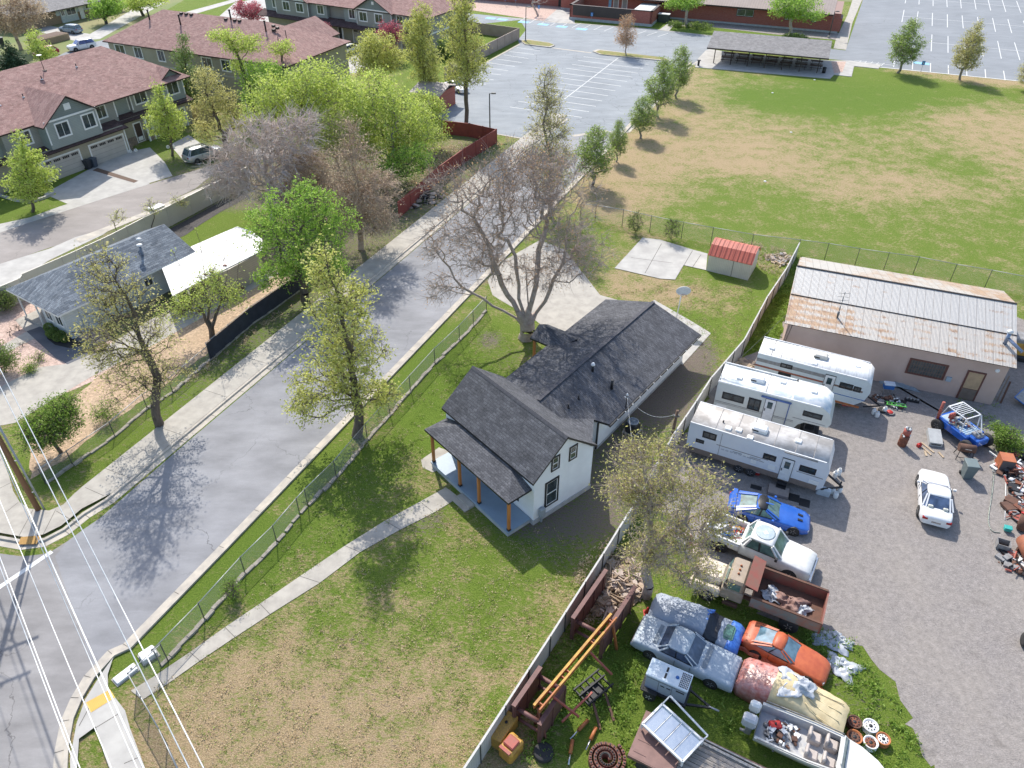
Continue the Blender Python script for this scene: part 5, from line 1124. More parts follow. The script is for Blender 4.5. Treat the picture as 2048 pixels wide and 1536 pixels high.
tree('gnarled_tree', 'gnarled dark trunked tree with rounded yellow green tufts by the lane end', 'tree', (452, 305), [(410, 160, 32, 26), (440, 200, 38, 28), (405, 215, 25, 22), (470, 235, 35, 25), (415, 262, 38, 22)], [(0, (450, 270)), (1, (430, 230), (415, 190)), (1, (470, 240))], N=260, trunk_r=.35, leaf='olive', ls=.22, lpt=30, spread=.4, twigs=2, bark=BARKD, seed=26, fork=1)
tree('slender_tree', 'slender curved tree with flat bright tufts in front of the brown roof', 'tree', (512, 235), [(450, 72, 32, 18), (502, 88, 28, 16), (470, 95, 22, 16), (480, 130, 18, 16)], [(0, (505, 190), (485, 140), (465, 90))], N=150, trunk_r=.24, leaf='spring', ls=.24, lpt=30, spread=.4, twigs=2, bark=BARKD, seed=27, fork=5)
tree('slender_tree', 'small flat topped bright tree before the right end of the brown roof', 'tree', (570, 215), [(563, 96, 26, 12)], [(0, (567, 150), (564, 110))], N=60, trunk_r=.14, leaf='spring', ls=.22, lpt=24, spread=.4, twigs=2, bark=BARKD, seed=28, fork=6)
tree('thicket_tree', 'dense bright green tree in the thicket right beside the beige townhouse wall', 'tree', (525, 235), [(520, 150, 45, 30), (560, 160, 35, 28), (510, 185, 35, 22)], [], N=240, trunk_r=.25, leaf='bright', ls=.26, lpt=30, spread=.45, twigs=2, bark=BARKD, seed=29, fork=1)
tree('light_conifer', 'soft light green conifer standing against the beige townhouse wall', 'tree', (372, 208), [(366, 85, 12, 16), (366, 115, 20, 20), (370, 150, 28, 24), (374, 180, 24, 18)], [(0, (370, 150), (366, 75))], N=220, trunk_r=.16, leaf='ltfir', ls=.24, lpt=26, spread=.35, twigs=2, bark=BARKD, seed=30, fork=.5, droop=.05)
tree('courtyard_tree', 'rounded golden green tree right of the white car by the townhouse drives', 'tree', (755, 185), [(752, 88, 38, 26), (725, 108, 34, 22), (785, 115, 34, 24), (750, 128, 45, 24)], [], N=330, trunk_r=.25, leaf='yellow', ls=.28, lpt=28, spread=.5, twigs=2, bark=BARKD, seed=31, fork=1.5)
tree('verge_tree', 'tall pale green tree left of the pair near the bin store', 'tree', (848, 205), [(843, 35, 24, 26), (835, 70, 36, 32), (848, 110, 40, 32), (850, 150, 30, 22)], [(0, (848, 150), (845, 60))], N=380, trunk_r=.24, leaf='yellow', ls=.24, lpt=22, spread=.4, twigs=4, bark=BARKD, seed=32, fork=2.5)
tree('verge_tree', 'tall pale green tree with bare lower limbs right beside the parking lot', 'tree', (932, 264), [(928, 15, 26, 26), (915, 55, 38, 30), (930, 95, 40, 28), (935, 140, 48, 30)], [(0, (932, 200), (931, 100), (928, 10))], N=420, trunk_r=.28, leaf='yellow', ls=.22, lpt=18, spread=.4, twigs=5, bark=BARKD, seed=33, fork=4)
tree('thicket_tree', 'pale thin leafed tree filling the centre of the thicket behind the brown conifer', 'tree', (682, 360), [(660, 262, 55, 40), (705, 285, 50, 38), (640, 300, 45, 35), (600, 290, 40, 30)], [], N=420, trunk_r=.25, leaf='spring', ls=.2, lpt=12, spread=.4, twigs=5, tl=.8, bark=BARKL, seed=91, fork=1.5)
tree('bare_thicket_tree', 'leafless tan tree between the round green tree and the brown conifer', 'tree', (640, 430), [(620, 340, 50, 40), (650, 380, 50, 40), (600, 390, 45, 35)], [], N=380, trunk_r=.22, leaf='tan', ls=.14, lpt=2, spread=.3, twigs=6, tl=1.0, bark=BARKO, seed=92, fork=1.0, twr=.014)
tree('thicket_tree', 'low yellow green tree along the red fence end of the thicket', 'tree', (850, 300), [(862, 225, 32, 34), (870, 265, 26, 24), (845, 205, 28, 24)], [], N=220, trunk_r=.2, leaf='spring', ls=.24, lpt=22, spread=.4, twigs=3, bark=BARK, seed=93, fork=1.5)
# --- trees by the townhouses
tree('maple', 'upright lime green maple in the left lawn at the picture edge', 'tree', (66, 424), [(42, 285, 13, 24), (48, 320, 36, 24), (58, 355, 52, 24), (60, 385, 42, 15)], [(0, (63, 390), (52, 320), (42, 270))], N=330, trunk_r=.16, leaf='spring', ls=.22, lpt=24, spread=.25, twigs=2, bark=BARKD, seed=35, fork=1.4, pathw=.05)
tree('maple', 'upright lime green maple beside the child bikes and silver minivan', 'tree', (345, 312), [(318, 180, 11, 22), (322, 210, 28, 22), (330, 240, 42, 22), (335, 262, 34, 14)], [(0, (342, 280), (330, 220), (317, 168))], N=280, trunk_r=.15, leaf='spring', ls=.22, lpt=22, spread=.25, twigs=2, bark=BARKD, seed=36, fork=1.6, pathw=.05)
tree('fir_tree', 'dark blue green fir at the left edge above the townhouse roof', 'tree', (25, 150), [(18, 98, 8, 12), (22, 115, 16, 14), (28, 130, 26, 14)], [(0, (22, 100), (16, 88))], N=160, trunk_r=.2, leaf='fir', ls=.35, lpt=30, spread=.4, twigs=1, bark=BARKD, seed=37, fork=.4)
tree('young_tree', 'lime green young tree before the parked red car', 'tree', (88, 135), [(70, 75, 14, 14), (75, 92, 22, 16), (90, 108, 22, 14)], [], N=130, trunk_r=.12, leaf='spring', ls=.28, lpt=26, spread=.3, twigs=1, bark=BARKD, seed=38, fork=1)
tree('bare_corner_tree', 'bare greyish tree in the top left corner beside the ranch house', 'tree', (42, 100), [(15, 15, 40, 28), (55, 20, 35, 25), (35, 45, 40, 20), (-30, 20, 40, 40)], [(0, (30, 70))], N=320, trunk_r=.3, leaf='tan', ls=.25, lpt=4, spread=.5, twigs=6, tl=1.2, bark=BARKO, seed=39, fork=2, twr=.02)
tree('lawn_tree', 'left bright green tree on the ranch house lawn', 'tree', (213, 48), [(213, 8, 32, 18), (205, 22, 28, 12)], [], N=200, trunk_r=.3, leaf='bright', ls=.35, lpt=30, spread=.5, twigs=1, bark=BARKD, seed=40, fork=1.5)
tree('lawn_tree', 'right yellowish green tree on the ranch house lawn', 'tree', (287, 32), [(290, -2, 42, 16), (270, 8, 28, 12)], [], N=200, trunk_r=.3, leaf='spring', ls=.35, lpt=26, spread=.5, twigs=1, bark=BARKD, seed=41, fork=1.5)
tree('plum_tree', 'crimson leaved tree above the long brown townhouse roof', 'tree', (505, 52), [(495, 18, 28, 14), (510, 28, 22, 12)], [], N=160, trunk_r=.2, leaf='plum', ls=.3, lpt=20, spread=.4, twigs=2, bark=BARKD, seed=42, fork=1)
tree('plum_tree', 'small faded plum tree left of the white car on the drives', 'tree', (648, 92), [(645, 62, 18, 16)], [], N=110, trunk_r=.12, leaf='plum', ls=.22, lpt=7, spread=.35, twigs=5, bark=BARKL, seed=43, fork=.8)
tree('plum_tree', 'dense crimson plum tree behind the golden green tree', 'tree', (782, 120), [(780, 65, 26, 20), (775, 85, 20, 14)], [], N=180, trunk_r=.15, leaf='plum', ls=.28, lpt=20, spread=.4, twigs=2, bark=BARKD, seed=44, fork=.8)
tree('island_tree', 'thin autumn orange tipped tree on the car park island', 'tree', (1253, 112), [(1255, 42, 14, 11), (1252, 62, 20, 12), (1252, 78, 22, 10)], [(0, (1254, 80), (1255, 45))], N=170, trunk_r=.11, leaf='bud', ls=.17, lpt=5, spread=.3, twigs=5, tl=.7, bark=BARKL, seed=45, fork=1.5)
tree('hall_tree', 'left leafy tree close to the brick hall wall', 'tree', (1374, 54), [(1372, 0, 36, 14), (1350, 8, 20, 8)], [(0, (1374, 20))], N=200, trunk_r=.28, leaf='bright', ls=.33, lpt=24, spread=.5, twigs=2, bark=BARKL, seed=46, fork=4)
tree('hall_tree', 'right large leafy tree close to the brick hall behind the shelter', 'tree', (1581, 74), [(1590, 2, 50, 16), (1612, 28, 36, 12), (1570, 18, 30, 14)], [(0, (1583, 35))], N=280, trunk_r=.3, leaf='bright', ls=.33, lpt=26, spread=.5, twigs=2, bark=BARKL, seed=47, fork=3.5)
tree('hall_tree', 'bare leaning tree standing in the tan gravel by the hall entrance', 'tree', (1076, 32), [(1080, -5, 20, 12)], [(0, (1064, 8))], N=60, trunk_r=.2, leaf=None, twigs=3, bark=BARKL, seed=48, fork=2)
# --- pear trees along the field: one grown, the rest copied
PB = []
def pear0(seed, leaf, name):
    base = Vector((0, 0, 0)); B = [(np.array([0, 0, 2.7]), np.array([1.75, 1.75, 1.3])), (np.array([0, 0, 4.1]), np.array([1.95, 1.95, 1.6])), (np.array([0, 0, 5.8]), np.array([1.2, 1.2, 1.4])), (np.array([0, 0, 7.0]), np.array([.5, .5, .9]))]
    return tree(name, 'x', 'tree', None, B, [], N=330, trunk_r=.15, leaf=leaf, ls=.17, lpt=15, spread=.2, twigs=3, tl=.5, gap=.15, bark=BARK, seed=seed, fork=1.1, world=base, pathw=.03, lowpen=2.5, surf=2.6, group='pear trees round the field')
pa, pb_ = pear0(50, 'pear', 'pear_tree'), pear0(51, 'olive', 'pear_tree')
for i, (bx, by, tx, ty, src, sx, lb) in enumerate(((1184, 372, 1184, 245, 'a', 1.15, 'nearest pear tree of the row along the street kerb, beside the bare tree crown'), (1232, 324, 1236, 234, 'a', .62, 'thinnest and smallest pear tree, second in the row along the street'), (1281, 277, 1280, 187, 'a', .95, 'third pear tree of the row, beside the parking lot corner'), (1316, 234, 1318, 108, 'a', 1.12, 'fourth pear tree of the row, tallest beside the parking lot'), (1352, 196, 1360, 85, 'a', 1.0, 'farthest pear tree of the street row, nearest the picnic shelter'),
                                      (1795, 146, 1815, 30, 'a', 1.35, 'broad green pear tree at the top of the field by the blue parking bay'), (1919, 160, 1940, 38, 'b', 1.2, 'olive tinted pear tree at the top of the field, second from the right edge'), (2052, 182, 2060, 95, 'b', 1.15, 'olive pear tree cut off by the right picture edge'))):
    h = HT(bx, by, tx, ty); src = pa if src == 'a' else pb_; k = h / 7.9; p = G(bx, by)
    if i in (0, 6): o = src; o.location = p; o.scale = (sx, sx, k); o['label'] = lb
    else: o = dup(src, p, i * 1.3, lb, scale=(sx, sx, k))
# --- shrubs
def shrub(label, base_px, blobs, N=120, leaf='shrub', ls=.12, lpt=22, seed=1, name='shrub', group=None, twigs=2, spread=.25, tr=.04, bark=None): return tree(name, label, 'shrub', base_px, blobs, [], N=N, trunk_r=tr, tip_r=.008, leaf=leaf, ls=ls, lpt=lpt, spread=spread, twigs=twigs, tl=.35, bark=bark or BARKD, seed=seed, fork=.05, crownname='foliage', group=group)
shrub('large bright green bush beside the utility pole and left fence', (122, 905), [(105, 845, 52, 42), (75, 870, 40, 30), (130, 815, 30, 25)], 420, 'weed', .13, 22, 60, twigs=4, tr=.12, spread=.3)
shrub('grey green bush cut by the left edge beside the concrete drive', (10, 745), [(2, 715, 28, 28)], 160, 'shrub', .12, 26, 61)
shrub('olive bush at the left edge beside the cottage porch', (8, 622), [(8, 598, 22, 20)], 130, 'shrub', .12, 18, 62)
for x, y, lb in ((76, 722, 'upper of two small green bushes in the pink rock'), (59, 745, 'lower of two small green bushes in the pink rock')): shrub(lb, (x, y), [(x, y - 7, 11, 8)], 40, 'weed', .1, 20, int(x), group='bushes in the pink rock', name='small_bush')
for x, y, lb in ((44, 693, 'dry twiggy plant in the pink rock beside the front walk'), (20, 672, 'dry grass tuft in the pink rock left of the porch walk'), (38, 662, 'dry grass tuft in the pink rock nearest the porch walk')): shrub(lb, (x, y), [(x, y - 5, 7, 7)], 16, 'tan', .07, 5, int(y), group='dry plants in the pink rock', name='dry_plant')
bp0 = None
for i, (x, y, s) in enumerate(((101, 663, 1), (112, 668, .8), (107, 676, 1), (101, 673, .75), (117, 682, .85), (125, 677, .9), (131, 684, .7))):
    lb = ('largest round', 'upper middle', 'central', 'small left', 'lower front', 'right', 'rightmost small')[i] + ' clipped ball bush in the dark bed under the cottage window'
    if bp0 is None:
        rg = np.random.default_rng(5); bp0 = thing('ball_bush', lb, 'shrub', G(x, y), 0, 'clipped ball bushes by the cottage'); d = rg.normal(size=(1500, 3)); d /= np.linalg.norm(d, axis=1, keepdims=True); V, F = leaves(d * .42 * rg.uniform(.8, 1.0, (1500, 1)) + np.array([0, 0, .4]), .08, rg); npobj('foliage', V, F, LF['shrub'], bp0); mb = MB(); mb.tube((0, 0, 0), (0, 0, .35), .04, n=6); obj('stem', mb, BARKD, bp0)
    else: dup(bp0, G(x, y), i, lb, scale=(s, s, s))
for x, y, ty, lb, lf in ((1272, 466, 425, 'left wispy sapling growing through the field fence', 'weed'), (1345, 482, 440, 'right wispy sapling growing at the field fence by the shed slab', 'weed')): shrub(lb, (x, y), [(x, (y + ty) / 2 - 3, 15, 20)], 60, lf, .09, 3, x, name='sapling', twigs=5, tr=.025)
shrub('small leafy sapling caught in the front chain link fence', (468, 1196), [(464, 1180, 13, 18)], 60, 'weed', .1, 22, 65, name='sapling')
for x, y, ty, lb in ((240, 470, 425, 'leftmost thin sapling behind the pale lane fence'), (307, 468, 405, 'middle thin sapling in front of the pale lane fence'), (362, 440, 395, 'rightmost thin sapling in front of the pale lane fence')): shrub(lb, (x, y), [(x - 4, ty + 8, 16, 14)], 24, 'yellow', .12, 3, x + y, name='sapling', twigs=3, group='saplings along the lane fence')
shrub('low weedy bush inside the left fence beside the thin tree', (215, 838), [(210, 822, 30, 14)], 70, 'weed', .1, 14, 66)
shrub('green hedge shrub beside the left church path', (1352, 52), [(1352, 47, 16, 3)], 40, 'shrub', .25, 24, 67, name='hedge_shrub'); shrub('green hedge shrub under the right half of the left hall tree', (1410, 56), [(1400, 51, 26, 3.5)], 60, 'shrub', .25, 24, 68, name='hedge_shrub')
shrub('low bush under the right hall tree', (1600, 80), [(1590, 74, 26, 3)], 60, 'shrub', .25, 24, 69, name='hedge_shrub')
shrub('bright green weed bush beside the orange metal box on the right', (2015, 895), [(2012, 866, 24, 12), (2018, 886, 26, 12)], 170, 'weed', .13, 30, 70, name='weed_bush')
shrub('ivy dark shrub at the end wall of the third townhouse', (890, 118), [(888, 95, 12, 22), (905, 108, 16, 12)], 110, 'shrub', .25, 26, 71, name='ivy_shrub')
# --- weeds: scattered leafy tufts in the yard and along fences
def weeds(name, label, regions, leaf, seed, size=.14, cat='weeds'):
    rg = np.random.default_rng(seed); C = []
    for poly, dens, h in regions:
        q = np.array([G2(*p) for p in poly]); x0, y0 = q.min(0); x1, y1 = q.max(0); A = (x1 - x0) * (y1 - y0); n = int(A * dens)
        pts = rg.uniform((x0, y0), (x1, y1), (n, 2)); ins = np.zeros(n, bool); j = len(q) - 1
        for i in range(len(q)):
            c = ((q[i, 1] > pts[:, 1]) != (q[j, 1] > pts[:, 1])) & (pts[:, 0] < (q[j, 0] - q[i, 0]) * (pts[:, 1] - q[i, 1]) / (q[j, 1] - q[i, 1] + 1e-9) + q[i, 0]); ins ^= c; j = i
        pts = pts[ins]
        cl = np.sin(pts[:, 0] * 2.1 + 1.3 * np.sin(pts[:, 1] * 1.7)) * np.sin(pts[:, 1] * 2.6 + np.sin(pts[:, 0] * 2.3)); pts = pts[cl + rg.normal(size=len(pts)) * .25 > -.15]
        m = 9; P3 = np.repeat(np.c_[pts, np.zeros(len(pts))], m, 0) + rg.normal(size=(len(pts) * m, 3)) * np.array([.12, .12, 0]); P3[:, 2] = np.abs(rg.normal(size=len(P3))) * h * .5 + .03; C.append(P3)
    C = np.concatenate(C); V, F = leaves(C, size, rg, 0, .35); o = npobj(name, V, F, LF[leaf]); return tag(o, label, cat, None, 'stuff')
weeds('yard_weeds', 'tall green weeds around the junk vehicles in the lower yard', [(((1640, 1265), (1700, 1270), (1740, 1340), (1790, 1400), (1850, 1520), (1840, 1600), (1700, 1600), (1720, 1480), (1690, 1400), (1640, 1340)), 24, .22), (((1180, 1240), (1260, 1260), (1290, 1300), (1270, 1420), (1250, 1480), (1180, 1440), (1150, 1500), (1040, 1536), (1060, 1420), (1110, 1300)), 26, .25), (((1390, 1390), (1480, 1400), (1520, 1480), (1400, 1450)), 20, .15), (((1440, 1200), (1500, 1220), (1500, 1300), (1470, 1330)), 18, .2), (((1500, 1220), (1640, 1260), (1660, 1320), (1560, 1260)), 16, .2), (((1200, 1560), (1300, 1560), (1300, 1440), (1240, 1480)), 18, .2)], 'weed', 80, .17)
weeds('fence_weeds', 'green weeds between the panel fence and the rusty roofed workshop', [(((1490, 705), (1525, 640), (1570, 560), (1590, 560), (1575, 640), (1545, 700)), 30, .3), (((1540, 560), (1590, 500), (1640, 528), (1590, 590)), 12, .25), (((1900, 770), (1990, 800), (1990, 870), (1930, 850)), 8, .15), (((1660, 790), (1700, 795), (1700, 815), (1660, 810)), 6, .1)], 'weed', 81, .16)
weeds('dry_stubble', 'pale dry stalks along the stone kerb of the front fence', [(((1480, 480), (1590, 500), (1560, 560), (1500, 530)), 14, .3), (((700, 900), (800, 790), (810, 800), (710, 920)), 10, .12), (((345, 775), (590, 600), (592, 610), (350, 790)), 12, .15), (((1160, 1130), (1220, 1080), (1260, 1100), (1250, 1200), (1180, 1260), (1130, 1240)), 30, .5), (((880, 290), (980, 290), (860, 380), (800, 390)), 14, .4)], 'tan', 82, .18)

weeds('lawn_grass', 'rough green grass tufts in the lawns round the white house', [(((300, 1385), (470, 1275), (640, 1166), (800, 1060), (918, 995), (1010, 1080), (1110, 1050), (1195, 1100), (1120, 1240), (900, 1590), (380, 1590)), 5, .07), (((560, 1090), (680, 955), (830, 790), (975, 640), (1040, 690), (860, 860), (840, 930), (900, 985), (700, 1085), (470, 1245), (340, 1340)), 9, .07), (((1190, 590), (1350, 565), (1500, 575), (1520, 620), (1420, 760), (1400, 700), (1310, 600)), 6, .07)], 'weed', 83, .10, 'grass')
weeds('lawn_straw', 'dry straw coloured tufts in the lawns round the white house', [(((300, 1385), (470, 1275), (640, 1166), (800, 1060), (918, 995), (1010, 1080), (1110, 1050), (1195, 1100), (1120, 1240), (900, 1590), (380, 1590)), 9, .05), (((560, 1090), (680, 955), (830, 790), (975, 640), (1040, 690), (860, 860), (840, 930), (900, 985), (700, 1085), (470, 1245), (340, 1340)), 4, .05), (((1190, 590), (1350, 565), (1500, 575), (1520, 620), (1420, 760), (1400, 700), (1310, 600)), 7, .05)], 'straw', 84, .10, 'grass')
# ============================================================ FENCES, POLE, WIRES
GALV = pm("galvanised_pipe", (.42, .43, .43), .45, metal=.3); GALVD = pm("dark_pipe", (.09, .095, .09), .6)
def along(P, step):
    out = []; carry = 0
    for a, b in zip(P, P[1:]):
        L = (b - a).length; k = max(1, round(L / step))
        for i in range(k): out.append(a.lerp(b, i / k))
    return out + [P[-1]]
def chain(name, label, pts, h=1.4, step=3.0, mesh=True, post=GALVD, rail=GALV, kerb=False, screen=None, skip=None):
    P = [Vector((*G2(*p), 0)) for p in pts]; o = P[0]; t = thing(name, label, 'fence', o, 0); P = [p - o for p in P]; H = Vector((0, 0, h))
    mb = MB()
    for a, b in zip(P, P[1:]): mb.tube(a + H, b + H, .026, n=6)
    obj('top_rail', mb, rail, t)
    q = along(P, step)
    for p in q: mb = MB(); mb.tube(p, p + H + Vector((0, 0, .06)), .03, n=6); obj('post', mb, post, t)
    if mesh:
        V, F = [], []; s = .11; w = .0045
        for a, b in zip(P, P[1:]):
            d = (b - a); L = d.length; d = d.normalized(); k = int((L + h) / s)
            for sg in (1, -1):
                for i in range(k):
                    x0 = i * s - h; x1 = x0 + h; z0, z1 = .03, h
                    if x0 < 0: z0 += -x0 * (h - .03) / h; x0 = 0
                    if x1 > L: z1 -= (x1 - L) * (h - .03) / h; x1 = L
                    if x1 <= x0 + .01: continue
                    if sg < 0: x0, x1 = L - x0, L - x1
                    A, B = a + d * x0 + Vector((0, 0, z0)), a + d * x1 + Vector((0, 0, z1)); n = len(V); u = Vector((0, 0, w)); nn = Vector((-d.y, d.x, 0)) * w
                    V += [A - u, A + u, B + u, B - u, A - nn, A + nn, B + nn, B - nn]; F += [(n, n + 1, n + 2, n + 3), (n + 4, n + 5, n + 6, n + 7)]
        npobj('chain_link_mesh', [tuple(v) for v in V], F, pm("mesh_wire", (.40, .41, .40), .5, metal=.3), t)
    if screen:
        mb = MB()
        for a, b in zip(P, P[1:]):
            nn = (b - a).normalized(); nn = Vector((-nn.y, nn.x, 0)) * -.04; mb.add([a + nn + Vector((0, 0, .06)), b + nn + Vector((0, 0, .06)), b + nn + H * .98, a + nn + H * .98], [(0, 1, 2, 3)])
        obj('privacy_screen', mb, screen, t)
    if kerb:
        mb = MB(); r = random.Random(4)
        for a, b in zip(P, P[1:]):
            k = max(1, int((b - a).length / .6)); d = (b - a).normalized(); nn = Vector((-d.y, d.x, 0))
            for i in range(k):
                c = a.lerp(b, (i + .5) / k) + nn * r.uniform(-.05, .05); mb.obox((c.x, c.y, -.02), math.atan2(d.y, d.x) + r.uniform(-.08, .08), .62, .20 + r.uniform(-.03, .05), .12 + r.uniform(-.03, .05))
        obj('stone_kerb', mb, pm("old_kerb_stone", (.42, .38, .32), .95, (.27, .24, .20), 3, bump=.5), t)
    return t
chain('chain_link_fence', 'chain link fence on a crooked stone kerb along the front of the white house yard', [(322, 1332), (410, 1240), (491, 1148), (554, 1085), (600, 1030), (616, 1012), (673, 955), (735, 880), (821, 783), (870, 728), (919, 681), (973, 622)], 1.45, 3.2, kerb=True)
chain('chain_link_fence', 'chain link fence around the front corner of the yard by the white boxes', [(337, 1323), (274, 1381), (300, 1428), (335, 1490), (375, 1575), (450, 1700)], 1.5, 2.4)
chain('chain_link_fence', 'long chain link fence along the lower edge of the grass field', [(1160, 440), (1190, 443), (1244, 452.5), (1299, 465), (1362, 478), (1421, 489), (1500, 503), (1592, 514), (1648, 521.4), (1709, 532), (1825.7, 549), (1899.5, 564), (1968.6, 576), (2060, 594), (2200, 620)], 1.85, 3.4)
chain('chain_link_fence', 'overgrown chain link fence beside the left pavement with no screen', [(421, 720), (345.7, 785), (294.5, 817), (230, 873), (146.5, 931), (92, 968)], 1.3, 3.0, kerb=True, rail=GALV)
chain('screened_fence', 'black screened fence beside the left pavement', [(421, 720), (505, 648), (590, 588), (620, 565)], 1.6, 3.6, mesh=False, post=GALV, kerb=True, screen=pm("black_screen", (.018, .022, .032), .8, (.03, .035, .05), 1.5))
def panels(name, label, pts, h, mat, step=2.4, th=.05, post=None, pw=.12, cap=None, ph=.05, back=None):
    P = [Vector((*G2(*p), 0)) for p in pts]; o = P[0]; t = thing(name, label, 'fence', o, 0); P = [p - o for p in P]
    for a, b in zip(P, P[1:]):
        L = (b - a).length; k = max(1, round(L / step))
        for i in range(k):
            p, q = a.lerp(b, i / k), a.lerp(b, (i + 1) / k); d = (q - p).normalized(); nn = Vector((-d.y, d.x, 0)) * th / 2
            mb = MB(); mb.add([p - nn, q - nn, q + nn, p + nn] + [x + Vector((0, 0, h)) for x in (p - nn, q - nn, q + nn, p + nn)], [(3, 2, 1, 0), (4, 5, 6, 7), (0, 1, 5, 4), (1, 2, 6, 5), (2, 3, 7, 6), (3, 0, 4, 7)]); obj('panel', mb, mat, t)
            if post:
                mb = MB(); off = Vector((-d.y, d.x, 0)) * (back or 0); c = p + off; mb.obox((c.x, c.y, 0), math.atan2(d.y, d.x), pw, pw, h + ph); obj('post', mb, post, t)
    if cap:
        mb = MB()
        for a, b in zip(P, P[1:]): mb.beam(a + Vector((0, 0, h + .02)), b + Vector((0, 0, h + .02)), th + .05, .06)
        obj('cap_rail', mb, cap, t)
    return t
PANW = siding("pale_fence_slats", (.56, .54, .51), .09, .6, dark=.7, axis=0); PANG = pm("fence_cap", (.50, .49, .47), .6)
panels('panel_fence', 'long pale slatted fence between the white house yard and the vehicle yard', [(905, 1610), (960, 1525), (1097, 1310), (1127, 1262), (1201, 1145), (1262, 1045), (1340, 905), (1385, 838), (1415, 790), (1481, 712), (1527, 625), (1566, 566), (1592, 514)], 1.55, PANW, 2.4, .05, GALVD, .05, PANG, .12, -.06)
VINYL = pm("vinyl_fence", (.60, .56, .47), .5, (.54, .50, .42), .6)
panels('vinyl_fence', 'pale beige panel fence between the townhouse lane and the cottage', [(-60, 650), (0, 622), (57, 597), (62, 588), (140, 553), (230, 510), (300, 472), (343, 451), (428, 406), (500, 368)], 2.0, VINYL, 2.6, .06, VINYL, .16, VINYL, .08)
TANF = pm("tan_composite_fence", (.40, .31, .255), .7, (.35, .27, .22), 1)
panels('tan_fence', 'tan composite fence around the green corner by the parking lot', [(890, 160), (964, 117), (1037.7, 79), (951, 67), (930, 64)], 1.95, TANF, 3.0, .06, TANF, .16, TANF, .08)
REDF = pm("dark_red_fence", (.27, .055, .04), .75, (.21, .045, .035), 2)
panels('red_fence', 'dark red panel fence running beside the street below the parking lot', [(888, 268), (940, 274), (993, 286), (930, 325), (880, 362), (822, 415), (798, 436)], 1.75, REDF, 2.6, .06, REDF, .13, REDF, .1)
panels('reed_fence', 'short straw coloured reed fence at the end of the grey townhouse', [(368, 235), (432, 250)], 1.9, siding("reeds", (.52, .42, .20), .06, .8, dark=.6, axis=0), 3.0, .05)
# low retaining edge curved round the maple
mb = MB(); q = [G(*p) for p in ((-60, 378), (0, 392), (30, 402), (62, 406), (88, 398), (110, 388))]
for a, b in zip(q, q[1:]): mb.beam(a + Vector((0, 0, .12)), b + Vector((0, 0, .12)), .25, .28)
tag(obj('garden_edging', mb, CONC2), 'curved pale concrete edging behind the left maple', 'edging')
# --- utility pole
PO = G(78, 1022); pole = thing('utility_pole', 'brown wooden utility pole at the pavement corner on the left', 'utility pole', PO, R(30))
mb = MB(); mb.tube((0, 0, 0), (0, 0, 13.4), .17, .12, 14); obj('wooden_pole', mb, pm("pole_wood", (.27, .145, .075), .85, (.17, .09, .05), 5, stretch=(1, 1, .08)), pole)
for z in (12.4, 10.3): mb = MB(); mb.beam((-1.75, .16, z), (1.75, .16, z), .1, .12); mb.beam((-.8, .16, z - .05), (0, .12, z - .8), .04); mb.beam((.8, .16, z - .05), (0, .12, z - .8), .04); obj('cross_arm', mb, pm("arm_wood", (.16, .10, .06), .85), pole)
mb = MB(); mb.tube((.32, -.1, 0), (.32, -.1, 9.5), .06, n=10)
for z in (1.6, 4.2, 6.5): mb.beam((0, 0, z), (.34, -.1, z), .05)
obj('conduit', mb, pm("conduit_grey", (.38, .40, .42), .5), pole)
mb = MB()
for z in (12.45, 10.35):
    for x in (-1.6, -1.2, .5, 1.3): mb.lathe([(.04, 0), (.07, .05), (.05, .12), (.07, .17), (.02, .22)], (x, .16, z), 8)
obj('insulator', mb, pm("insulator_grey", (.35, .36, .38), .3), pole)
WIRE = pm("bright_wire", (.82, .82, .80), .35)
for i, (a, b, h, r, lb) in enumerate((((0, 738), (407, 1536), 12.5, .02, 'rightmost bright overhead wire at lower left'), ((0, 773), (378, 1536), 12.5, .02, 'second bright overhead wire from the right'), ((0, 895), (287, 1536), 8.7, .032, 'thickest bright overhead cable, third from the right'), ((0, 905), (274, 1536), 8.4, .017, 'thin overhead wire hugging the left side of the thickest cable'),
                                      ((0, 1002), (222.7, 1536), 10.4, .017, 'overhead wire running alone left of the thick cable'), ((0, 1115), (159.7, 1536), 12.5, .018, 'second overhead wire from the left edge'), ((0, 1134), (152.4, 1536), 10.4, .018, 'leftmost overhead wire above the cross street'))):
    A, B = G(*a, h), G(*b, h); d = (B - A).normalized(); mb = MB(); p0, p1 = A - d * 25, B + d * 22; n = 14
    mb.path([p0.lerp(p1, k / n) for k in range(n + 1)], r, 6); tag(obj('overhead_wire', mb, WIRE), lb, 'wire', 'overhead wires at the street corner')
# wires to the white house mast from the yard post
yp = G(1340, 890); pst = thing('yard_post', 'dark wooden post leaning beside the panel fence behind the camper', 'post', yp, 0)
mb = MB(); mb.tube((0, 0, 0), (.12, .1, 3.0), .12, .10, 8); obj('post', mb, pm("yard_post_wood", (.16, .10, .065), .85, (.10, .065, .045), 6, stretch=(1, 1, .1)), pst); mb = MB(); mb.box(-.1, .3, -.02, .2, 2.5, 2.6); obj('bracket', mb, GALVD, pst)
def wire(a, b, sag, r, label, mat=None, n=16):
    a, b = Vector(a), Vector(b); mb = MB(); mb.path([a.lerp(b, i / n) - Vector((0, 0, sag * 4 * (i / n) * (1 - i / n))) for i in range(n + 1)], r, 5); return tag(obj('service_wire', mb, mat or GALVD), label, 'wire', 'service wires of the white house')
wire(MAST, yp + Vector((.1, .1, 2.7)), .9, .02, 'sagging twisted wire from the roof mast to the leaning yard post', GALV)
wire(yp + Vector((.1, .1, 2.8)), G(1640, 560, 3.2), .5, .012, 'thin wire from the leaning post over the campers to the workshop')
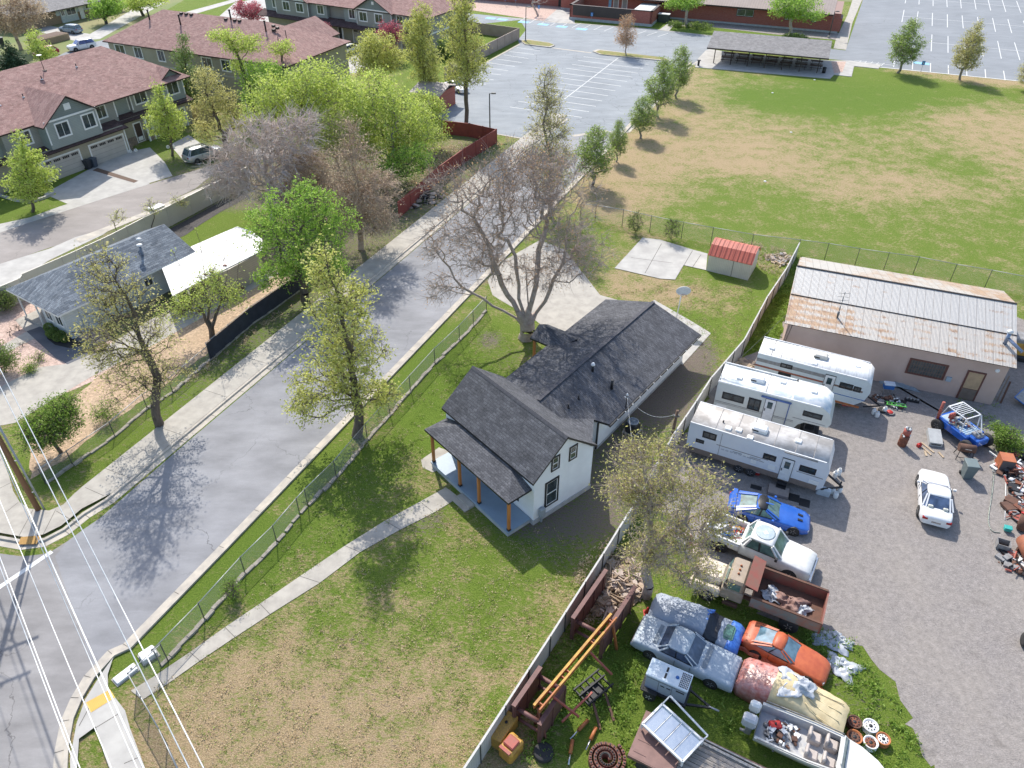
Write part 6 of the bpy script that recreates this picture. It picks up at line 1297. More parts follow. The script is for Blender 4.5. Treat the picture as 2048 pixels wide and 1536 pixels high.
wire(MAST, G(1280, 990, 4.0), .3, .014, 'wire from the roof mast down into the half leafed tree', GALV)
# lamp posts
def lamppost(px, py, ty, label):
    h = HT(px, py, px - 1, ty); t = thing('lamp_post', label, 'lamp post', G(px, py), 0); mb = MB(); mb.tube((0, 0, .35), (0, 0, h), .09, .07, 10); mb.tube((0, 0, 0), (0, 0, .4), .22, n=12, m=1); obj('pole', mb, [pm("lamp_bronze", (.06, .065, .06), .5), CONC], t)
    mb = MB(); mb.beam((0, 0, h), (.35, .1, h), .06); mb.bbox(.25, .85, -.1, .3, h - .06, h + .08, .03); obj('lamp_head', mb, _mc["lamp_bronze"], t)
lamppost(980, 264, 187, 'dark lamp post at the lower left corner of the parking lot')
lamppost(1051, 84, 14, 'dark lamp post on the small grass island by the tan fence')
lamppost(1657, 76, 22, 'thin dark lamp post beside the right end of the brick hall')
# basketball hoop
p = G(1352, 640); t = thing('basketball_hoop', 'white basketball hoop with fan shaped board behind the white house', 'basketball hoop', p, 0); h = 3.1
mb = MB(); mb.tube((0, 0, 0), (.12, 0, h), .05, n=8); mb.tube((.1, 0, h - .6), (.1, -.5, h - .1), .03, n=6); obj('pole', mb, WHITEMET, t)
mb = MB(); pts = [(.62 * math.cos(a) + .1, -.52, h + .05 + .42 * math.sin(a)) for a in [2 * math.pi * i / 16 for i in range(16)]]; mb.add(pts + [(x, -.48, z) for x, y, z in pts], [list(range(16)), list(range(31, 15, -1))] + [(i, (i + 1) % 16, (i + 1) % 16 + 16, i + 16) for i in range(16)]); obj('backboard', mb, pm("board_grey_white", (.62, .64, .65), .5), t)
mb = MB(); c = [(.1 + .23 * math.cos(a), -.78 + .23 * math.sin(a), h - .25) for a in [2 * math.pi * i / 14 for i in range(15)]]; mb.path(c, .015, 5); obj('rim', mb, pm("rim_orange", (.45, .10, .04), .5), t)
# white utility boxes at the corner, lane box, markers
for px, py, az, L, W, H_, lb in ((298, 1312, 45, .75, .65, .28, 'square white utility box inside the front fence corner'), (252, 1350, 52, 1.1, .5, .16, 'low white utility box on the grass at the pavement corner')):
    t = thing('utility_box', lb, 'utility box', G(px, py), R(az)); mb = MB(); mb.bbox(-L / 2, L / 2, -W / 2, W / 2, .04, H_, .03); obj('cabinet', mb, WHITEMET, t); mb = MB(); mb.box(-L / 2 - .06, L / 2 + .06, -W / 2 - .06, W / 2 + .06, 0, .05); mb.tube((L * .3, 0, H_), (L * .3, 0, H_ + .04), .05, n=8, m=1); obj('base', mb, [CONC, GALVD], t)
t = thing('utility_box', 'pale utility box on the grass strip beside the lane', 'utility box', G(316, 425), R(60)); mb = MB(); mb.bbox(-.7, .7, -.45, .45, 0, .65, .04); obj('cabinet', mb, WHITEMET, t); mb = MB(); mb.bbox(-.75, .75, -.5, .5, .65, .72, .02); obj('lid', mb, WHITE, t)
# ============================================================ VEHICLES
TYRE = pm("tyre_rubber", (.025, .025, .027), .85, (.04, .038, .036), 9); ALLOY = pm("alloy_rim", (.55, .56, .58), .3, metal=.8); CHROME = pm("chrome", (.62, .62, .62), .2, metal=.9)
AUTOG = glassm("car_glass", (.03, .05, .055), .05); AUTOG2 = glassm("car_glass_green", (.07, .12, .11), .05); PLAST = pm("black_plastic", (.02, .02, .022), .55)
LAMPR = pm("tail_lamp_red", (.35, .015, .015), .2); LAMPW = pm("head_lamp", (.62, .65, .68), .12)
def paint(name, c, rough=.25, c2=None, sc=2, met=.0): return pm(name, c, rough, c2 or tuple(k * .93 for k in c), sc, metal=met, coat=.6 if rough < .4 else 0)
def wheel(par, x, y, r, w=.22, rim=None, rr=.62, spokes=5):
    sg = -1 if y < 0 else 1; mb = MB(); yo, yi = y, y - sg * w
    mb.lathe([(r * rr, 0), (r * .93, 0), (r, sg * -.03), (r, -sg * (w - .03)), (r * .93, -sg * w), (r * rr, -sg * w)], (x, yo, r), 22, 0, 'y'); t = obj('tyre', mb, TYRE, par)
    mb = MB(); mb.lathe([(r * rr, -sg * .04), (r * rr * .94, -sg * .01), (r * rr * .86, -sg * .05), (r * .2, -sg * .045), (r * .16, -sg * .005), (.01, -sg * .005)], (x, yo, r), 20, 0, 'y')
    for k in range(spokes):
        a = 2 * math.pi * k / spokes; c, s = math.cos(a), math.sin(a); mb.beam((x + c * r * .15, yo - sg * .02, r + s * r * .15), (x + c * r * rr * .9, yo - sg * .02, r + s * r * rr * .9), .05, .03, 0)
        a += math.pi / spokes; c, s = math.cos(a), math.sin(a); mb.lathe([(r * .1, -sg * .045), (r * .1, -sg * .04)], (x + c * r * rr * .6, yo, r + s * r * rr * .6), 8, 1, 'y')
    obj('rim', mb, [rim or ALLOY, PLAST], t)
    return t
def car_body(par, S, mat, n_=None, under=PLAST):
    """S: list of (x, z_low, z_belt, half_width, crown)"""
    secs = []
    for x, zl, zb, hw, cr in S:
        h = zb - zl; L = [(hw * .90, zl), (hw * .985, zl + h * .18), (hw, zl + h * .45), (hw * .975, zl + h * .72), (hw * .93, zb - h * .06), (hw * .84, zb), (hw * .5, zb + cr * .75), (0, zb + cr)]
        secs.append([(x, y, z) for y, z in L] + [(x, -y, z) for y, z in L[-2::-1]])
    mb = MB(); mb.loft(secs, 0, True, True)
    return mb
def arch(mb, x, hw, r, m=1):
    for sg in (-1, 1): mb.lathe([(r * 1.13, sg * (hw - .12)), (r * 1.13, sg * (hw + .004)), (.02, sg * (hw + .004))], (x, 0, r), 20, m, 'y', False)
def cabin(par, xw0, xr0, xr1, xw1, zb, zr, hb, hr, mat, glass=AUTOG, roofmat=None, bp=None, cr=.05, pill=.055, name_roof='roof_panel', rear_panel=False):
    """windscreen base, roof front, roof rear, rear screen base (x decreasing backwards)"""
    b = [(xw0, hb * .86), (xw1, hb * .80)]
    P = dict(wf=(xw0, hb * .80, zb), wfs=(xw0 - .18, hb * .97, zb), wr=(xw1, hb * .76, zb), wrs=(xw1 + .15, hb * .95, zb), rf=(xr0, hr * .86, zr - .02), rfs=(xr0 - .06, hr, zr - .06), rr=(xr1, hr * .84, zr - .02), rrs=(xr1 + .05, hr * .98, zr - .06))
    m_ = lambda p: (p[0], -p[1], p[2])
    g = MB()
    for poly in ([P['wf'], m_(P['wf']), m_(P['rf']), P['rf']], [m_(P['wr']), P['wr'], P['rr'], m_(P['rr'])], [P['wfs'], P['rfs'], P['rrs'], P['wrs']], [m_(P['wfs']), m_(P['wrs']), m_(P['rrs']), m_(P['rfs'])], [P['wf'], P['rf'], P['rfs'], P['wfs']], [m_(P['wf']), m_(P['wfs']), m_(P['rfs']), m_(P['rf'])], [P['wr'], P['wrs'], P['rrs'], P['rr']], [m_(P['wr']), m_(P['rr']), m_(P['rrs']), m_(P['wrs'])]): g.poly(poly)
    obj('window_glass', g, glass, par)
    r_ = MB(); secs = []
    for x, w, dz in ((xr0 + .03, hr * .88, -.03), (xr0 - .15, hr * .98, .01), ((xr0 + xr1) / 2, hr, cr * .6), (xr1 + .15, hr * .97, .01), (xr1 - .03, hr * .86, -.03)):
        secs.append([(x, w, zr - .06 + dz * .5), (x, w * .9, zr - .005 + dz), (x, 0, zr + cr * .5 + dz), (x, -w * .9, zr - .005 + dz), (x, -w, zr - .06 + dz * .5)])
    r_.loft(secs, 0, True, True); obj(name_roof, r_, roofmat or mat, par)
    p = MB()
    for s in (1, -1):
        q = lambda k: (P[k][0], P[k][1] * s, P[k][2])
        for a, c, w in ((('wf'), ('rf'), pill), (('wfs'), ('rfs'), pill), (('wr'), ('rr'), pill * 1.5), (('wrs'), ('rrs'), pill * 1.5)): p.beam(q(a), q(c), w, w * .7)
        for t in (bp or (.52,)):
            xb = P['wfs'][0] + (P['wrs'][0] - P['wfs'][0]) * t; xt = P['rfs'][0] + (P['rrs'][0] - P['rfs'][0]) * t
            p.beam((xb, P['wfs'][1] * s, zb), (xt, hr * s, zr - .06), pill * .8, pill * .6, 1)
        p.beam((P['wfs'][0], P['wfs'][1] * s, zb), (P['wrs'][0], P['wrs'][1] * s, zb), .03, .04, 1)
    obj('pillars', p, [mat, PLAST], par)
def car(name, label, cat, mid, az, L, W, H, mat, kind='sedan', rim=None, glass=AUTOG, wr=.32, group=None, **k):
    t = thing(name, label, cat, (mid[0], mid[1], 0), R(az), group); h = L / 2; w = W / 2
    z0 = .20
    if kind == 'sedan': S = [(h, .30, .58, w * .62, .02), (h * .97, .22, .66, w * .82, .03), (h * .86, z0, .72, w * .95, .05), (h * .55, z0, .80, w, .07), (h * .30, z0, .90, w, .06), (0, z0, .94, w, .04), (-h * .45, z0, .96, w, .04), (-h * .78, z0, .95, w * .97, .04), (-h * .94, .24, .90, w * .90, .03), (-h, .32, .82, w * .78, .01)]; C = (h * .36, h * .04, -h * .36, -h * .70, .94, H, w * .96, w * .74)
    elif kind == 'coupe': S = [(h, .26, .42, w * .55, .02), (h * .96, .18, .52, w * .78, .04), (h * .84, .16, .62, w * .94, .07), (h * .60, .16, .72, w, .09), (h * .25, .16, .82, w, .06), (0, .16, .84, w * .98, .03), (-h * .5, .16, .90, w, .03), (-h * .8, .18, .92, w * .98, .04), (-h * .94, .24, .86, w * .90, .02), (-h, .32, .74, w * .76, .01)]; C = (h * .24, -h * .08, -h * .34, -h * .84, .86, H, w * .92, w * .66)
    elif kind == 'classic': S = [(h, .34, .76, w * .96, .02), (h * .985, .24, .82, w * .99, .02), (h * .8, .22, .86, w, .04), (h * .3, .22, .92, w, .03), (0, .22, .93, w, .02), (-h * .4, .22, .94, w, .02), (-h * .9, .24, .90, w, .02), (-h * .985, .30, .86, w * .98, .01), (-h, .36, .80, w * .94, 0)]; C = (h * .30, h * .06, -h * .32, -h * .50, .94, H, w * .93, w * .78)
    elif kind == 'suv': S = [(h, .38, .78, w * .72, .02), (h * .96, .28, .90, w * .90, .04), (h * .82, .26, 1.0, w * .98, .05), (h * .45, .26, 1.06, w, .05), (0, .26, 1.08, w, .02), (-h * .6, .26, 1.10, w, .02), (-h * .92, .28, 1.10, w * .96, .02), (-h, .36, .95, w * .88, .01)]; C = (h * .46, h * .18, -h * .78, -h * .96, 1.08, H, w * .95, w * .80)
    elif kind == 'hatch': S = [(h, .32, .62, w * .7, .02), (h * .94, .24, .74, w * .9, .04), (h * .7, .22, .84, w, .06), (h * .3, .22, .94, w, .04), (-h * .6, .22, .98, w, .02), (-h * .93, .26, .96, w * .93, .01), (-h, .34, .8, w * .84, 0)]; C = (h * .44, h * .08, -h * .62, -h * .92, .94, H, w * .95, w * .76)
    if 'S' in k: S = k['S']
    if 'C' in k: C = k['C']
    mb = car_body(t, S, mat); xf, xr = k.get('xf', h * .62), k.get('xr', -h * .60)
    body = obj('body', mb, [mat], t); mb = MB(); arch(mb, xf, w, wr, 0); arch(mb, xr, w, wr, 0); objs('wheel_arch', mb, PLAST, body)
    cabin(t, *C, mat, glass, k.get('roofmat'), k.get('bp'), pill=k.get('pill', .055))
    for x in (xf, xr):
        for s in (-1, 1): wheel(t, x, s * (w + .012), wr, rim=rim, spokes=k.get('spokes', 5))
    zl = S[1][2]
    for s in (1, -1):
        mb = MB(); y = s * w * .60; mb.bbox(S[1][0] - .22, S[1][0] + .03, min(y - .16, y + .16), max(y - .16, y + .16), zl - .17, zl - .02, .02); obj('headlight', mb, k.get('lampw', LAMPW), t)
        mb = MB(); y = s * w * .70; mb.bbox(S[-1][0] - .012, S[-2][0] + .05, min(y - .15, y + .15), max(y - .15, y + .15), S[-1][2] - .16, S[-1][2] - .01, .015); obj('tail_light', mb, LAMPR, t)
        if k.get('mirror', True): mb = MB(); x = C[0] - .35; mb.bbox(x - .07, x + .07, min(s * (w + .02), s * (w + .19)), max(s * (w + .02), s * (w + .19)), C[4] + .01, C[4] + .14, .02); obj('mirror', mb, k.get('mirmat', mat), t)
    mb = MB()
    for x in (C[0] - .28, (C[0] + C[3]) / 2 - .05):
        for s in (1, -1): mb.box(x - .008, x + .008, min(s * w * .98, s * (w + .006)), max(s * w * .98, s * (w + .006)), S[3][1] + .12, C[4] - .08)
    mb.box(h * .1, C[0] + .02, -w * .8, w * .8, C[4] + .0, C[4] + .012) if False else None
    mb.box(S[1][0] + .0, S[0][0] + .006, -w * .35, w * .35, S[0][1] + .05, S[0][1] + .16); mb.box(S[-1][0] - .008, S[-1][0] + .05, -.26, .26, .5, .62, 1); obj('door_gaps_and_grille', mb, [PLAST, k.get('plate', CHROME)], body)
    return t
WP = paint("white_car_paint", (.80, .80, .79)); 
sedan = car('sedan', 'white four door sedan parked alone on the open gravel', 'car', (26.5, 32.9), 68, 4.75, 1.86, 1.42, WP, 'sedan', glass=glassm("blue_car_glass", (.035, .055, .10), .04))
mb = MB()
for y in (-.42, .42): mb.bbox(-1.62, -1.44, y - .14, y + .14, .95, 1.12, .04)
mb.bbox(-1.7, -1.5, -.6, .6, .93, .99, .02); obj('rear_headrests', mb, pm("cream_seat", (.62, .62, .55), .7), sedan)
BLUEC = paint("blue_car_paint", (.02, .10, .42), .22, (.03, .13, .50))
bc = car('sports_car', 'low bright blue sports coupe with black roof panels', 'car', (15.75, 31.5), -20, 4.9, 1.88, 1.27, BLUEC, 'coupe', glass=AUTOG2, wr=.33, roofmat=BLACK, bp=(.42,), pill=.10, rim=ALLOY)
mb = MB(); mb.beam((-.72, -.62, 1.25), (-.72, .62, 1.25), .22, .05); mb.beam((-.45, -.02, 1.285), (.15, 0, 1.27), .08, .03); obj('targa_band', mb, BLUEC, bc)
mb = MB(); mb.beam((-2.15, -.85, 1.02), (-2.15, .85, 1.02), .26, .04); mb.beam((-2.15, -.80, .9), (-2.15, -.80, 1.02), .06); mb.beam((-2.15, .80, .9), (-2.15, .80, 1.02), .06); obj('spoiler', mb, BLUEC, bc)
mb = MB(); 
for s in (-1, 1): mb.beam((1.65, s * .22, .80), (1.95, s * .2, .74), .14, .03)
objs('bonnet_scoop', mb, PLAST, bc)
GREYB = paint("faded_blue_grey_paint", (.36, .43, .49), .5, (.46, .50, .54), 1.5)
oc = car('old_sedan', 'faded blue grey boxy old sedan with long flat bonnet', 'car', (8.95, 21.9), -29.5, 5.2, 1.98, 1.38, GREYB, 'classic', rim=pm("steel_rim", (.28, .30, .32), .6), wr=.33, glass=glassm("navy_glass", (.03, .045, .075), .08), mirror=False)
mb = MB(); mb.bbox(2.52, 2.66, -.98, .98, .40, .56, .03); mb.bbox(-2.68, -2.54, -.96, .96, .42, .58, .03); obj('bumper', mb, pm("dull_chrome", (.55, .58, .62), .4, metal=.5), oc)
mb = MB(); mb.box(.98, 1.2, -.7, .7, .975, .985); mb.box(-1.62, -1.42, -.6, .6, .965, .975); objs('cowl_vent', mb, pm("cowl_grey", (.22, .26, .30), .6), oc)
ORG = paint("sun_faded_orange_paint", (.52, .13, .05), .5, (.42, .09, .04), 3)
og = car('orange_coupe', 'sun faded orange red fastback coupe wrapped in thin plastic', 'car', (14.05, 21.9), -33, 4.3, 1.68, 1.26, ORG, 'coupe', rim=pm("steel_rim2", (.20, .18, .17), .6), wr=.30, glass=glassm("sky_glass", (.08, .14, .18), .05), mirror=False, bp=(.55,))
mb = MB()
secs = []
for x in np.linspace(-2.25, 2.25, 14): secs.append([(x + .03 * math.sin(x * 9), s * (.86 + .05 * math.sin(x * 7 + s)), z) for s, z in ((-1, .10), (-1, .45 + .05 * math.sin(x * 5)))])
mb.loft(secs, 0, False, True, False); obj('plastic_wrap', mb, pm("red_plastic_sheet", (.50, .12, .08), .25, (.62, .28, .22), 6, bump=.8, bsc=6), og)
TRUCKG = paint("silver_paint", (.50, .51, .50), .3, met=.4)
car('minivan', 'silver minivan parked on the townhouse lane beside the bare thicket', 'car', (-38.3, 90.5), 48, 4.9, 1.95, 1.72, TRUCKG, 'suv', wr=.33)
car('suv', 'white suv parked on the upper street behind the red car', 'car', (-77.6, 142.9), -132, 4.7, 1.9, 1.68, WP, 'suv', wr=.36, glass=glassm("blue_tint", (.05, .08, .20), .05))
car('crossover', 'grey blue crossover on the ranch house driveway', 'car', (-85.5, 155.5), 158, 4.6, 1.85, 1.55, paint("steel_blue_paint", (.20, .26, .32), .3), 'suv', wr=.34)
car('hatchback', 'red hatchback on the upper street partly behind the young tree', 'car', (-82.0, 138.9), -132, 4.0, 1.7, 1.45, paint("red_paint", (.42, .02, .03), .3), 'hatch', wr=.3)
car('parked_suv', 'white crossover on the drive of the third townhouse', 'car', (-29.2, 141.6), 62, 4.6, 1.85, 1.6, WP, 'suv', wr=.34)
car('parked_car', 'white car standing half hidden beside the brick bin store', 'car', (-8.9, 119.5), -46, 4.6, 1.8, 1.45, WP, 'sedan')
# --- white pickup
pk = thing('pickup_truck', 'worn white pickup truck with tools lying in its open bed', 'pickup truck', (14.45, 28.75, 0), R(-31)); w = 1.0
OLDW = pm("worn_white_paint", (.76, .76, .73), .45, (.62, .62, .60), 2.5)
S = [(3.05, .42, .82, .80, .02), (2.98, .36, .98, .94, .04), (2.6, .34, 1.08, .99, .08), (1.6, .34, 1.16, 1.0, .10), (1.25, .34, 1.18, 1.0, .04), (0, .34, 1.18, 1.0, .0), (-.95, .34, 1.18, 1.0, 0)]
mb = car_body(pk, S, OLDW); obj('body', mb, OLDW, pk)
cabin(pk, 1.35, .75, -.55, -.9, 1.18, 1.85, .97, .84, OLDW, AUTOG2, None, (.55,), pill=.10)
mb = MB(); mb.lathe([(.02, 1.885), (.62, 1.888), (.55, 1.893), (.02, 1.90)], (.1, 0, 0), 14); 
for v in mb.v: pass
r_ = obj('roof_peel', mb, pm("peeled_primer", (.32, .40, .44), .5, (.45, .50, .52), 4), pk); r_.scale = (.9, .95, 1)
mb = MB(); mb.box(-3.1, -1.0, -.98, -.88, .55, 1.12); mb.box(-3.1, -1.0, .88, .98, .55, 1.12); mb.box(-3.14, -3.04, -.98, .98, .55, 1.10); mb.box(-1.04, -.96, -.98, .98, .55, 1.15); mb.box(-3.1, -1.0, -.9, .9, .55, .68); mb.bbox(-3.1, -1.0, -1.03, -.97, .75, 1.0, .02); obj('truck_bed', mb, OLDW, pk)
mb = MB(); arch(mb, 2.0, 1.0, .38, 0); arch(mb, -1.95, 1.03, .38, 0); objs('wheel_arch', mb, PLAST, pk)
for x in (2.0, -1.95):
    for s in (-1, 1): wheel(pk, x, s * 1.03, .38, .26)
for s in (-1, 1):
    mb = MB(); y = s * .7; mb.bbox(2.93, 3.04, y - .16, y + .16, .72, .92, .02); obj('headlight', mb, LAMPW, pk)
    mb = MB(); y = s * 1.12; mb.bbox(1.05, 1.2, min(y - s * .1, y + s * .12), max(y - s * .1, y + s * .12), 1.22, 1.42, .03); obj('mirror', mb, PLAST, pk)
mb = MB(); mb.bbox(2.98, 3.18, -.98, .98, .42, .62, .04); obj('bumper', mb, CHROME, pk); mb = MB(); mb.box(3.0, 3.06, -.45, .45, .66, .9); obj('grille', mb, PLAST, pk)
mb = MB(); r = random.Random(3)
for i in range(5): mb.beam((-2.9 + i * .05, -.5 + .1 * i, .72), (-1.3, -.7 + .16 * i, .8), .03)
obj('rods', mb, GALVD, pk)
def junk(name, label, c, rx, ry, h, cols, n, seed, cat='scrap', lo=.15, hi=.6, rz=0):
    """a heap whose separate pieces cannot be counted"""
    r = random.Random(seed); mb = MB(); 
    for i in range(n):
        a = r.uniform(0, 6.28); q = r.uniform(0, 1) ** .6; x, y = rx * q * math.cos(a), ry * q * math.sin(a); z = h * (1 - q * .8) * r.uniform(.1, 1); L = r.uniform(lo, hi); m = r.randrange(len(cols)); t = r.random()
        if t < .4: b = r.uniform(0, 6.28); mb.beam((x - L * math.cos(b) / 2, y - L * math.sin(b) / 2, z), (x + L * math.cos(b) / 2, y + L * math.sin(b) / 2, z + r.uniform(-.1, .2) * L), r.uniform(.03, .09), r.uniform(.03, .12), m)
        elif t < .7: mb.obox((x, y, z * .6), r.uniform(0, 6.28), L * .6, L * r.uniform(.2, .6), r.uniform(.04, .25), m)
        elif t < .85: mb.lathe([(.02, 0), (L * .28, 0), (L * .3, .05), (L * .2, .12), (.02, .13)], (x, y, z * .6), 10, m)
        else: b = r.uniform(0, 6.28); mb.tube((x, y, z * .5 + .05), (x + L * math.cos(b) * .6, y + L * math.sin(b) * .6, z * .5 + .1), r.uniform(.03, .08), n=7, m=m)
    o = obj(name, mb, cols, None, False); o.location = (c[0], c[1], 0 if len(c) < 3 else c[2]); o.rotation_euler = (0, 0, rz)
    return tag(o, label, cat, None, 'stuff')
RUST = pm("rust", (.24, .085, .045), .9, (.15, .06, .04), 4, bump=.4); RUST2 = pm("brown_rust", (.15, .075, .05), .9, (.10, .055, .04), 3, bump=.4); REDP = pm("faded_red_paint", (.40, .08, .06), .6, (.30, .10, .07), 3)
YEL = pm("worn_yellow_paint", (.58, .34, .05), .6, (.38, .18, .05), 3); ORP = pm("worn_orange_paint", (.50, .17, .04), .6, (.30, .10, .05), 3); GREYM = pm("grey_metal", (.30, .30, .30), .6, (.20, .19, .18), 4); REDB = pm("bright_red", (.50, .03, .025), .5); GRNB = pm("bright_green", (.12, .52, .09), .5); BLUB = pm("tool_blue", (.03, .14, .42), .5); TURQ = pm("turquoise", (.04, .38, .34), .5)
P = pk.location; junk('tools', 'red and yellow tools heaped in the open bed of the worn white pickup', (13.05, 29.75, .68), .75, .5, .2, [REDB, YEL, WHITEMET, GREYM, BLUB], 60, 5, 'tools', .1, .5)
# --- dump truck
dt = thing('dump_truck', 'old tan dump truck with rusty red tipper body facing the fence', 'dump truck', (13.3, 25.3, 0), R(-27 + 180))
TANP = pm("tan_truck_paint", (.36, .29, .22), .5, (.29, .23, .17), 3); WTP = pm("weathered_white", (.66, .58, .47), .5, (.55, .47, .38), 3)
mb = MB(); mb.bbox(.55, 1.75, -1.0, 1.0, .75, 1.45, .06); mb.bbox(.60, 1.55, -.92, .92, 1.45, 2.18, .12); o = obj('cab', mb, TANP, dt)
mb = MB(); mb.add([(1.72, -.86, 1.5), (1.72, .86, 1.5), (1.57, .78, 2.1), (1.57, -.78, 2.1)], [(0, 1, 2, 3)]); mb.box(.8, 1.45, .915, .93, 1.5, 2.0); mb.box(.8, 1.45, -.93, -.915, 1.5, 2.0); obj('cab_glass', mb, AUTOG2, dt)
mb = MB(); mb.bbox(1.75, 3.3, -.62, .62, .8, 1.5, .12); mb.bbox(1.75, 3.2, -1.05, -.62, .6, 1.15, .10); mb.bbox(1.75, 3.2, .62, 1.05, .6, 1.15, .10); obj('bonnet', mb, WTP, dt)
mb = MB(); mb.bbox(3.3, 3.45, -1.05, 1.05, .5, .75, .04); obj('bumper', mb, WTP, dt)
mb = MB()
for y in (-.3, .0, .3): mb.lathe([(.07, 0), (.05, .08), (.01, .1)], (1.1, y, 2.18), 8)
obj('roof_lamp', mb, ORP, dt)
mb = MB(); mb.beam((-3.4, -.4, .7), (3.2, -.4, .7), .15, .2); mb.beam((-3.4, .4, .7), (3.2, .4, .7), .15, .2); mb.bbox(.7, 1.5, .9, 1.1, .35, .55, .02); obj('chassis', mb, RUST2, dt)
mb = MB(); mb.box(-3.4, .15, -1.1, 1.1, .95, 1.05, 0); mb.box(-3.4, .15, -1.15, -1.06, 1.05, 1.75, 1); mb.box(-3.4, .15, 1.06, 1.15, 1.05, 1.75, 2); mb.box(.08, .16, -1.1, 1.1, 1.05, 2.3, 0); mb.box(-3.46, -3.38, -1.15, 1.15, .95, 1.75, 1)
for y in (-1.12, 1.12): mb.beam((-3.4, y, 1.78), (.15, y, 1.78), .12, .08, 0)
mb.slab([(-.05, -1.1, 2.32), (.62, -1.1, 2.48), (.62, 1.1, 2.48), (-.05, 1.1, 2.32)], .06, 1); obj('tipper_body', mb, [RUST2, pm("faded_maroon", (.26, .075, .055), .6, (.20, .10, .07), 2), pm("worn_teal", (.16, .21, .20), .6, (.28, .14, .10), 2)], dt)
for x, r, ys in ((2.4, .46, (-1, 1)), (-2.0, .5, (-1, 1))):
    for s in ys: wheel(dt, x, s * 1.08, r, .3 if x > 0 else .5, rim=pm("cream_rim", (.52, .44, .38), .6), rr=.5)
def crumple(name, label, c, rx, ry, h, mat, seed, cat='tarp', n=16, rz=0, fl=.3):
    rg = np.random.default_rng(seed); V = []; F = []
    k = rg.uniform(0, 6.28, 8)
    for j in range(n + 1):
        for i in range(n + 1):
            u, v = i / n * 2 - 1, j / n * 2 - 1; e = 1 + .22 * math.sin(3 * math.atan2(v, u) + k[0]) + .1 * math.sin(7 * math.atan2(v, u) + k[1]); d = max(0, 1 - (u * u + v * v) * .55)
            z = h * d * (.55 + .35 * math.sin(u * 5 + k[2] + v * 3) * math.cos(v * 4 + k[3]) + .35 * math.sin(u * 11 - v * 9 + k[4]) * fl + .05 * rg.normal()); V.append((u * rx * e + .03 * rg.normal(), v * ry * e + .03 * rg.normal(), max(z, .02)))
    F = [(j * (n + 1) + i, j * (n + 1) + i + 1, (j + 1) * (n + 1) + i + 1, (j + 1) * (n + 1) + i) for j in range(n) for i in range(n)]
    mb = MB(); mb.add(V, F, 0, True); o = obj(name, mb, mat, None, False); sm = o.modifiers.new('thick', 'SOLIDIFY'); sm.thickness = .012; o.location = (c[0], c[1], c[2] if len(c) > 2 else 0); o.rotation_euler = (0, 0, rz); return tag(o, label, cat)
MAR = pm("maroon_cloth", (.21, .12, .10), .9, (.30, .19, .16), 3); PLW = pm("milky_plastic", (.50, .52, .55), .3, (.36, .39, .43), 3); GRT = pm("grey_tarp", (.34, .37, .42), .5, (.44, .46, .50), 2); BLT = pm("blue_tarp", (.03, .12, .48), .4, (.08, .22, .58), 4)
crumple('folded_cloth', 'crumpled maroon cloth heaped in the dump truck body', (14.9, 24.45, 1.05), .75, .5, .55, MAR, 4, 'cloth', rz=-.4)
crumple('plastic_sheet', 'crumpled white sheet at the cab end of the dump truck body', (14.05, 25.0, 1.05), .45, .5, .35, PLW, 5, 'sheet', rz=.3); crumple('plastic_sheet', 'crumpled pale sheet at the tail end of the dump truck body', (15.3, 24.0, 1.05), .5, .4, .35, PLW, 6, 'sheet', rz=.8)
crumple('plastic_sheet', 'blue grey plastic sheet on the weeds behind the dump truck', G(1660, 1282), .75, .55, .25, GRT, 7, 'sheet', rz=-.4); crumple('plastic_sheet', 'upper silver plastic sheet on the weeds right of the orange coupe', G(1678, 1283), .6, .4, .3, PLW, 8, 'sheet', rz=-.3); crumple('plastic_sheet', 'lower silver plastic sheet on the weeds right of the orange coupe', G(1685, 1335), .75, .6, .3, PLW, 9, 'sheet', rz=-.7)
# --- covered cars
def covered(name, label, mid, az, S, mats, cat='covered car', ms=None, wob=.03, seed=1):
    t = thing(name, label, cat, (mid[0], mid[1], 0), R(az)); rg = np.random.default_rng(seed); secs = []
    for x, zl, zb, hw, cr in S:
        L = [(hw * 1.04, zl), (hw * 1.0, zl + (zb - zl) * .5), (hw * .95, zb - .06), (hw * .75, zb + cr * .55), (hw * .4, zb + cr * .92), (0, zb + cr)]
        q = [(x, y, z) for y, z in L] + [(x, -y, z) for y, z in L[-2::-1]]; secs.append([(a + rg.normal() * wob, b + rg.normal() * wob, max(c + rg.normal() * wob, .03)) for a, b, c in q])
    return t, secs
xs = lambda a, b, n: np.linspace(a, b, n)
def interp(tab, x): X = [q[0] for q in tab]; return [float(np.interp(x, X, [q[i] for q in tab])) for i in range(1, 5)]
# (x, zlow, zbelt, halfwidth, crown)
tabT = [(-2.55, .25, .75, .8, .05), (-2.3, .1, 1.0, .95, .1), (-1.2, .08, 1.15, 1.0, .25), (-.4, .08, 1.3, 1.0, .45), (.35, .08, 1.25, 1.0, .40), (.9, .08, 1.12, 1.0, .2), (2.2, .08, 1.0, .98, .08), (2.5, .2, .85, .9, .02)]
t, secs = covered('covered_car', 'long car under a beige tarp and red plastic sheets', (13.55, 19.4), -32, [(x, *interp(tabT, x)) for x in xs(-2.55, 2.5, 26)], None, seed=3, wob=.012)
BEI = pm("beige_tarp", (.62, .52, .32), .7, (.50, .40, .22), 1.2, bump=.7, bsc=5); REDS = pm("red_clear_sheet", (.42, .13, .10), .3, (.52, .30, .27), 4, bump=.7, bsc=5)
mb = MB(); mb.loft([[(a, b, c * .97) for a, b, c in q] for q in secs], 0, True, True); obj('red_sheet', mb, REDS, t)
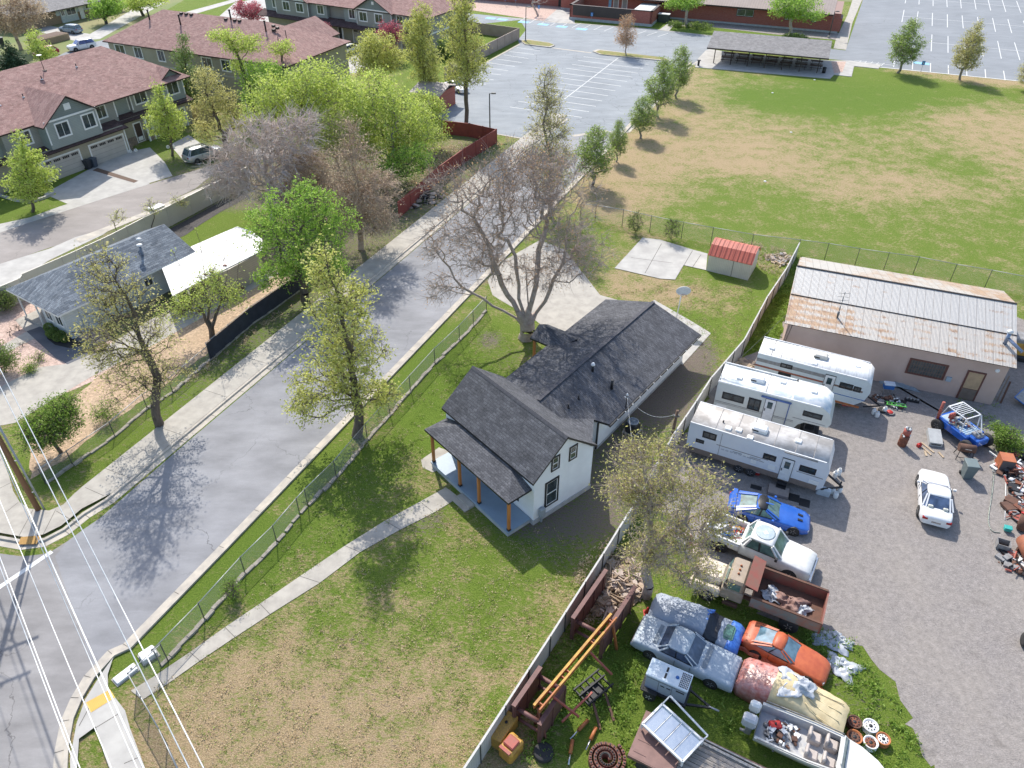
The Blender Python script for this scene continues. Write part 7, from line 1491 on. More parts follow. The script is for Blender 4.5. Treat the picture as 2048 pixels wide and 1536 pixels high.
mb = MB(); mb.loft([[(a, b * 1.01, c + .015) for a, b, c in q[1:-1]] for q in secs[8:]], 0, False, True, False); obj('beige_tarp', mb, BEI, t)
o = crumple('clear_plastic', None, (0, .1, 1.55), .75, .65, .4, PLW, 12, None, rz=.3); o.parent = t
for k in ('label', 'category'):
    if k in o: del o[k]
mb = MB()
for i in range(4): mb.path([(.6, -.5 + i * .3, 1.5), (1.2, -.7 + i * .4, 1.28), (2.2, -.85 + i * .5, 1.10)], .022, 5)
objs('tarp_fold', mb, BEI, t)
tabC = [(-2.4, .3, .7, .75, .05), (-2.1, .15, .85, .9, .08), (-.9, .12, .95, .93, .25), (-.2, .12, 1.0, .93, .38), (.5, .12, .98, .93, .33), (1.0, .12, .9, .92, .12), (2.1, .12, .82, .9, .05), (2.4, .25, .7, .8, .02)]
t, secs = covered('covered_car', 'car under grey tarps with blue tarp at its nose, half hidden by the tree', (9.75, 23.6), -27, [(x, *interp(tabC, x)) for x in xs(-2.4, 2.4, 22)], None, seed=5, wob=.02)
mb = MB(); mb.loft(secs, 0, True, True); obj('grey_tarp', mb, pm("blue_grey_tarp", (.27, .31, .38), .5, (.36, .40, .46), 1.5, bump=.6, bsc=5), t)
mb = MB(); mb.loft([[(a, b * 1.02, c + .02) for a, b, c in q[1:-1]] for q in secs[13:17]], 0, False, False, False); obj('black_sheet', mb, pm("black_sheet", (.02, .024, .034), .4), t)
mb = MB(); mb.loft([[(a, b * 1.04, c + .03) for a, b, c in q[0:]] for q in secs[18:]], 0, True, True); obj('blue_tarp', mb, BLT, t)
mb = MB(); mb.bbox(1.45, 2.0, -.5, .45, .95, 1.0, .1); obj('green_glass', mb, glassm("green_glass", (.04, .11, .08), .1), t)
mb = MB(); mb.lathe([(.02, 0), (.38, 0), (.40, .02), (.02, .04)], (0, 0, 0), 14); 
o = crumple('tarp_patch', None, (.35, .25, 1.2), .32, .4, .12, BLT, 14, None); o.parent = t
for k in ('label', 'category'):
    if k in o: del o[k]
# --- campers
def camper(name, label, o, az, L, W, prof, mats, stripes, wins, door, cat='caravan'):
    """prof: side outline (x, z) anticlockwise seen from the near side"""
    t = thing(name, label, cat, (o[0], o[1], 0), R(az)); mb = MB(); n = len(prof); b = .05
    secs = [[(x, 0, z) for x, z in prof], [(x, W, z) for x, z in prof]]
    mb.add([p for s in secs for p in s], [list(range(n)), list(range(2 * n - 1, n - 1, -1))], 0)
    top = []
    for i in range(n):
        j = (i + 1) % n; zz = prof[i][1] + prof[j][1]; m = 1 if zz > 2 * (max(p[1] for p in prof) - .32) and abs(prof[i][0] - prof[j][0]) > .15 else 0
        mb.add([secs[0][i], secs[0][j], secs[1][j], secs[1][i]], [(0, 1, 2, 3)], m, m == 1)
    body = obj('body', mb, mats, t)
    zmx = max(p[1] for p in prof); mb = MB(); xs_ = [p[0] for p in prof if p[1] > zmx - .25]; a, c = min(xs_), max(xs_)
    for y in (0, W): mb.beam((a, y, zmx - .02), (c - .1, y, zmx - .02), .07, .07)
    obj('roof_edge', mb, WHITEMET, body)
    Wn = Wall((0, 0), (1, 0), (0, -1))
    for a, c, z0, z1, m in stripes: mb = MB(); wbox(mb, Wn, a, c, z0, z1, 0, .012); objs('stripe', mb, m, body)
    for a, c, z0, z1 in wins: window(t, Wn, a, c, z0, z1, PLAST, PLAST, .05, 'v', .02)
    if door:
        a, z0 = door; mb = MB(); wbox(mb, Wn, a, a + .68, z0, z0 + 1.75, 0, .03); d = obj('door', mb, WHITEMET, t); mb = MB(); wbox(mb, Wn, a + .17, a + .5, z0 + 1.0, z0 + 1.55, .03, .04); obj('door_window', mb, AUTOG, d); mb = MB(); wbox(mb, Wn, a + .05, a + .1, z0 + .75, z0 + .95, .03, .07); obj('handle', mb, PLAST, d)
        mb = MB()
        for e in ((a - .03, a, z0 - .03, z0 + 1.8), (a + .68, a + .71, z0 - .03, z0 + 1.8), (a, a + .68, z0 + 1.75, z0 + 1.8)): wbox(mb, Wn, *e, 0, .035)
        obj('door_frame', mb, PLAST, t)
    return t, Wn
def rooftop(t, kind, x, y, z, m=None, s=1):
    mb = MB()
    if kind == 'ac': mb.bbox(x - .48, x + .48, y - .34, y + .34, z, z + .30, .1); mb.box(x - .45, x - .05, y - .36, y - .345, z + .08, z + .18, 1); return obj('roof_air_conditioner', mb, [m or WHITE, PLAST], t)
    if kind == 'vent': mb.bbox(x - .2 * s, x + .2 * s, y - .2 * s, y + .2 * s, z, z + .12, .04); return obj('roof_vent', mb, m or WHITE, t)
    if kind == 'pipe': mb.tube((x, y, z), (x, y, z + .15), .05, n=8); return obj('roof_pipe', mb, PLAST, t)
    if kind == 'seam': mb.beam((x, .02, z + .012), (x, y, z + .012), .035, .012); return obj('roof_seam', mb, m or GREYM, t)
RW = pm("camper_white", (.68, .70, .73), .35, (.62, .64, .68), .8); ROOFD = pm("dirty_camper_roof", (.54, .52, .50), .8, (.33, .31, .29), 1.1, det=9, lo=.38, hi=.6); BRS = pm("camper_brown", (.22, .17, .14), .6)
t, Wn = camper('travel_trailer', 'white travel trailer with grimy roof and brown lower band, lowest of the three campers', (11.65, 37.1), -26.5, 8.7, 2.35, [(0, .55), (8.35, .55), (8.75, .95), (8.82, 2.3), (8.6, 3.0), (0, 3.0), (-.03, 2.6)], [RW, ROOFD], [(0, 8.4, .56, .98, BRS), (1.9, 5.2, 1.78, 1.82, BRS), (3.0, 4.8, 1.62, 1.66, GREYM), (7.0, 8.6, 1.62, 1.68, GREYM), (2.1, 2.13, 1.0, 2.8, GREYM), (4.1, 5.0, 1.52, 1.55, BRS)], [(.9, 1.8, 2.05, 2.6), (.55, 1.1, 1.5, 1.8), (4.85, 5.65, 1.85, 2.3), (7.1, 8.1, 1.75, 2.25)], (6.05, .62))
for k, x, y in (('ac', 4.2, 1.22), ('vent', 2.35, .42), ('vent', 3.0, .55), ('pipe', 1.9, .9), ('vent', 3.8, .15), ('vent', 6.6, 1.2)): rooftop(t, k, x, y, 3.0)
for x in (1.6, 2.9, 3.8, 5.3, 6.6, 7.7): rooftop(t, 'seam', x, 2.33, 3.0)
mb = MB(); mb.tube((6.0, -.06, 2.92), (8.0, -.06, 2.92), .06, n=8); obj('awning_roll', mb, GREYM, t)
mb = MB(); wbox(mb, Wn, 7.85, 8.45, 1.05, 1.35, .012, .04); obj('cargo_hatch', mb, WHITE, t); mb = MB(); wbox(mb, Wn, 4.2, 4.55, 1.2, 1.5, 0, .03); wbox(mb, Wn, 5.3, 5.75, 1.15, 1.5, 0, .03); wbox(mb, Wn, 3.6, 4.1, 1.55, 1.75, 0, .02); objs('hatch', mb, WHITE, t)
mb = MB()
for i in range(7): wbox(mb, Wn, 2.25 + i * .28, 2.25 + i * .28 + .2, 1.50, 1.60, .012, .02)
obj('faded_lettering', mb, pm("faded_letter_grey", (.48, .50, .55), .5), t)
for x in (3.6, 4.35): wheel(t, x, -.02, .34, .22, rr=.6)
mb = MB(); mb.beam((8.7, .3, .55), (9.9, 1.17, .5), .1); mb.beam((8.7, 2.05, .55), (9.9, 1.17, .5), .1); mb.tube((9.75, 1.17, .0), (9.75, 1.17, .9), .05, n=8); obj('hitch', mb, PLAST, t)
mb = MB(); wbox(mb, Wn, 6.1, 6.7, .25, .3, .0, .45); wbox(mb, Wn, 6.1, 6.7, .42, .46, .0, .3); obj('step', mb, PLAST, t)
CREAM = pm("camper_cream", (.58, .60, .56), .4, (.53, .55, .52), .8); ROOFB = pm("blotched_white_roof", (.72, .73, .73), .6, (.42, .50, .56), .9, det=7, lo=.46, hi=.62)
t, Wn = camper('fifth_wheel_camper', 'cream fifth wheel camper with raised nose and blotched white roof, middle of the three campers', (14.35, 41.35), -24.7, 7.6, 2.45, [(0, .7), (5.5, .7), (5.75, 1.25), (6.1, 1.55), (7.6, 1.6), (7.75, 2.0), (7.5, 2.75), (6.9, 3.15), (5.0, 3.15), (4.9, 3.05), (0, 3.05)], [CREAM, ROOFB], [(0, 5.4, 1.42, 1.47, GREYM), (0, 5.4, 1.32, 1.35, GREYM), (5.3, 7.4, 1.72, 1.76, GREYM), (.2, .9, .85, 1.2, WHITE)], [(.45, 1.95, 1.75, 2.35), (2.25, 3.1, 1.45, 2.45), (5.85, 7.1, 2.1, 2.55)], (3.35, .95))
for k, x, y in (('ac', 2.45, 1.35), ('vent', 1.25, 1.05), ('vent', 4.1, 1.85), ('vent', 6.2, 1.5), ('pipe', 5.0, 2.3)): rooftop(t, k, x, y, 3.05 if x < 5 else 3.15)
for x in (3.2, 4.95): rooftop(t, 'seam', x, 2.42, 3.06)
mb = MB(); mb.path([(.05, .25, .8), (.05, .25, 3.25), (.35, .25, 3.3)], .03, 6); mb.path([(.05, .65, .8), (.05, .65, 3.25), (.35, .65, 3.3)], .03, 6)
for z in np.arange(1, 3.2, .3): mb.tube((.05, .25, z), (.05, .65, z), .02, n=5)
for y in (.5, 2.0): mb.tube((.1, y, 3.2), (1.3, y, 3.2), .02, n=5)
obj('ladder_and_rail', mb, WHITEMET, t); mb = MB(); mb.tube((3.0, -.07, 2.85), (5.0, -.07, 2.85), .07, n=8); mb.tube((4.9, -.07, .95), (4.9, -.07, 2.8), .03, n=6); obj('awning_roll', mb, pm("awning_blue", (.10, .16, .36), .5), t)
for x in (2.0, 2.8): wheel(t, x, -.02, .36, .22)
mb = MB(); mb.box(6.0, 7.2, .5, 1.9, .3, .5); mb.tube((6.6, 1.2, .3), (6.6, 1.2, 1.6), .07, n=8); mb.tube((6.2, .3, 0), (6.2, .3, 1.5), .05, n=8); mb.bbox(6.2, 6.9, .3, .9, .5, .8, .04); obj('landing_gear', mb, PLAST, t)
ALU = siding("cream_ribbed_aluminium", (.62, .68, .70), .12, .4, dark=.82); ROOFS = pm("streaked_white_roof", (.74, .74, .73), .5, (.50, .50, .49), 1.6, stretch=(6, .5, 1), lo=.45, hi=.7)
t, Wn = camper('old_travel_trailer', 'old ribbed travel trailer with red brown stripe beside the workshop, uppermost of the three campers', (18.0, 44.8), -25.8, 7.9, 2.35, [(0, .6), (7.0, .6), (7.75, 1.3), (7.98, 2.1), (7.9, 2.75), (7.6, 3.05), (6.9, 3.12), (0, 3.05)], [ALU, ROOFS], [(0, 4.8, 1.98, 2.12, pm("red_brown_stripe", (.32, .10, .06), .5)), (0, 4.8, 2.42, 2.7, GREYM), (5.5, 7.5, 1.98, 2.12, pm("brown_stripe", (.20, .13, .10), .5)), (5.5, 7.8, 1.35, 1.4, BLUB), (5.4, 7.6, .62, .8, ORP)], [(1.7, 2.55, 2.4, 2.78), (1.7, 2.6, 1.72, 2.0), (5.9, 6.8, 1.95, 2.45), (6.85, 7.35, 1.95, 2.4)], (4.85, 1.0))
for k, x, y in (('vent', 6.75, 1.5), ('vent', .8, 1.1), ('vent', 3.9, .45)): rooftop(t, k, x, y, 3.06)
rooftop(t, 'ac', 4.2, 1.5, 3.08, pm("old_ac_beige", (.55, .53, .48), .6)); 
for x in (.9, 1.6, 2.4): rooftop(t, 'seam', x, 2.33, 3.06)
mb = MB(); mb.beam((7.9, .4, .6), (9.0, 1.17, .5), .08); mb.beam((7.9, 1.95, .6), (9.0, 1.17, .5), .08); obj('hitch', mb, PLAST, t)
for x in (3.4, 4.2): wheel(t, x, -.02, .34, .22)
# --- boat on the ground by the covered car
bt = thing('motor_boat', 'open white motor boat full of junk with two outboard motors', 'boat', (13.6, 17.0, 0), R(-27)); BW = pm("boat_white", (.62, .62, .59), .4, (.50, .50, .48), 2)
secs = []; inn = []
for x, hw, zk, zt in ((-2.3, .98, .35, 1.1), (-1.2, 1.03, .3, 1.12), (0, 1.05, .3, 1.15), (1.2, .98, .3, 1.2), (2.1, .75, .35, 1.26), (2.8, .38, .5, 1.32), (3.15, .05, .8, 1.36)):
    secs.append([(x, hw, zt), (x, hw * .97, zt - .2), (x, hw * .75, zk + .12), (x, 0, zk), (x, -hw * .75, zk + .12), (x, -hw * .97, zt - .2), (x, -hw, zt)])
    inn.append([(x, hw - .15 * min(1, hw), zt), (x, hw * .8, .62), (x, -hw * .8, .62), (x, -hw + .15 * min(1, hw), zt)])
mb = MB(); mb.loft(secs, 0, False, True, False); mb.add([p for s in (secs[0],) for p in s], [list(range(7))], 0)
for A, B in zip(secs, secs[1:]): pass
for k in range(len(secs) - 1):
    for s in (0, -1): q = 0 if s == 0 else 3; mb.add([secs[k][s], inn[k][q], inn[k + 1][q], secs[k + 1][s]], [(0, 1, 2, 3)], 0)
mb.add([p for s in inn[3:] for p in (s[0], s[3])], [(0, 1, 3, 2), (2, 3, 5, 4), (4, 5, 7, 6)], 0); obj('hull', mb, BW, bt, False)
mb = MB(); mb.loft(inn[:5], 0, True, False, False); obj('cockpit_liner', mb, pm("boat_floor", (.36, .38, .42), .8, (.50, .49, .46), 3), bt, False)
for y in (-.45, .45):
    for x in (.2, .95): mb = MB(); mb.bbox(x - .3, x + .25, y - .25, y + .25, .62, 1.0, .06); mb.bbox(x - .34, x - .2, y - .25, y + .25, .95, 1.35, .05); obj('seat', mb, pm("tan_boat_seat", (.50, .44, .40), .7), bt)
mb = MB(); mb.add([(1.55, -.85, 1.2), (1.55, .85, 1.2), (1.3, .7, 1.6), (1.3, -.7, 1.6)], [(0, 1, 2, 3)]); mb.beam((1.55, -.85, 1.2), (1.3, -.7, 1.6), .05, .05, 1); mb.beam((1.55, .85, 1.2), (1.3, .7, 1.6), .05, .05, 1); mb.beam((1.3, -.7, 1.6), (1.3, .7, 1.6), .05, .05, 1); obj('windscreen', mb, [AUTOG2, BW], bt)
mb = MB(); 
for y in (-1.02, 1.02): mb.path([(-2.2, y, 1.2), (0, y * 1.03, 1.25), (1.3, y * .95, 1.3)], .03, 6)
obj('gunwale_rail', mb, GREYM, bt)
for i, (y, m, s) in enumerate(((.45, BLUB, .8), (-.35, pm("motor_grey", (.50, .51, .54), .4), 1.1))):
    mb = MB(); mb.bbox(-3.0 if i else -2.85, -2.35, y - .22 * s, y + .22 * s, 1.05, 1.6, .1); mb.bbox(-2.75, -2.45, y - .12, y + .12, .3, 1.1, .04, m=1); mb.tube((-2.6, y, .3), (-2.95, y, .3), .07, n=8, m=1); obj('outboard_motor', mb, [WHITE if i == 0 else m, GREYM], bt)
q = Matrix.Rotation(R(-27), 3, 'Z'); c = Vector((13.6, 17.0, 0)) + q @ Vector((-1.2, 0, .62)); junk('boat_clutter', 'tools and clutter strewn over the rear cockpit of the motor boat', tuple(c), .8, .7, .3, [GREYM, PLW, RUST2, WHITE, PLAST], 70, 8, 'clutter', .1, .5)
c = Vector((13.6, 17.0, 0)) + q @ Vector((-1.55, .25, .64)); fc = thing('fuel_can', 'red fuel can lying in the motor boat', 'fuel can', c, 0); mb = MB(); mb.bbox(-.28, .28, -.2, .2, 0, .3, .05); obj('can_body', mb, REDB, fc); mb = MB(); mb.tube((0, 0, .3), (0, 0, .38), .05, n=8); obj('cap', mb, PLAST, fc)
# --- generator trailer
gt = thing('generator_trailer', 'pale blue grey generator box on a small road trailer', 'generator', (7.65, 19.95, 0), R(-27)); GB = pm("generator_blue_grey", (.36, .41, .50), .4, (.31, .36, .45), 1); GT = pm("generator_lid", (.52, .62, .70), .35, (.62, .68, .72), 1.2)
mb = MB(); mb.bbox(-1.0, 1.0, -.48, .48, .6, 1.62, .03); body = obj('housing', mb, GB, gt); mb = MB(); mb.bbox(-1.03, 1.03, -.51, .51, 1.62, 1.70, .03); lid = obj('lid', mb, GT, gt)
mb = MB()
for i in range(6):
    for j in range(8): mb.box(.55 + i * .075, .55 + i * .075 + .05, -.42 + j * .105, -.42 + j * .105 + .075, 1.70, 1.708)
mb.box(-.2, -.1, -.32, -.02, 1.70, 1.708); mb.box(-.2, -.1, .05, .32, 1.70, 1.708); obj('louvre', mb, PLAST, lid); mb = MB(); mb.lathe([(.09, 1.70), (.09, 1.73), (.01, 1.73)], (.38, 0, 0), 12); obj('filler_cap', mb, BLUB, lid)
mb = MB(); 
for x in (-.35, .3): mb.box(x - .008, x + .008, -.487, -.478, .7, 1.5)
mb.box(-.95, .95, -.489, -.478, 1.48, 1.5); mb.box(-.25, -.05, -.495, -.478, 1.2, 1.26); mb.box(.05, .25, -.495, -.478, 1.2, 1.26); mb.box(.5, .9, -.49, -.478, 1.3, 1.4); obj('door_seam', mb, PLAST, body)
mb = MB(); mb.box(-1.15, 1.1, -.6, .6, .45, .6); mb.beam((1.1, -.4, .5), (2.2, 0, .48), .1); mb.beam((1.1, .4, .5), (2.2, 0, .48), .1); mb.tube((2.1, 0, .5), (2.6, 0, .5), .05, n=8, m=1); mb.bbox(-1.1, -.3, -.78, -.55, .62, .7, .02); obj('chassis', mb, [PLAST, GALV], gt)
for s in (-1, 1): wheel(gt, -.65, s * .78, .32, .2, rim=WHITEMET, rr=.6)
# --- flat trailer and glazed frame
ft = thing('flat_trailer', 'rusty brown flat trailer with a worn plank deck', 'trailer', (7.05, 16.9, 0), R(-28)); BRD = pm("brown_trailer_paint", (.23, .13, .11), .6, (.18, .10, .085), 3)
mb = MB(); mb.box(-1.35, .75, -1.15, 1.15, .80, .88, 0)
for y in (-.9, -.3, .4): mb.box(-1.2, -.6, y, y + .03, .88, .90, 0)
mb.beam((-1.35, -1.15, .76), (6.2, -1.15, .76), .1, .22); mb.beam((-1.35, 1.15, .76), (6.2, 1.15, .76), .1, .22); mb.beam((-1.35, 0, .7), (6.2, 0, .7), .12, .2); obj('steel_frame', mb, BRD, ft)
mb = MB(); r = random.Random(9)
for i in range(9): y = -1.0 + i * .225; mb.box(.76, 6.1, y, y + .2, .76 + r.uniform(0, .02), .83 + r.uniform(0, .02))
obj('plank_deck', mb, pm("worn_planks", (.36, .32, .28), .9, (.24, .21, .18), 4, stretch=(.2, 3, 1)), ft)
mb = MB(); mb.beam((.7, .95, .9), (6.1, .85, .9), .12, .06); mb.beam((.7, 1.1, .92), (6.1, 1.02, .92), .05, .1); obj('loading_rail', mb, pm("rail_grey", (.46, .44, .40), .6, (.3, .27, .24), 8), ft)
for x in (-.55, .35): wheel(ft, x, -1.22, .38, .24, rim=RUST2)
gf = thing('glazed_frame', 'white metal frame with four mirror like glass panes lying on the flat trailer', 'glass frame', (7.37, 17.3, .98), R(-48))
mb = MB(); a, b = 1.15, .72
for p0, p1 in (((-a, -b), (a, -b)), ((a, -b), (a, b)), ((a, b), (-a, b)), ((-a, b), (-a, -b))): mb.beam((*p0, .35), (*p1, .35), .09, .12)
for p0 in ((-a, -b), (a, -b), (a, b), (-a, b)): mb.beam((*p0, 0), (*p0, .35), .08)
for k in (-.55, 0.02, .58): mb.beam((k, -b, .33), (k, b, .33), .035)
mb.beam((-a, b, .38), (-a + .1, b + .35, .8), .05); mb.beam((a, b, .38), (a + .05, b + .3, .45), .05); mb.beam((-a + .1, b + .35, .8), (a + .05, b + .3, .45), .07); obj('metal_frame', mb, WHITEMET, gf)
mir = newmat("sky_mirror_glass"); mir[3].inputs['Base Color'].default_value = (.62, .68, .72, 1); mir[3].inputs['Metallic'].default_value = .85; mir[3].inputs['Roughness'].default_value = .12
for k in range(4): x0 = -a + .06 + k * .56; mb = MB(); mb.box(x0, x0 + .5, -b + .05, b - .05, .28, .30); obj('pane', mb, mir[0], gf)
# ============================================================ YARD THINGS
def put(name, label, cat, px, py, az, parts, z=0, group=None, world=None):
    p = Vector(world) if world else G(px, py); p.z = z; t = thing(name, label, cat, p, R(az), group); made = {}
    for q in parts:
        nm, fn, mat = q[:3]; mb = MB(); fn(mb); o = obj(nm, mb, mat, made.get(q[3], t) if len(q) > 3 else t); made[nm] = o
    return t
L0 = lambda prof, n=16, c=(0, 0, 0), m=0, ax='z': (lambda mb: mb.lathe(prof, c, n, m, ax))
# trench box and boom
def plate(u0, u1, v, h=1.8):
    def f(mb):
        mb.box(u0, u1, v - .05, v + .05, .15, h); mb.box(u0, u1, v - .11, v + .11, h, h + .08)
        for k in np.arange(u0 + .05, u1, 1.1): mb.box(k, k + .08, v - .1, v + .1, 0, h)
    return f
def spread(u, z=1.35): return lambda mb: (mb.tube((u, -1.45, z), (u, 0, z), .11, n=12), mb.tube((u, -1.45, .5), (u, 0, .5), .08, n=10), mb.lathe([(.17, 0), (.17, .06)], (u, -.08, z), 12, 0, 'y'))
MRN = pm("trench_box_brown", (.17, .075, .065), .6, (.12, .055, .05), 3)
put('trench_box', 'brown steel trench box lying along the panel fence under the boom', 'trench box', 0, 0, 57, [('side_plate', plate(0, 2.4, 0), MRN), ('side_plate', plate(5.6, 9.3, .05), MRN), ('side_plate', plate(-.1, 2.2, -1.45), MRN), ('side_plate', plate(5.4, 9.2, -1.75), MRN)] + [('spreader_pipe', spread(u), MRN) for u in (.25, 2.2, 5.9)], world=(.15, 18.2, 0))
a, b = Vector((1.2, 17.85, 2.25)), Vector((5.2, 22.75, 2.25)); dB = (b - a).normalized(); nB = Vector((-dB.y, dB.x, 0))
def leg(f, off, foot): return lambda mb: mb.beam(a.lerp(b, f) + nB * off - Vector((0, 0, .1)) - a, a.lerp(b, f) + nB * foot - a + Vector((0, 0, -2.2)), .1, .12)
bo = put('boom_frame', 'long orange and yellow steel boom frame leaning over the trench box', 'boom', 0, 0, 0, [('boom', lambda mb: (mb.beam(Vector((0, 0, 0)) + nB * .16, b - a + nB * .16, .07, .28), mb.beam(Vector((0, 0, 0)) - nB * .16, b - a - nB * .16, .07, .28), [mb.beam(dB * k + nB * .16, dB * k - nB * .16, .05, .2) for k in (.3, 2.0, 2.4, 4.4, 6.0)]), ORP), ('yellow_flange', lambda mb: (mb.beam(nB * .16 + Vector((0, 0, .15)), (b - a) + nB * .16 + Vector((0, 0, .15)), .12, .03), mb.beam(dB * 1.5 - nB * .16 + Vector((0, 0, .15)), dB * 5.2 - nB * .16 + Vector((0, 0, .15)), .1, .03)), YEL), ('front_leg', leg(.02, 0, -.5), RUST), ('front_leg', leg(.06, 0, .3), RUST), ('rear_leg', leg(.98, 0, -.5), ORP), ('rear_leg', leg(.93, 0, .2), YEL), ('brace', lambda mb: mb.beam(dB * 1.0 + Vector((0, 0, -.1)) - nB * .1, dB * 1.6 - nB * 1.3 + Vector((0, 0, -1.4)), .09), REDP), ('brace', lambda mb: mb.beam(dB * 4.0 + Vector((0, 0, -.1)) - nB * .1, dB * 4.4 - nB * 1.3 + Vector((0, 0, -1.4)), .09), REDP), ('brace', lambda mb: mb.beam(dB * .8 - nB * .9 + Vector((0, 0, -1.2)), dB * 2.8 - nB * 1.2 + Vector((0, 0, -1.0)), .09), REDP)], z=2.25, world=(1.2, 17.85, 0))
def forkgrid(mb):
    for k in range(5): mb.box(-.8 + k * .38, -.74 + k * .38, -.55, .55, .3, .42)
    for k in (-.5, .1, .5): mb.box(-.85, .9, k, k + .07, .36, .48)
    mb.box(-.6, .4, -.4, .3, .28, .32)
put('fork_carriage', 'black steel fork carriage grid lying beside the boom', 'fork carriage', 1186, 1385, 40, [('grid', forkgrid, PLAST), ('tine', lambda mb: mb.beam((-.5, -.5, .3), (-1.1, -1.6, .1), .12, .06), RUST2), ('tine', lambda mb: mb.beam((.3, -.5, .3), (-.3, -1.7, .1), .12, .06), RUST2)])
put('yellow_tank', 'worn yellow checker plate tank beside the panel fence', 'tank', 1008, 1470, 57, [('tank_body', lambda mb: mb.bbox(-.75, .75, -.32, .32, 0, .85, .04), pm("yellow_checker", (.50, .30, .05), .6, (.30, .17, .05), 14)), ('cap', L0([(.07, .85), (.07, .9), (.01, .9)], 10, (.2, 0, 0)), PLAST)])
put('engine_cabinet', 'small yellow and red machine cabinet by the worn yellow tank', 'machine', 1022, 1505, 50, [('cabinet', lambda mb: mb.bbox(-.5, .5, -.4, .4, .1, .85, .1), YEL), ('cover', lambda mb: (mb.bbox(-.25, .3, -.3, .3, .85, .98, .05), mb.box(-.5, -.35, -.3, .3, .85, .92)), REDP)])
def cyl(px, py, qx, qy, lb):
    A, B = G(px, py, .15), G(qx, qy, .15); d = B - A; t = thing('hydraulic_cylinder', lb, 'hydraulic cylinder', A, 0, 'hydraulic cylinders in the weeds'); mb = MB(); mb.tube((0, 0, 0), d * .55, .09, n=10); obj('barrel', mb, ORP, t); mb = MB(); mb.tube(d * .5, d, .045, n=8); obj('rod', mb, CHROME, t)
cyl(1176, 1440, 1140, 1478, 'hydraulic cylinder nearest the boom with its rod to the lower left'); cyl(1192, 1455, 1172, 1500, 'hydraulic cylinder lying left of the rolled track chain'); cyl(1145, 1480, 1137, 1530, 'hydraulic cylinder cut by the bottom picture edge')
def tyre_on(px, py, r, lb, z=0, nm='scrap_wheel', rimm=None, w=.26): put(nm, lb, 'tyre', px, py, 0, [('tyre', L0([(r * .55, .02), (r * .9, 0), (r, .05), (r, w - .05), (r * .9, w), (r * .55, w - .02)], 22), TYRE)] + ([('rim', L0([(r * .55, .05), (r * .5, w * .6), (r * .15, w * .5)], 14), rimm)] if rimm else []), z)
tyre_on(1087, 1508, .46, 'large old black tyre lying in the weeds near the bottom', rimm=RUST2)
def roll(mb):
    for k in range(62):
        a = k * .32; r = .16 + a * .036; c, s = math.cos(a), math.sin(a); mb.obox((r * c, r * s, 0), a + math.pi / 2, .15 + r * .05, .13, .42); mb.obox((r * c, r * s, .42), a + math.pi / 2, .05, .08, .04, 1)
put('track_chain', 'rolled up rusty red track chain standing in the weeds at the bottom', 'track chain', 1211, 1524, 0, [('links', roll, [pm("track_rust", (.24, .10, .075), .8, (.17, .07, .05), 6), PLAST])])
for i, (x, y, m, hb, r, lb) in enumerate(((1706, 1450, RUST2, RUST, .34, 'dark wheel rim, upper left of the five rims on the weeds'), (1738, 1458, WHITEMET, PLAST, .36, 'white wheel rim with a ring of bolt holes, upper middle of the five rims'), (1706, 1480, ORP, RUST2, .36, 'brown orange wheel rim, lower left of the five rims'), (1738, 1491, WHITE, RUST, .34, 'white rim with a rusty orange centre, lowest of the five rims'), (1763, 1484, ORP, WHITE, .33, 'orange rim with white dish, rightmost of the five rims'))):
    def holes(mb, r=r):
        for k in range(9): a = k * .698; mb.lathe([(.035, .30), (.035, .305), (.005, .305)], (r * .55 * math.cos(a), r * .55 * math.sin(a), 0), 7)
        mb.lathe([(r * .26, .30), (r * .26, .306), (.01, .306)], (0, 0, 0), 12)
    put('wheel_rim', lb, 'wheel rim', x, y, i * 20, [('rim', L0([(r * .7, 0), (r, .02), (r, .06), (r * .82, .1), (r * .82, .24), (r, .28), (r, .33), (r * .86, .33), (r * .8, .27)], 26), [m]), ('disc', L0([(r * .8, .25), (r * .72, .28), (r * .4, .298), (.02, .298)], 22), hb if i != 1 else WHITEMET, 'rim'), ('holes', holes, PLAST, 'rim')], group='loose wheel rims')
# open yard
put('barrel_stove', 'two rusty barrels stacked with scrap heaped on top', 'barrels', 1803, 890, 0, [('lower_barrel', L0([(.28, 0), (.29, .02), (.29, .28), (.305, .3), (.29, .32), (.29, .6), (.305, .62), (.29, .64), (.29, .88), (.02, .88)], 18), RUST), ('upper_barrel', L0([(.24, .9), (.25, 1.35), (.02, 1.36)], 16, (.05, .05, 0)), REDP), ('can_scrap', lambda mb: [mb.lathe([(.07, 0), (.09, .1), (.02, .16)], (.05 + .13 * math.cos(k * 1.3), .05 + .12 * math.sin(k * 1.3), 1.34 + (k % 3) * .03), 8, k % 2) for k in range(6)] + [mb.lathe([(.05, 0), (.06, .1), (.02, .1)], (.24 * math.cos(k * .9), -.1 + .2 * math.sin(k * .9), .88), 7, k % 2) for k in range(5)], [WHITE, GREYM])])
put('fuel_jug', 'small red fuel jug on the gravel by the stacked barrels', 'fuel can', 1837, 893, 20, [('jug', lambda mb: mb.bbox(-.16, .16, -.12, .12, 0, .26, .05), REDB), ('spout', lambda mb: mb.tube((0, 0, .26), (.05, 0, .36), .04, n=8), REDP)])
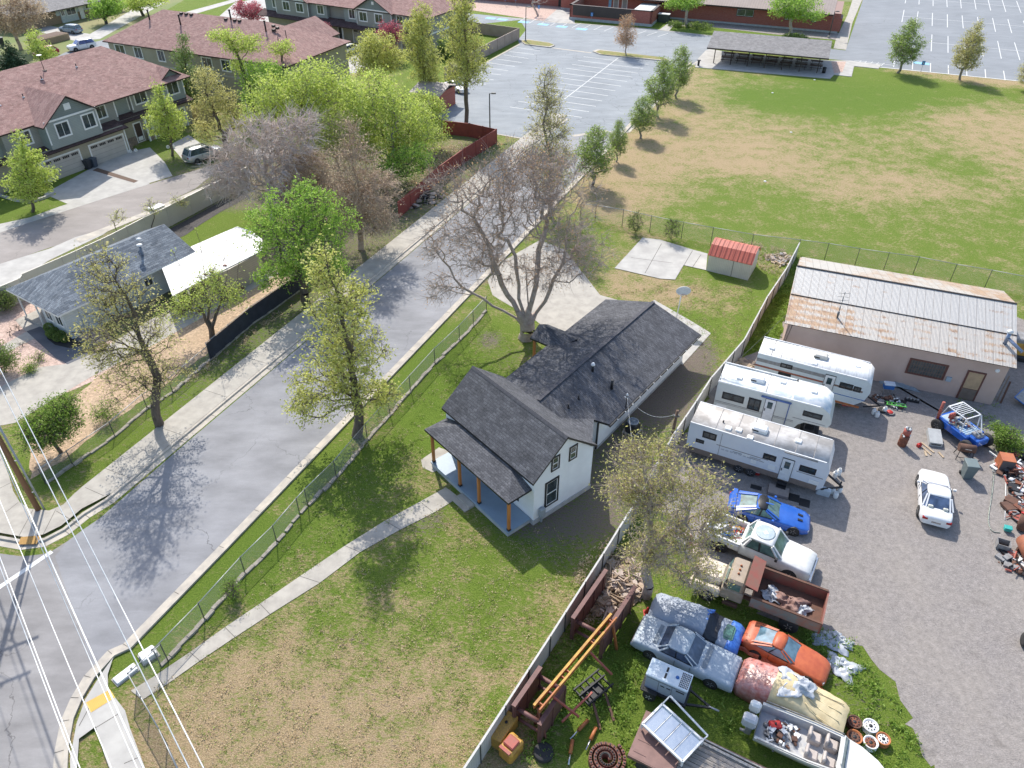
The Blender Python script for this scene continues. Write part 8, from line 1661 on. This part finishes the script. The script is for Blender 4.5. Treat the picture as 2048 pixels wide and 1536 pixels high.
for i, (x, y, qx, qy) in enumerate(((1843, 885, 1868, 905), (1846, 895, 1862, 910), (1850, 902, 1853, 912), (1877, 904, 1887, 915))):
    A, B = G(x, y, .05), G(qx, qy, .05); mb = MB(); mb.beam((0, 0, 0), B - A, .12, .05); o = obj('plank', mb, pm("pale_wood", (.48, .38, .26), .8, (.36, .27, .18), 5)); o.location = A; tag(o, ('longest loose plank beside the red fuel jug', 'middle loose plank below the longest one', 'shortest loose plank nearest the stacked barrels', 'loose grey plank near the white metal case')[i], 'plank', 'loose planks on the gravel')
put('metal_case', 'pale metal case leaning by the wheel of the blue buggy', 'metal case', 1866, 882, -12, [('case', lambda mb: mb.add([(x, y, z + (y + .5) * .25) for z in (0, .35) for x, y in ((-.42, -.6), (.42, -.6), (.42, .6), (-.42, .6))], [(3, 2, 1, 0), (4, 5, 6, 7), (0, 1, 5, 4), (1, 2, 6, 5), (2, 3, 7, 6), (3, 0, 4, 7)]), pm("case_grey", (.46, .47, .46), .5)), ('face', lambda mb: mb.box(-.3, .3, -.45, .45, .36, .365), BLACK)][:1] + [('handle', lambda mb: mb.beam((-.3, -.62, .2), (.3, -.62, .2), .05), PLAST)])
bg = put('buggy', 'blue off road buggy with white roll cage and knobbly tyres', 'buggy', 1915, 872, -68, [('tub', lambda mb: (mb.bbox(-1.5, 1.1, -.85, .85, .5, 1.0, .06), mb.bbox(.9, 1.75, -.55, .55, .6, 1.05, .06)), BLUEC), ('floor', lambda mb: mb.box(-1.3, .9, -.65, .65, .98, 1.02), pm("pale_blue_floor", (.25, .42, .60), .5, (.45, .5, .5), 4)), ('roll_cage', lambda mb: ([mb.beam((x, y, 1.0), (x * .82, y * .85, 2.05), .06) for x in (-1.3, .5) for y in (-.78, .78)], mb.beam((-1.07, -.66, 2.05), (.41, -.66, 2.05), .06), mb.beam((-1.07, .66, 2.05), (.41, .66, 2.05), .06), mb.beam((.41, -.66, 2.05), (.41, .66, 2.05), .06), mb.beam((-1.07, -.66, 2.05), (-1.07, .66, 2.05), .06), mb.beam((.45, -.7, 2.0), (1.5, 0, 1.1), .06), mb.beam((.45, .7, 2.0), (1.5, 0, 1.1), .06), [mb.beam((-1.0 + k * .16, -.62, 2.07), (-1.0 + k * .16, .62, 2.07), .035) for k in range(7)]), WHITEMET), ('seat', lambda mb: (mb.bbox(-.7, -.2, -.6, -.1, 1.0, 1.2, .05), mb.bbox(-.85, -.65, -.6, -.1, 1.2, 1.6, .05)), REDP), ('seat', lambda mb: (mb.bbox(-.7, -.2, .1, .6, 1.0, 1.2, .05), mb.bbox(-.85, -.65, .1, .6, 1.2, 1.6, .05)), PLAST), ('engine', lambda mb: (mb.bbox(.9, 1.5, -.3, .3, 1.05, 1.25, .05), mb.tube((1.2, 0, 1.25), (1.2, 0, 1.4), .14, n=10)), GREYM), ('exhaust_pipe', lambda mb: mb.tube((-1.3, -.9, .9), (-1.35, -.9, 2.3), .10, n=10), REDP)])
for x in (-1.05, 1.35):
    for s in (-1, 1): wheel(bg, x, s * 1.1, .46, .32, rr=.5, rim=GREYM)
junk('buggy_clutter', 'tools and parts heaped inside the blue buggy', (G(1915, 872).x - .1, G(1915, 872).y + .3, 1.0), .7, .6, .35, [REDP, GREYM, WHITE, PLAST, BLUB, pm("pale_wood", (.48, .38, .26))], 45, 15, 'clutter', .15, .7)
put('barrel_grill', 'brown barrel grill on a thin black stand in front of the blue buggy', 'grill', 1925, 915, -15, [('barrel', lambda mb: mb.tube((-.5, 0, .85), (.5, 0, .85), .28, n=16), RUST2), ('stand', lambda mb: [mb.beam((x, y, 0), (x * .8, y * .5, .8), .04) for x in (-.5, .5) for y in (-.35, .35)] + [mb.beam((-.6, -.4, .3), (.6, -.4, .3), .03)], PLAST), ('handle', lambda mb: mb.beam((-.2, -.3, .95), (.2, -.3, .95), .03), GREYM)])
def wbin(px, py, az, lb, m, s=1.0): return put('wheelie_bin', lb, 'wheelie bin', px, py, az, [('tub', lambda mb: mb.loft([[(-.24 * s, -.26 * s, .05), (.24 * s, -.26 * s, .05), (.24 * s, .26 * s, .05), (-.24 * s, .26 * s, .05)], [(-.32 * s, -.36 * s, 1.05 * s), (.32 * s, -.36 * s, 1.05 * s), (.32 * s, .36 * s, 1.05 * s), (-.32 * s, .36 * s, 1.05 * s)]]), m), ('lid', lambda mb: (mb.bbox(-.35 * s, .35 * s, -.40 * s, .40 * s, 1.05 * s, 1.13 * s, .03), mb.beam((-.3 * s, .43 * s, 1.05 * s), (.3 * s, .43 * s, 1.05 * s), .05)), m), ('wheel', lambda mb: mb.lathe([(.02, 0), (.12, 0), (.12, .05), (.02, .05)], (-.3 * s, .25 * s, .12), 12, 0, 'x'), TYRE), ('wheel', lambda mb: mb.lathe([(.02, 0), (.12, 0), (.12, .05), (.02, .05)], (.25 * s, .25 * s, .12), 12, 0, 'x'), TYRE)])
wbin(1931, 953, -10, 'grey green wheelie bin standing alone on the gravel by the grill', pm("bin_grey_green", (.16, .20, .20), .5), 1.1)
wbin(178, 338, 70, 'black wheelie bin between the two garage doors, left of the pair', pm("bin_black", (.03, .035, .045), .5), 1.0); wbin(190, 334, 70, 'dark blue grey wheelie bin between the two garage doors, right of the pair', pm("bin_blue_grey", (.07, .09, .12), .5), 1.0)
wbin(6, 92, 30, 'dark wheelie bin at the left edge above the fir tree', pm("bin_black", (.03, .035, .045), .5), 1.3)
put('metal_box', 'rust orange steel box standing at the edge of the scrap heap', 'metal box', 2005, 935, -14, [('box', lambda mb: mb.bbox(-.42, .42, -.45, .45, 0, .95, .01), [pm("orange_rust_box", (.46, .15, .06), .6, (.36, .11, .05), 2)]), ('opening_shade', lambda mb: mb.box(-.38, .38, -.46, -.45, .05, .9), pm("box_shadow_grey", (.12, .11, .11), .8))])  # box is closed; dark grey panel paints the shade inside its opening
put('oil_tank', 'large rusty brown horizontal tank at the right edge', 'tank', 2052, 1118, 78, [('shell', lambda mb: mb.tube((-.9, 0, .65), (.9, 0, .65), .5, n=24), pm("tank_rust", (.30, .11, .055), .55, (.22, .08, .05), 2)), ('saddle', lambda mb: mb.box(-.6, -.45, -.4, .4, 0, .3), RUST2), ('saddle', lambda mb: mb.box(.45, .6, -.4, .4, 0, .3), RUST2)])
put('drum', 'red brown drum with red lid leaning in the scrap heap', 'drum', 2042, 1062, 0, [('drum_body', lambda mb: mb.tube((0, 0, .1), (.2, .45, .95), .3, n=18), RUST2), ('lid', lambda mb: mb.tube((.2, .45, .95), (.22, .49, 1.02), .31, n=18), REDB)])
put('plastic_tub', 'small turquoise plastic tub by the scrap heap', 'tub', 2013, 1062, -20, [('tub', lambda mb: mb.bbox(-.2, .2, -.16, .16, .1, .32, .04), TURQ), ('rim', lambda mb: mb.bbox(-.22, .22, -.18, .18, .32, .35, .02), TURQ)])
put('metal_crate', 'dark metal crate with pale lining below the turquoise tub', 'crate', 2003, 1095, -25, [('crate', lambda mb: (mb.box(-.35, .35, -.3, -.27, 0, .45), mb.box(-.35, .35, .27, .3, 0, .45), mb.box(-.35, -.32, -.3, .3, 0, .45), mb.box(.32, .35, -.3, .3, 0, .45)), GREYM), ('base', lambda mb: mb.box(-.32, .32, -.27, .27, .02, .08), RUST2)])
for i, (x, y, rx, ry, h, n, sd) in enumerate(((2040, 960, 1.0, 2.2, .7, 150, 20), (2045, 1030, .9, 1.2, .6, 80, 21), (2030, 1130, .7, 1.0, .4, 50, 22), (2040, 905, 1.2, .6, .4, 40, 23), (2090, 1000, 2.0, 3.5, 1.0, 120, 24))):
    c = G(x, y); junk('scrap_heap', ('long heap of rusty steel scrap right of the orange box', 'heap of dark scrap parts around the leaning drum', 'pile of split logs and grey scrap below the big tank', 'scrap frames behind the orange steel box', 'scrap piled beyond the right edge of the picture')[i], (c.x, c.y), rx, ry, h, [RUST, RUST2, REDP, GREYM, WHITEMET, PLAST], n, sd, 'scrap', .2, 1.3, .2)
def hose(pts, r, mat, lb, nm='hose'):
    mb = MB(); P = [G(x, y, .04) for x, y in pts]; Q = []
    for i in range(len(P) - 1):
        for k in range(5):
            t = k / 5; p0, p1, p2, p3 = P[max(i - 1, 0)], P[i], P[i + 1], P[min(i + 2, len(P) - 1)]
            Q.append(.5 * ((2 * p1) + (p2 - p0) * t + (2 * p0 - 5 * p1 + 4 * p2 - p3) * t * t + (3 * p1 - p0 - 3 * p2 + p3) * t ** 3))
    mb.path(Q + [P[-1]], r, 6); tag(obj(nm, mb, mat), lb, 'hose')
hose([(2001, 868), (1994, 900), (1986, 935), (1988, 950), (1984, 990), (1979, 1020), (1977, 1045), (1985, 1062), (2000, 1065)], .03, pm("hose_green_grey", (.30, .33, .28), .5), 'grey green hose snaking down the gravel beside the scrap heap'); hose([(1998, 870), (1990, 905), (1985, 950), (1981, 1000), (1978, 1040), (1984, 1075), (1995, 1110), (2003, 1130)], .02, GREYM, 'thin grey cable running beside the hose to the log pile', 'cable')
hose([(2013, 905), (2012, 960), (2010, 1040)], .025, WHITEMET, 'straight white pipe lying beside the scrap heap', 'pipe')
put('machine_cab', 'yellow machine with grey top beyond the right end of the workshop', 'machine', 2044, 712, -20, [('body', lambda mb: mb.bbox(-1.3, 1.5, -.8, .8, .4, 1.5, .08), YEL), ('hood', lambda mb: mb.bbox(-1.2, .6, -.7, .7, 1.5, 1.8, .1), GREYM), ('track', lambda mb: mb.bbox(-1.4, 1.5, -1.0, -.7, 0, .5, .15), PLAST)])
put('blue_frame', 'blue edged solar panel like frame at the right edge beside the workshop', 'frame', 2046, 805, 40, [('frame', lambda mb: [mb.beam(p, q, .06) for p, q in (((-.8, -.5, .3), (.8, -.5, .3)), ((.8, -.5, .3), (.8, .5, .6)), ((.8, .5, .6), (-.8, .5, .6)), ((-.8, .5, .6), (-.8, -.5, .3)))], BLUB), ('sheet', lambda mb: mb.add([(-.78, -.48, .3), (.78, -.48, .3), (.78, .48, .59), (-.78, .48, .59)], [(0, 1, 2, 3)]), GREYM)])
put('trailer_wheel', 'dark vehicle wheel just entering at the right picture edge', 'wheel', 2050, 1290, 70, [('tyre', L0([(.2, 0), (.36, 0), (.38, .05), (.38, .2), (.36, .24), (.2, .24)], 20, (0, 0, .38), 0, 'y'), TYRE), ('hub', L0([(.02, .05), (.2, .05), (.2, .15)], 14, (0, 0, .38), 0, 'y'), GREYM)])
# beside the workshop door
put('timber_rack', 'weathered timber frames and gates leaning beside the workshop door', 'timber rack', 1925, 792, -21, [('frame', lambda mb: ([mb.beam((-1.0 + k * .22, -.3, 0), (-.6 + k * .22, 1.0, 1.5), .07) for k in range(6)], mb.beam((-.9, .3, .7), (.5, .3, .7), .08), mb.beam((-.8, .9, 1.4), (.7, .9, 1.4), .1), mb.bbox(-.7, .8, .6, 1.1, 1.35, 1.5, .03)), pm("grey_timber", (.27, .21, .17), .9, (.18, .14, .11), 5)), ('shelf', lambda mb: mb.box(-.7, .7, .2, .9, .75, .8), GREYM)])
put('leaning_posts', 'timber posts leaning on the right corner of the workshop', 'posts', 1990, 795, -21, [('post', lambda mb: mb.beam((-.3, -.5, 0), (.1, .3, 1.6), .1), _mc["grey_timber"]), ('post', lambda mb: mb.beam((.05, -.5, 0), (.3, .3, 1.9), .09), _mc["grey_timber"]), ('post', lambda mb: mb.beam((.3, -.6, 0), (.5, .2, 1.5), .12), RUST2)])
put('gas_meter', 'grey gas meter standing against the workshop wall near its right corner', 'gas meter', 1968, 797, -21, [('meter', lambda mb: mb.bbox(-.22, .22, -.14, .14, .4, .85, .06), GREYM), ('riser_pipe', lambda mb: mb.tube((-.1, 0, 0), (-.1, 0, .4), .04, n=8), GREYM)])
put('cooler', 'blue cooler with white lid on a rack beside the old travel trailer', 'cooler', 1772, 787, -10, [('tub', lambda mb: mb.bbox(-.36, .36, -.22, .22, .55, .9, .04), BLUB), ('lid', lambda mb: mb.bbox(-.38, .38, -.24, .24, .9, 1.0, .03), pm("cooler_white", (.62, .68, .75), .5)), ('rack', lambda mb: [mb.beam((x, y, 0), (x, y, .55), .04) for x in (-.3, .3) for y in (-.18, .18)], GREYM)])
crumple('covered_canoe', 'grey covered canoe lying along the foot of the workshop wall', G(1795, 768), 1.5, .5, .5, pm("canoe_cover", (.27, .31, .34), .7), 31, 'canoe', rz=R(-20), fl=.1)
for i, (x, y, lb) in enumerate(((1746, 828, 'left white propane tank of the pair before the old travel trailer'), (1753, 834, 'right white propane tank of the pair before the old travel trailer'), (1768, 824, 'white propane tank beside the old tyre and red bowl'), (1664, 987, 'upper left propane tank on the gravel by the lowest camper'), (1678, 984, 'upper right propane tank on the gravel by the lowest camper'), (1670, 995, 'front propane tank of the three by the lowest camper'), (1668, 955, 'left propane tank on the hitch of the lowest camper'), (1676, 950, 'right propane tank on the hitch of the lowest camper'))):
    if i == 0: pt = put('propane_tank', lb, 'propane tank', x, y, 0, [('tank', L0([(.12, 0), (.15, .06), (.155, .12), (.155, .32), (.14, .38), (.06, .42), (.01, .42)], 16), WHITE), ('collar', L0([(.09, .40), (.09, .50), (.08, .50), (.08, .41)], 12), WHITEMET)], group='white propane tanks')
    else: dup(pt, G(x, y), i, lb, scale=(1, 1, 1) if i < 6 else (1, 1, 1.2))
put('water_jug', 'large milky water container by the nose of the lowest camper', 'container', 1645, 988, -25, [('container', lambda mb: mb.bbox(-.42, .42, -.18, .18, 0, .55, .06), pm("milky_blue", (.50, .56, .62), .4)), ('cap', lambda mb: mb.tube((.25, 0, .55), (.25, 0, .6), .05, n=8), WHITE)])
c = G(1775, 803); junk('scrap_heap', 'heap of metal parts and timber beside the nose of the old travel trailer', (c.x, c.y), 1.3, .55, .6, [GREYM, RUST2, WHITE, PLAST, GREYM], 80, 33, 'scrap', .15, .8, R(-25))
put('green_frame', 'bright green tubular frame lying by the scrap near the campers', 'frame', 1790, 815, -15, [('frame', lambda mb: (mb.beam((-.7, -.15, .3), (.7, -.15, .3), .05), mb.beam((-.7, .15, .3), (.7, .15, .3), .05), [mb.beam((-.6 + k * .3, -.15, .3), (-.6 + k * .3, .15, .3), .04) for k in range(5)]), GRNB), ('leg', lambda mb: mb.beam((-.6, 0, 0), (-.6, 0, .3), .04), GRNB), ('leg', lambda mb: mb.beam((.6, 0, 0), (.6, 0, .3), .04), GRNB)])
put('red_bowl', 'shallow bowl with red inside beside the green frame', 'bowl', 1779, 826, 0, [('bowl', L0([(.1, 0), (.34, .12), (.32, .13), (.1, .04)], 18), GREYM), ('content', L0([(.01, .1), (.24, .1), (.2, .14), (.01, .16)], 12), REDB)])
tyre_on(1764, 822, .3, 'pale old tyre lying beside the propane tank', nm='scrap_wheel', w=.18)
put('engine_part', 'row of dark engine parts on the shaded gravel before the workshop', 'engine part', 1823, 803, -20, [('block', lambda mb: mb.bbox(-.5, .5, -.12, .12, 0, .2, .03), PLAST), ('cylinders', lambda mb: [mb.lathe([(.09, .2), (.09, .32), (.04, .33)], (-.36 + k * .24, 0, 0), 10) for k in range(4)], GREYM, 'block')])
put('jack', 'small red jack under the old travel trailer', 'jack', 1692, 811, -10, [('body', lambda mb: mb.bbox(-.3, .3, -.1, .1, 0, .14, .03), REDB), ('arm', lambda mb: mb.beam((-.2, 0, .14), (.25, 0, .26), .06), REDB)])
put('small_cooler', 'small red and white cooler beside the camper wheels', 'cooler', 1513, 948, -20, [('tub', lambda mb: mb.bbox(-.18, .18, -.13, .13, 0, .24, .03), REDB), ('lid', lambda mb: mb.bbox(-.19, .19, -.14, .14, .24, .32, .03), WHITE)])
def mat_(px, py, az, L, W, h, m, lb, nm): put(nm, lb, 'mat', px, py, az, [('board', lambda mb: mb.bbox(-L / 2, L / 2, -W / 2, W / 2, .01, h, .02), m), ('edge', lambda mb: mb.box(-L / 2 - .02, L / 2 + .02, -W / 2 - .02, W / 2 + .02, .005, .02), PLAST)])
mat_(1556, 985, -22, 1.25, .85, .22, pm("platform_tan", (.32, .27, .24), .8), 'tan low step platform before the camper door', 'step_platform'); mat_(1588, 996, -22, .6, .65, .04, PLAST, 'left black mat between camper and blue sports car', 'rubber_mat'); mat_(1609, 1006, -22, .6, .65, .04, PLAST, 'right black mat between camper and blue sports car', 'rubber_mat'); mat_(1512, 975, -22, .65, .35, .05, PLAST, 'small black mat near the camper wheels', 'rubber_mat')
put('traffic_cone', 'red cone standing behind the tarp covered car', 'cone', 1294, 1226, 0, [('cone', L0([(.16, .03), (.03, .5), (.01, .5)], 12), REDB), ('foot', lambda mb: mb.box(-.2, .2, -.2, .2, 0, .03), REDB)])
c = G(1235, 1175); junk('brush_pile', 'pile of dead brush and branches behind the panel fence', (c.x, c.y), 1.3, 2.2, .9, [BARKL, BARKO, pm("dry_brush", (.34, .25, .17), .9, (.22, .16, .11), 5)], 420, 40, 'brush', .3, 1.0, R(-30))
c = G(1490, 738); junk('pallet_stack', 'stack of weathered slats between the campers and the panel fence', (c.x, c.y), .9, 1.0, .5, [_mc["grey_timber"], pm("pale_wood", (.48, .38, .26))], 46, 41, 'slats', .8, 1.6, R(-20))
c = G(1440, 1170); junk('bin_shed_rubbish', 'broken timber and rubbish against the fence under the half leafed tree', (G(1405, 1085).x, G(1405, 1085).y), 1.2, .9, .5, [_mc["grey_timber"], RUST2, GREYM, BARKL], 70, 42, 'rubbish', .2, .9)
c = G(845, 400); junk('wood_pile', 'grey boards and logs heaped behind the red fence', (c.x, c.y), 3.0, 1.6, .8, [_mc["grey_timber"], PLAST, GREYM, BARKL], 70, 43, 'wood pile', .4, 1.8, R(50)); c = G(1560, 520); junk('wood_pile', 'pale boards and dead stalks behind the red roofed shed', (c.x, c.y), 1.4, 1.2, .4, [_mc["pale_wood"], BARKL, GREYM], 60, 44, 'wood pile', .3, 1.2)
crumple('covered_heap', 'brown sacks heaped in the open end of the carport', G(478, 578), .5, .5, .9, pm("brown_sack", (.25, .15, .11), .9), 45, 'heap')
def bike(px, py, az, lb): put('child_bike', lb, 'child bicycle', px, py, az, [('wheel', L0([(.16, 0), (.22, 0), (.22, .04), (.16, .04)], 16, (-.32, 0, .22), 0, 'y'), WHITE), ('wheel', L0([(.16, 0), (.22, 0), (.22, .04), (.16, .04)], 16, (.32, 0, .22), 0, 'y'), WHITE), ('frame', lambda mb: (mb.beam((-.32, .02, .22), (0, .02, .5), .04), mb.beam((0, .02, .5), (.3, .02, .55), .04), mb.beam((.32, .02, .22), (.28, .02, .65), .04), mb.beam((-.32, .02, .22), (.05, .02, .22), .04)), PLAST), ('handlebar', lambda mb: mb.beam((.28, -.2, .66), (.28, .24, .66), .03), PLAST)])
bike(267, 305, 30, 'child bicycle with white wheels by the stone pier of the townhouse entrance'); bike(342, 297, 20, 'child bicycle with white wheels on the grass right behind the upright maple')
put('raised_planter', 'low tan stone raised planter beside the ranch house driveway', 'planter', 100, 84, 65, [('wall', lambda mb: mb.bbox(-3.2, 3.2, -1.6, 1.6, 0, 1.1, .1), BRKT), ('soil', lambda mb: mb.box(-2.9, 2.9, -1.3, 1.3, 1.1, 1.13), pm("planter_soil", (.14, .09, .065), .9))])
for i, (x, y) in enumerate(((1582, 265), (1530, 363), (1545, 186), (1629, 160))): mb = MB(); mb.lathe([(.16, 0), (.16, .06), (.02, .07)], (0, 0, 0), 10); o = obj('sprinkler_cover', mb, WHITE); o.location = G(x, y); tag(o, ('white sprinkler cover in the middle of the dry field patch', 'lowest white sprinkler cover on the field', 'white sprinkler cover at the upper edge of the bright green band', 'white sprinkler cover just below the picnic shelter slab')[i], 'sprinkler cover', 'sprinkler covers on the field')
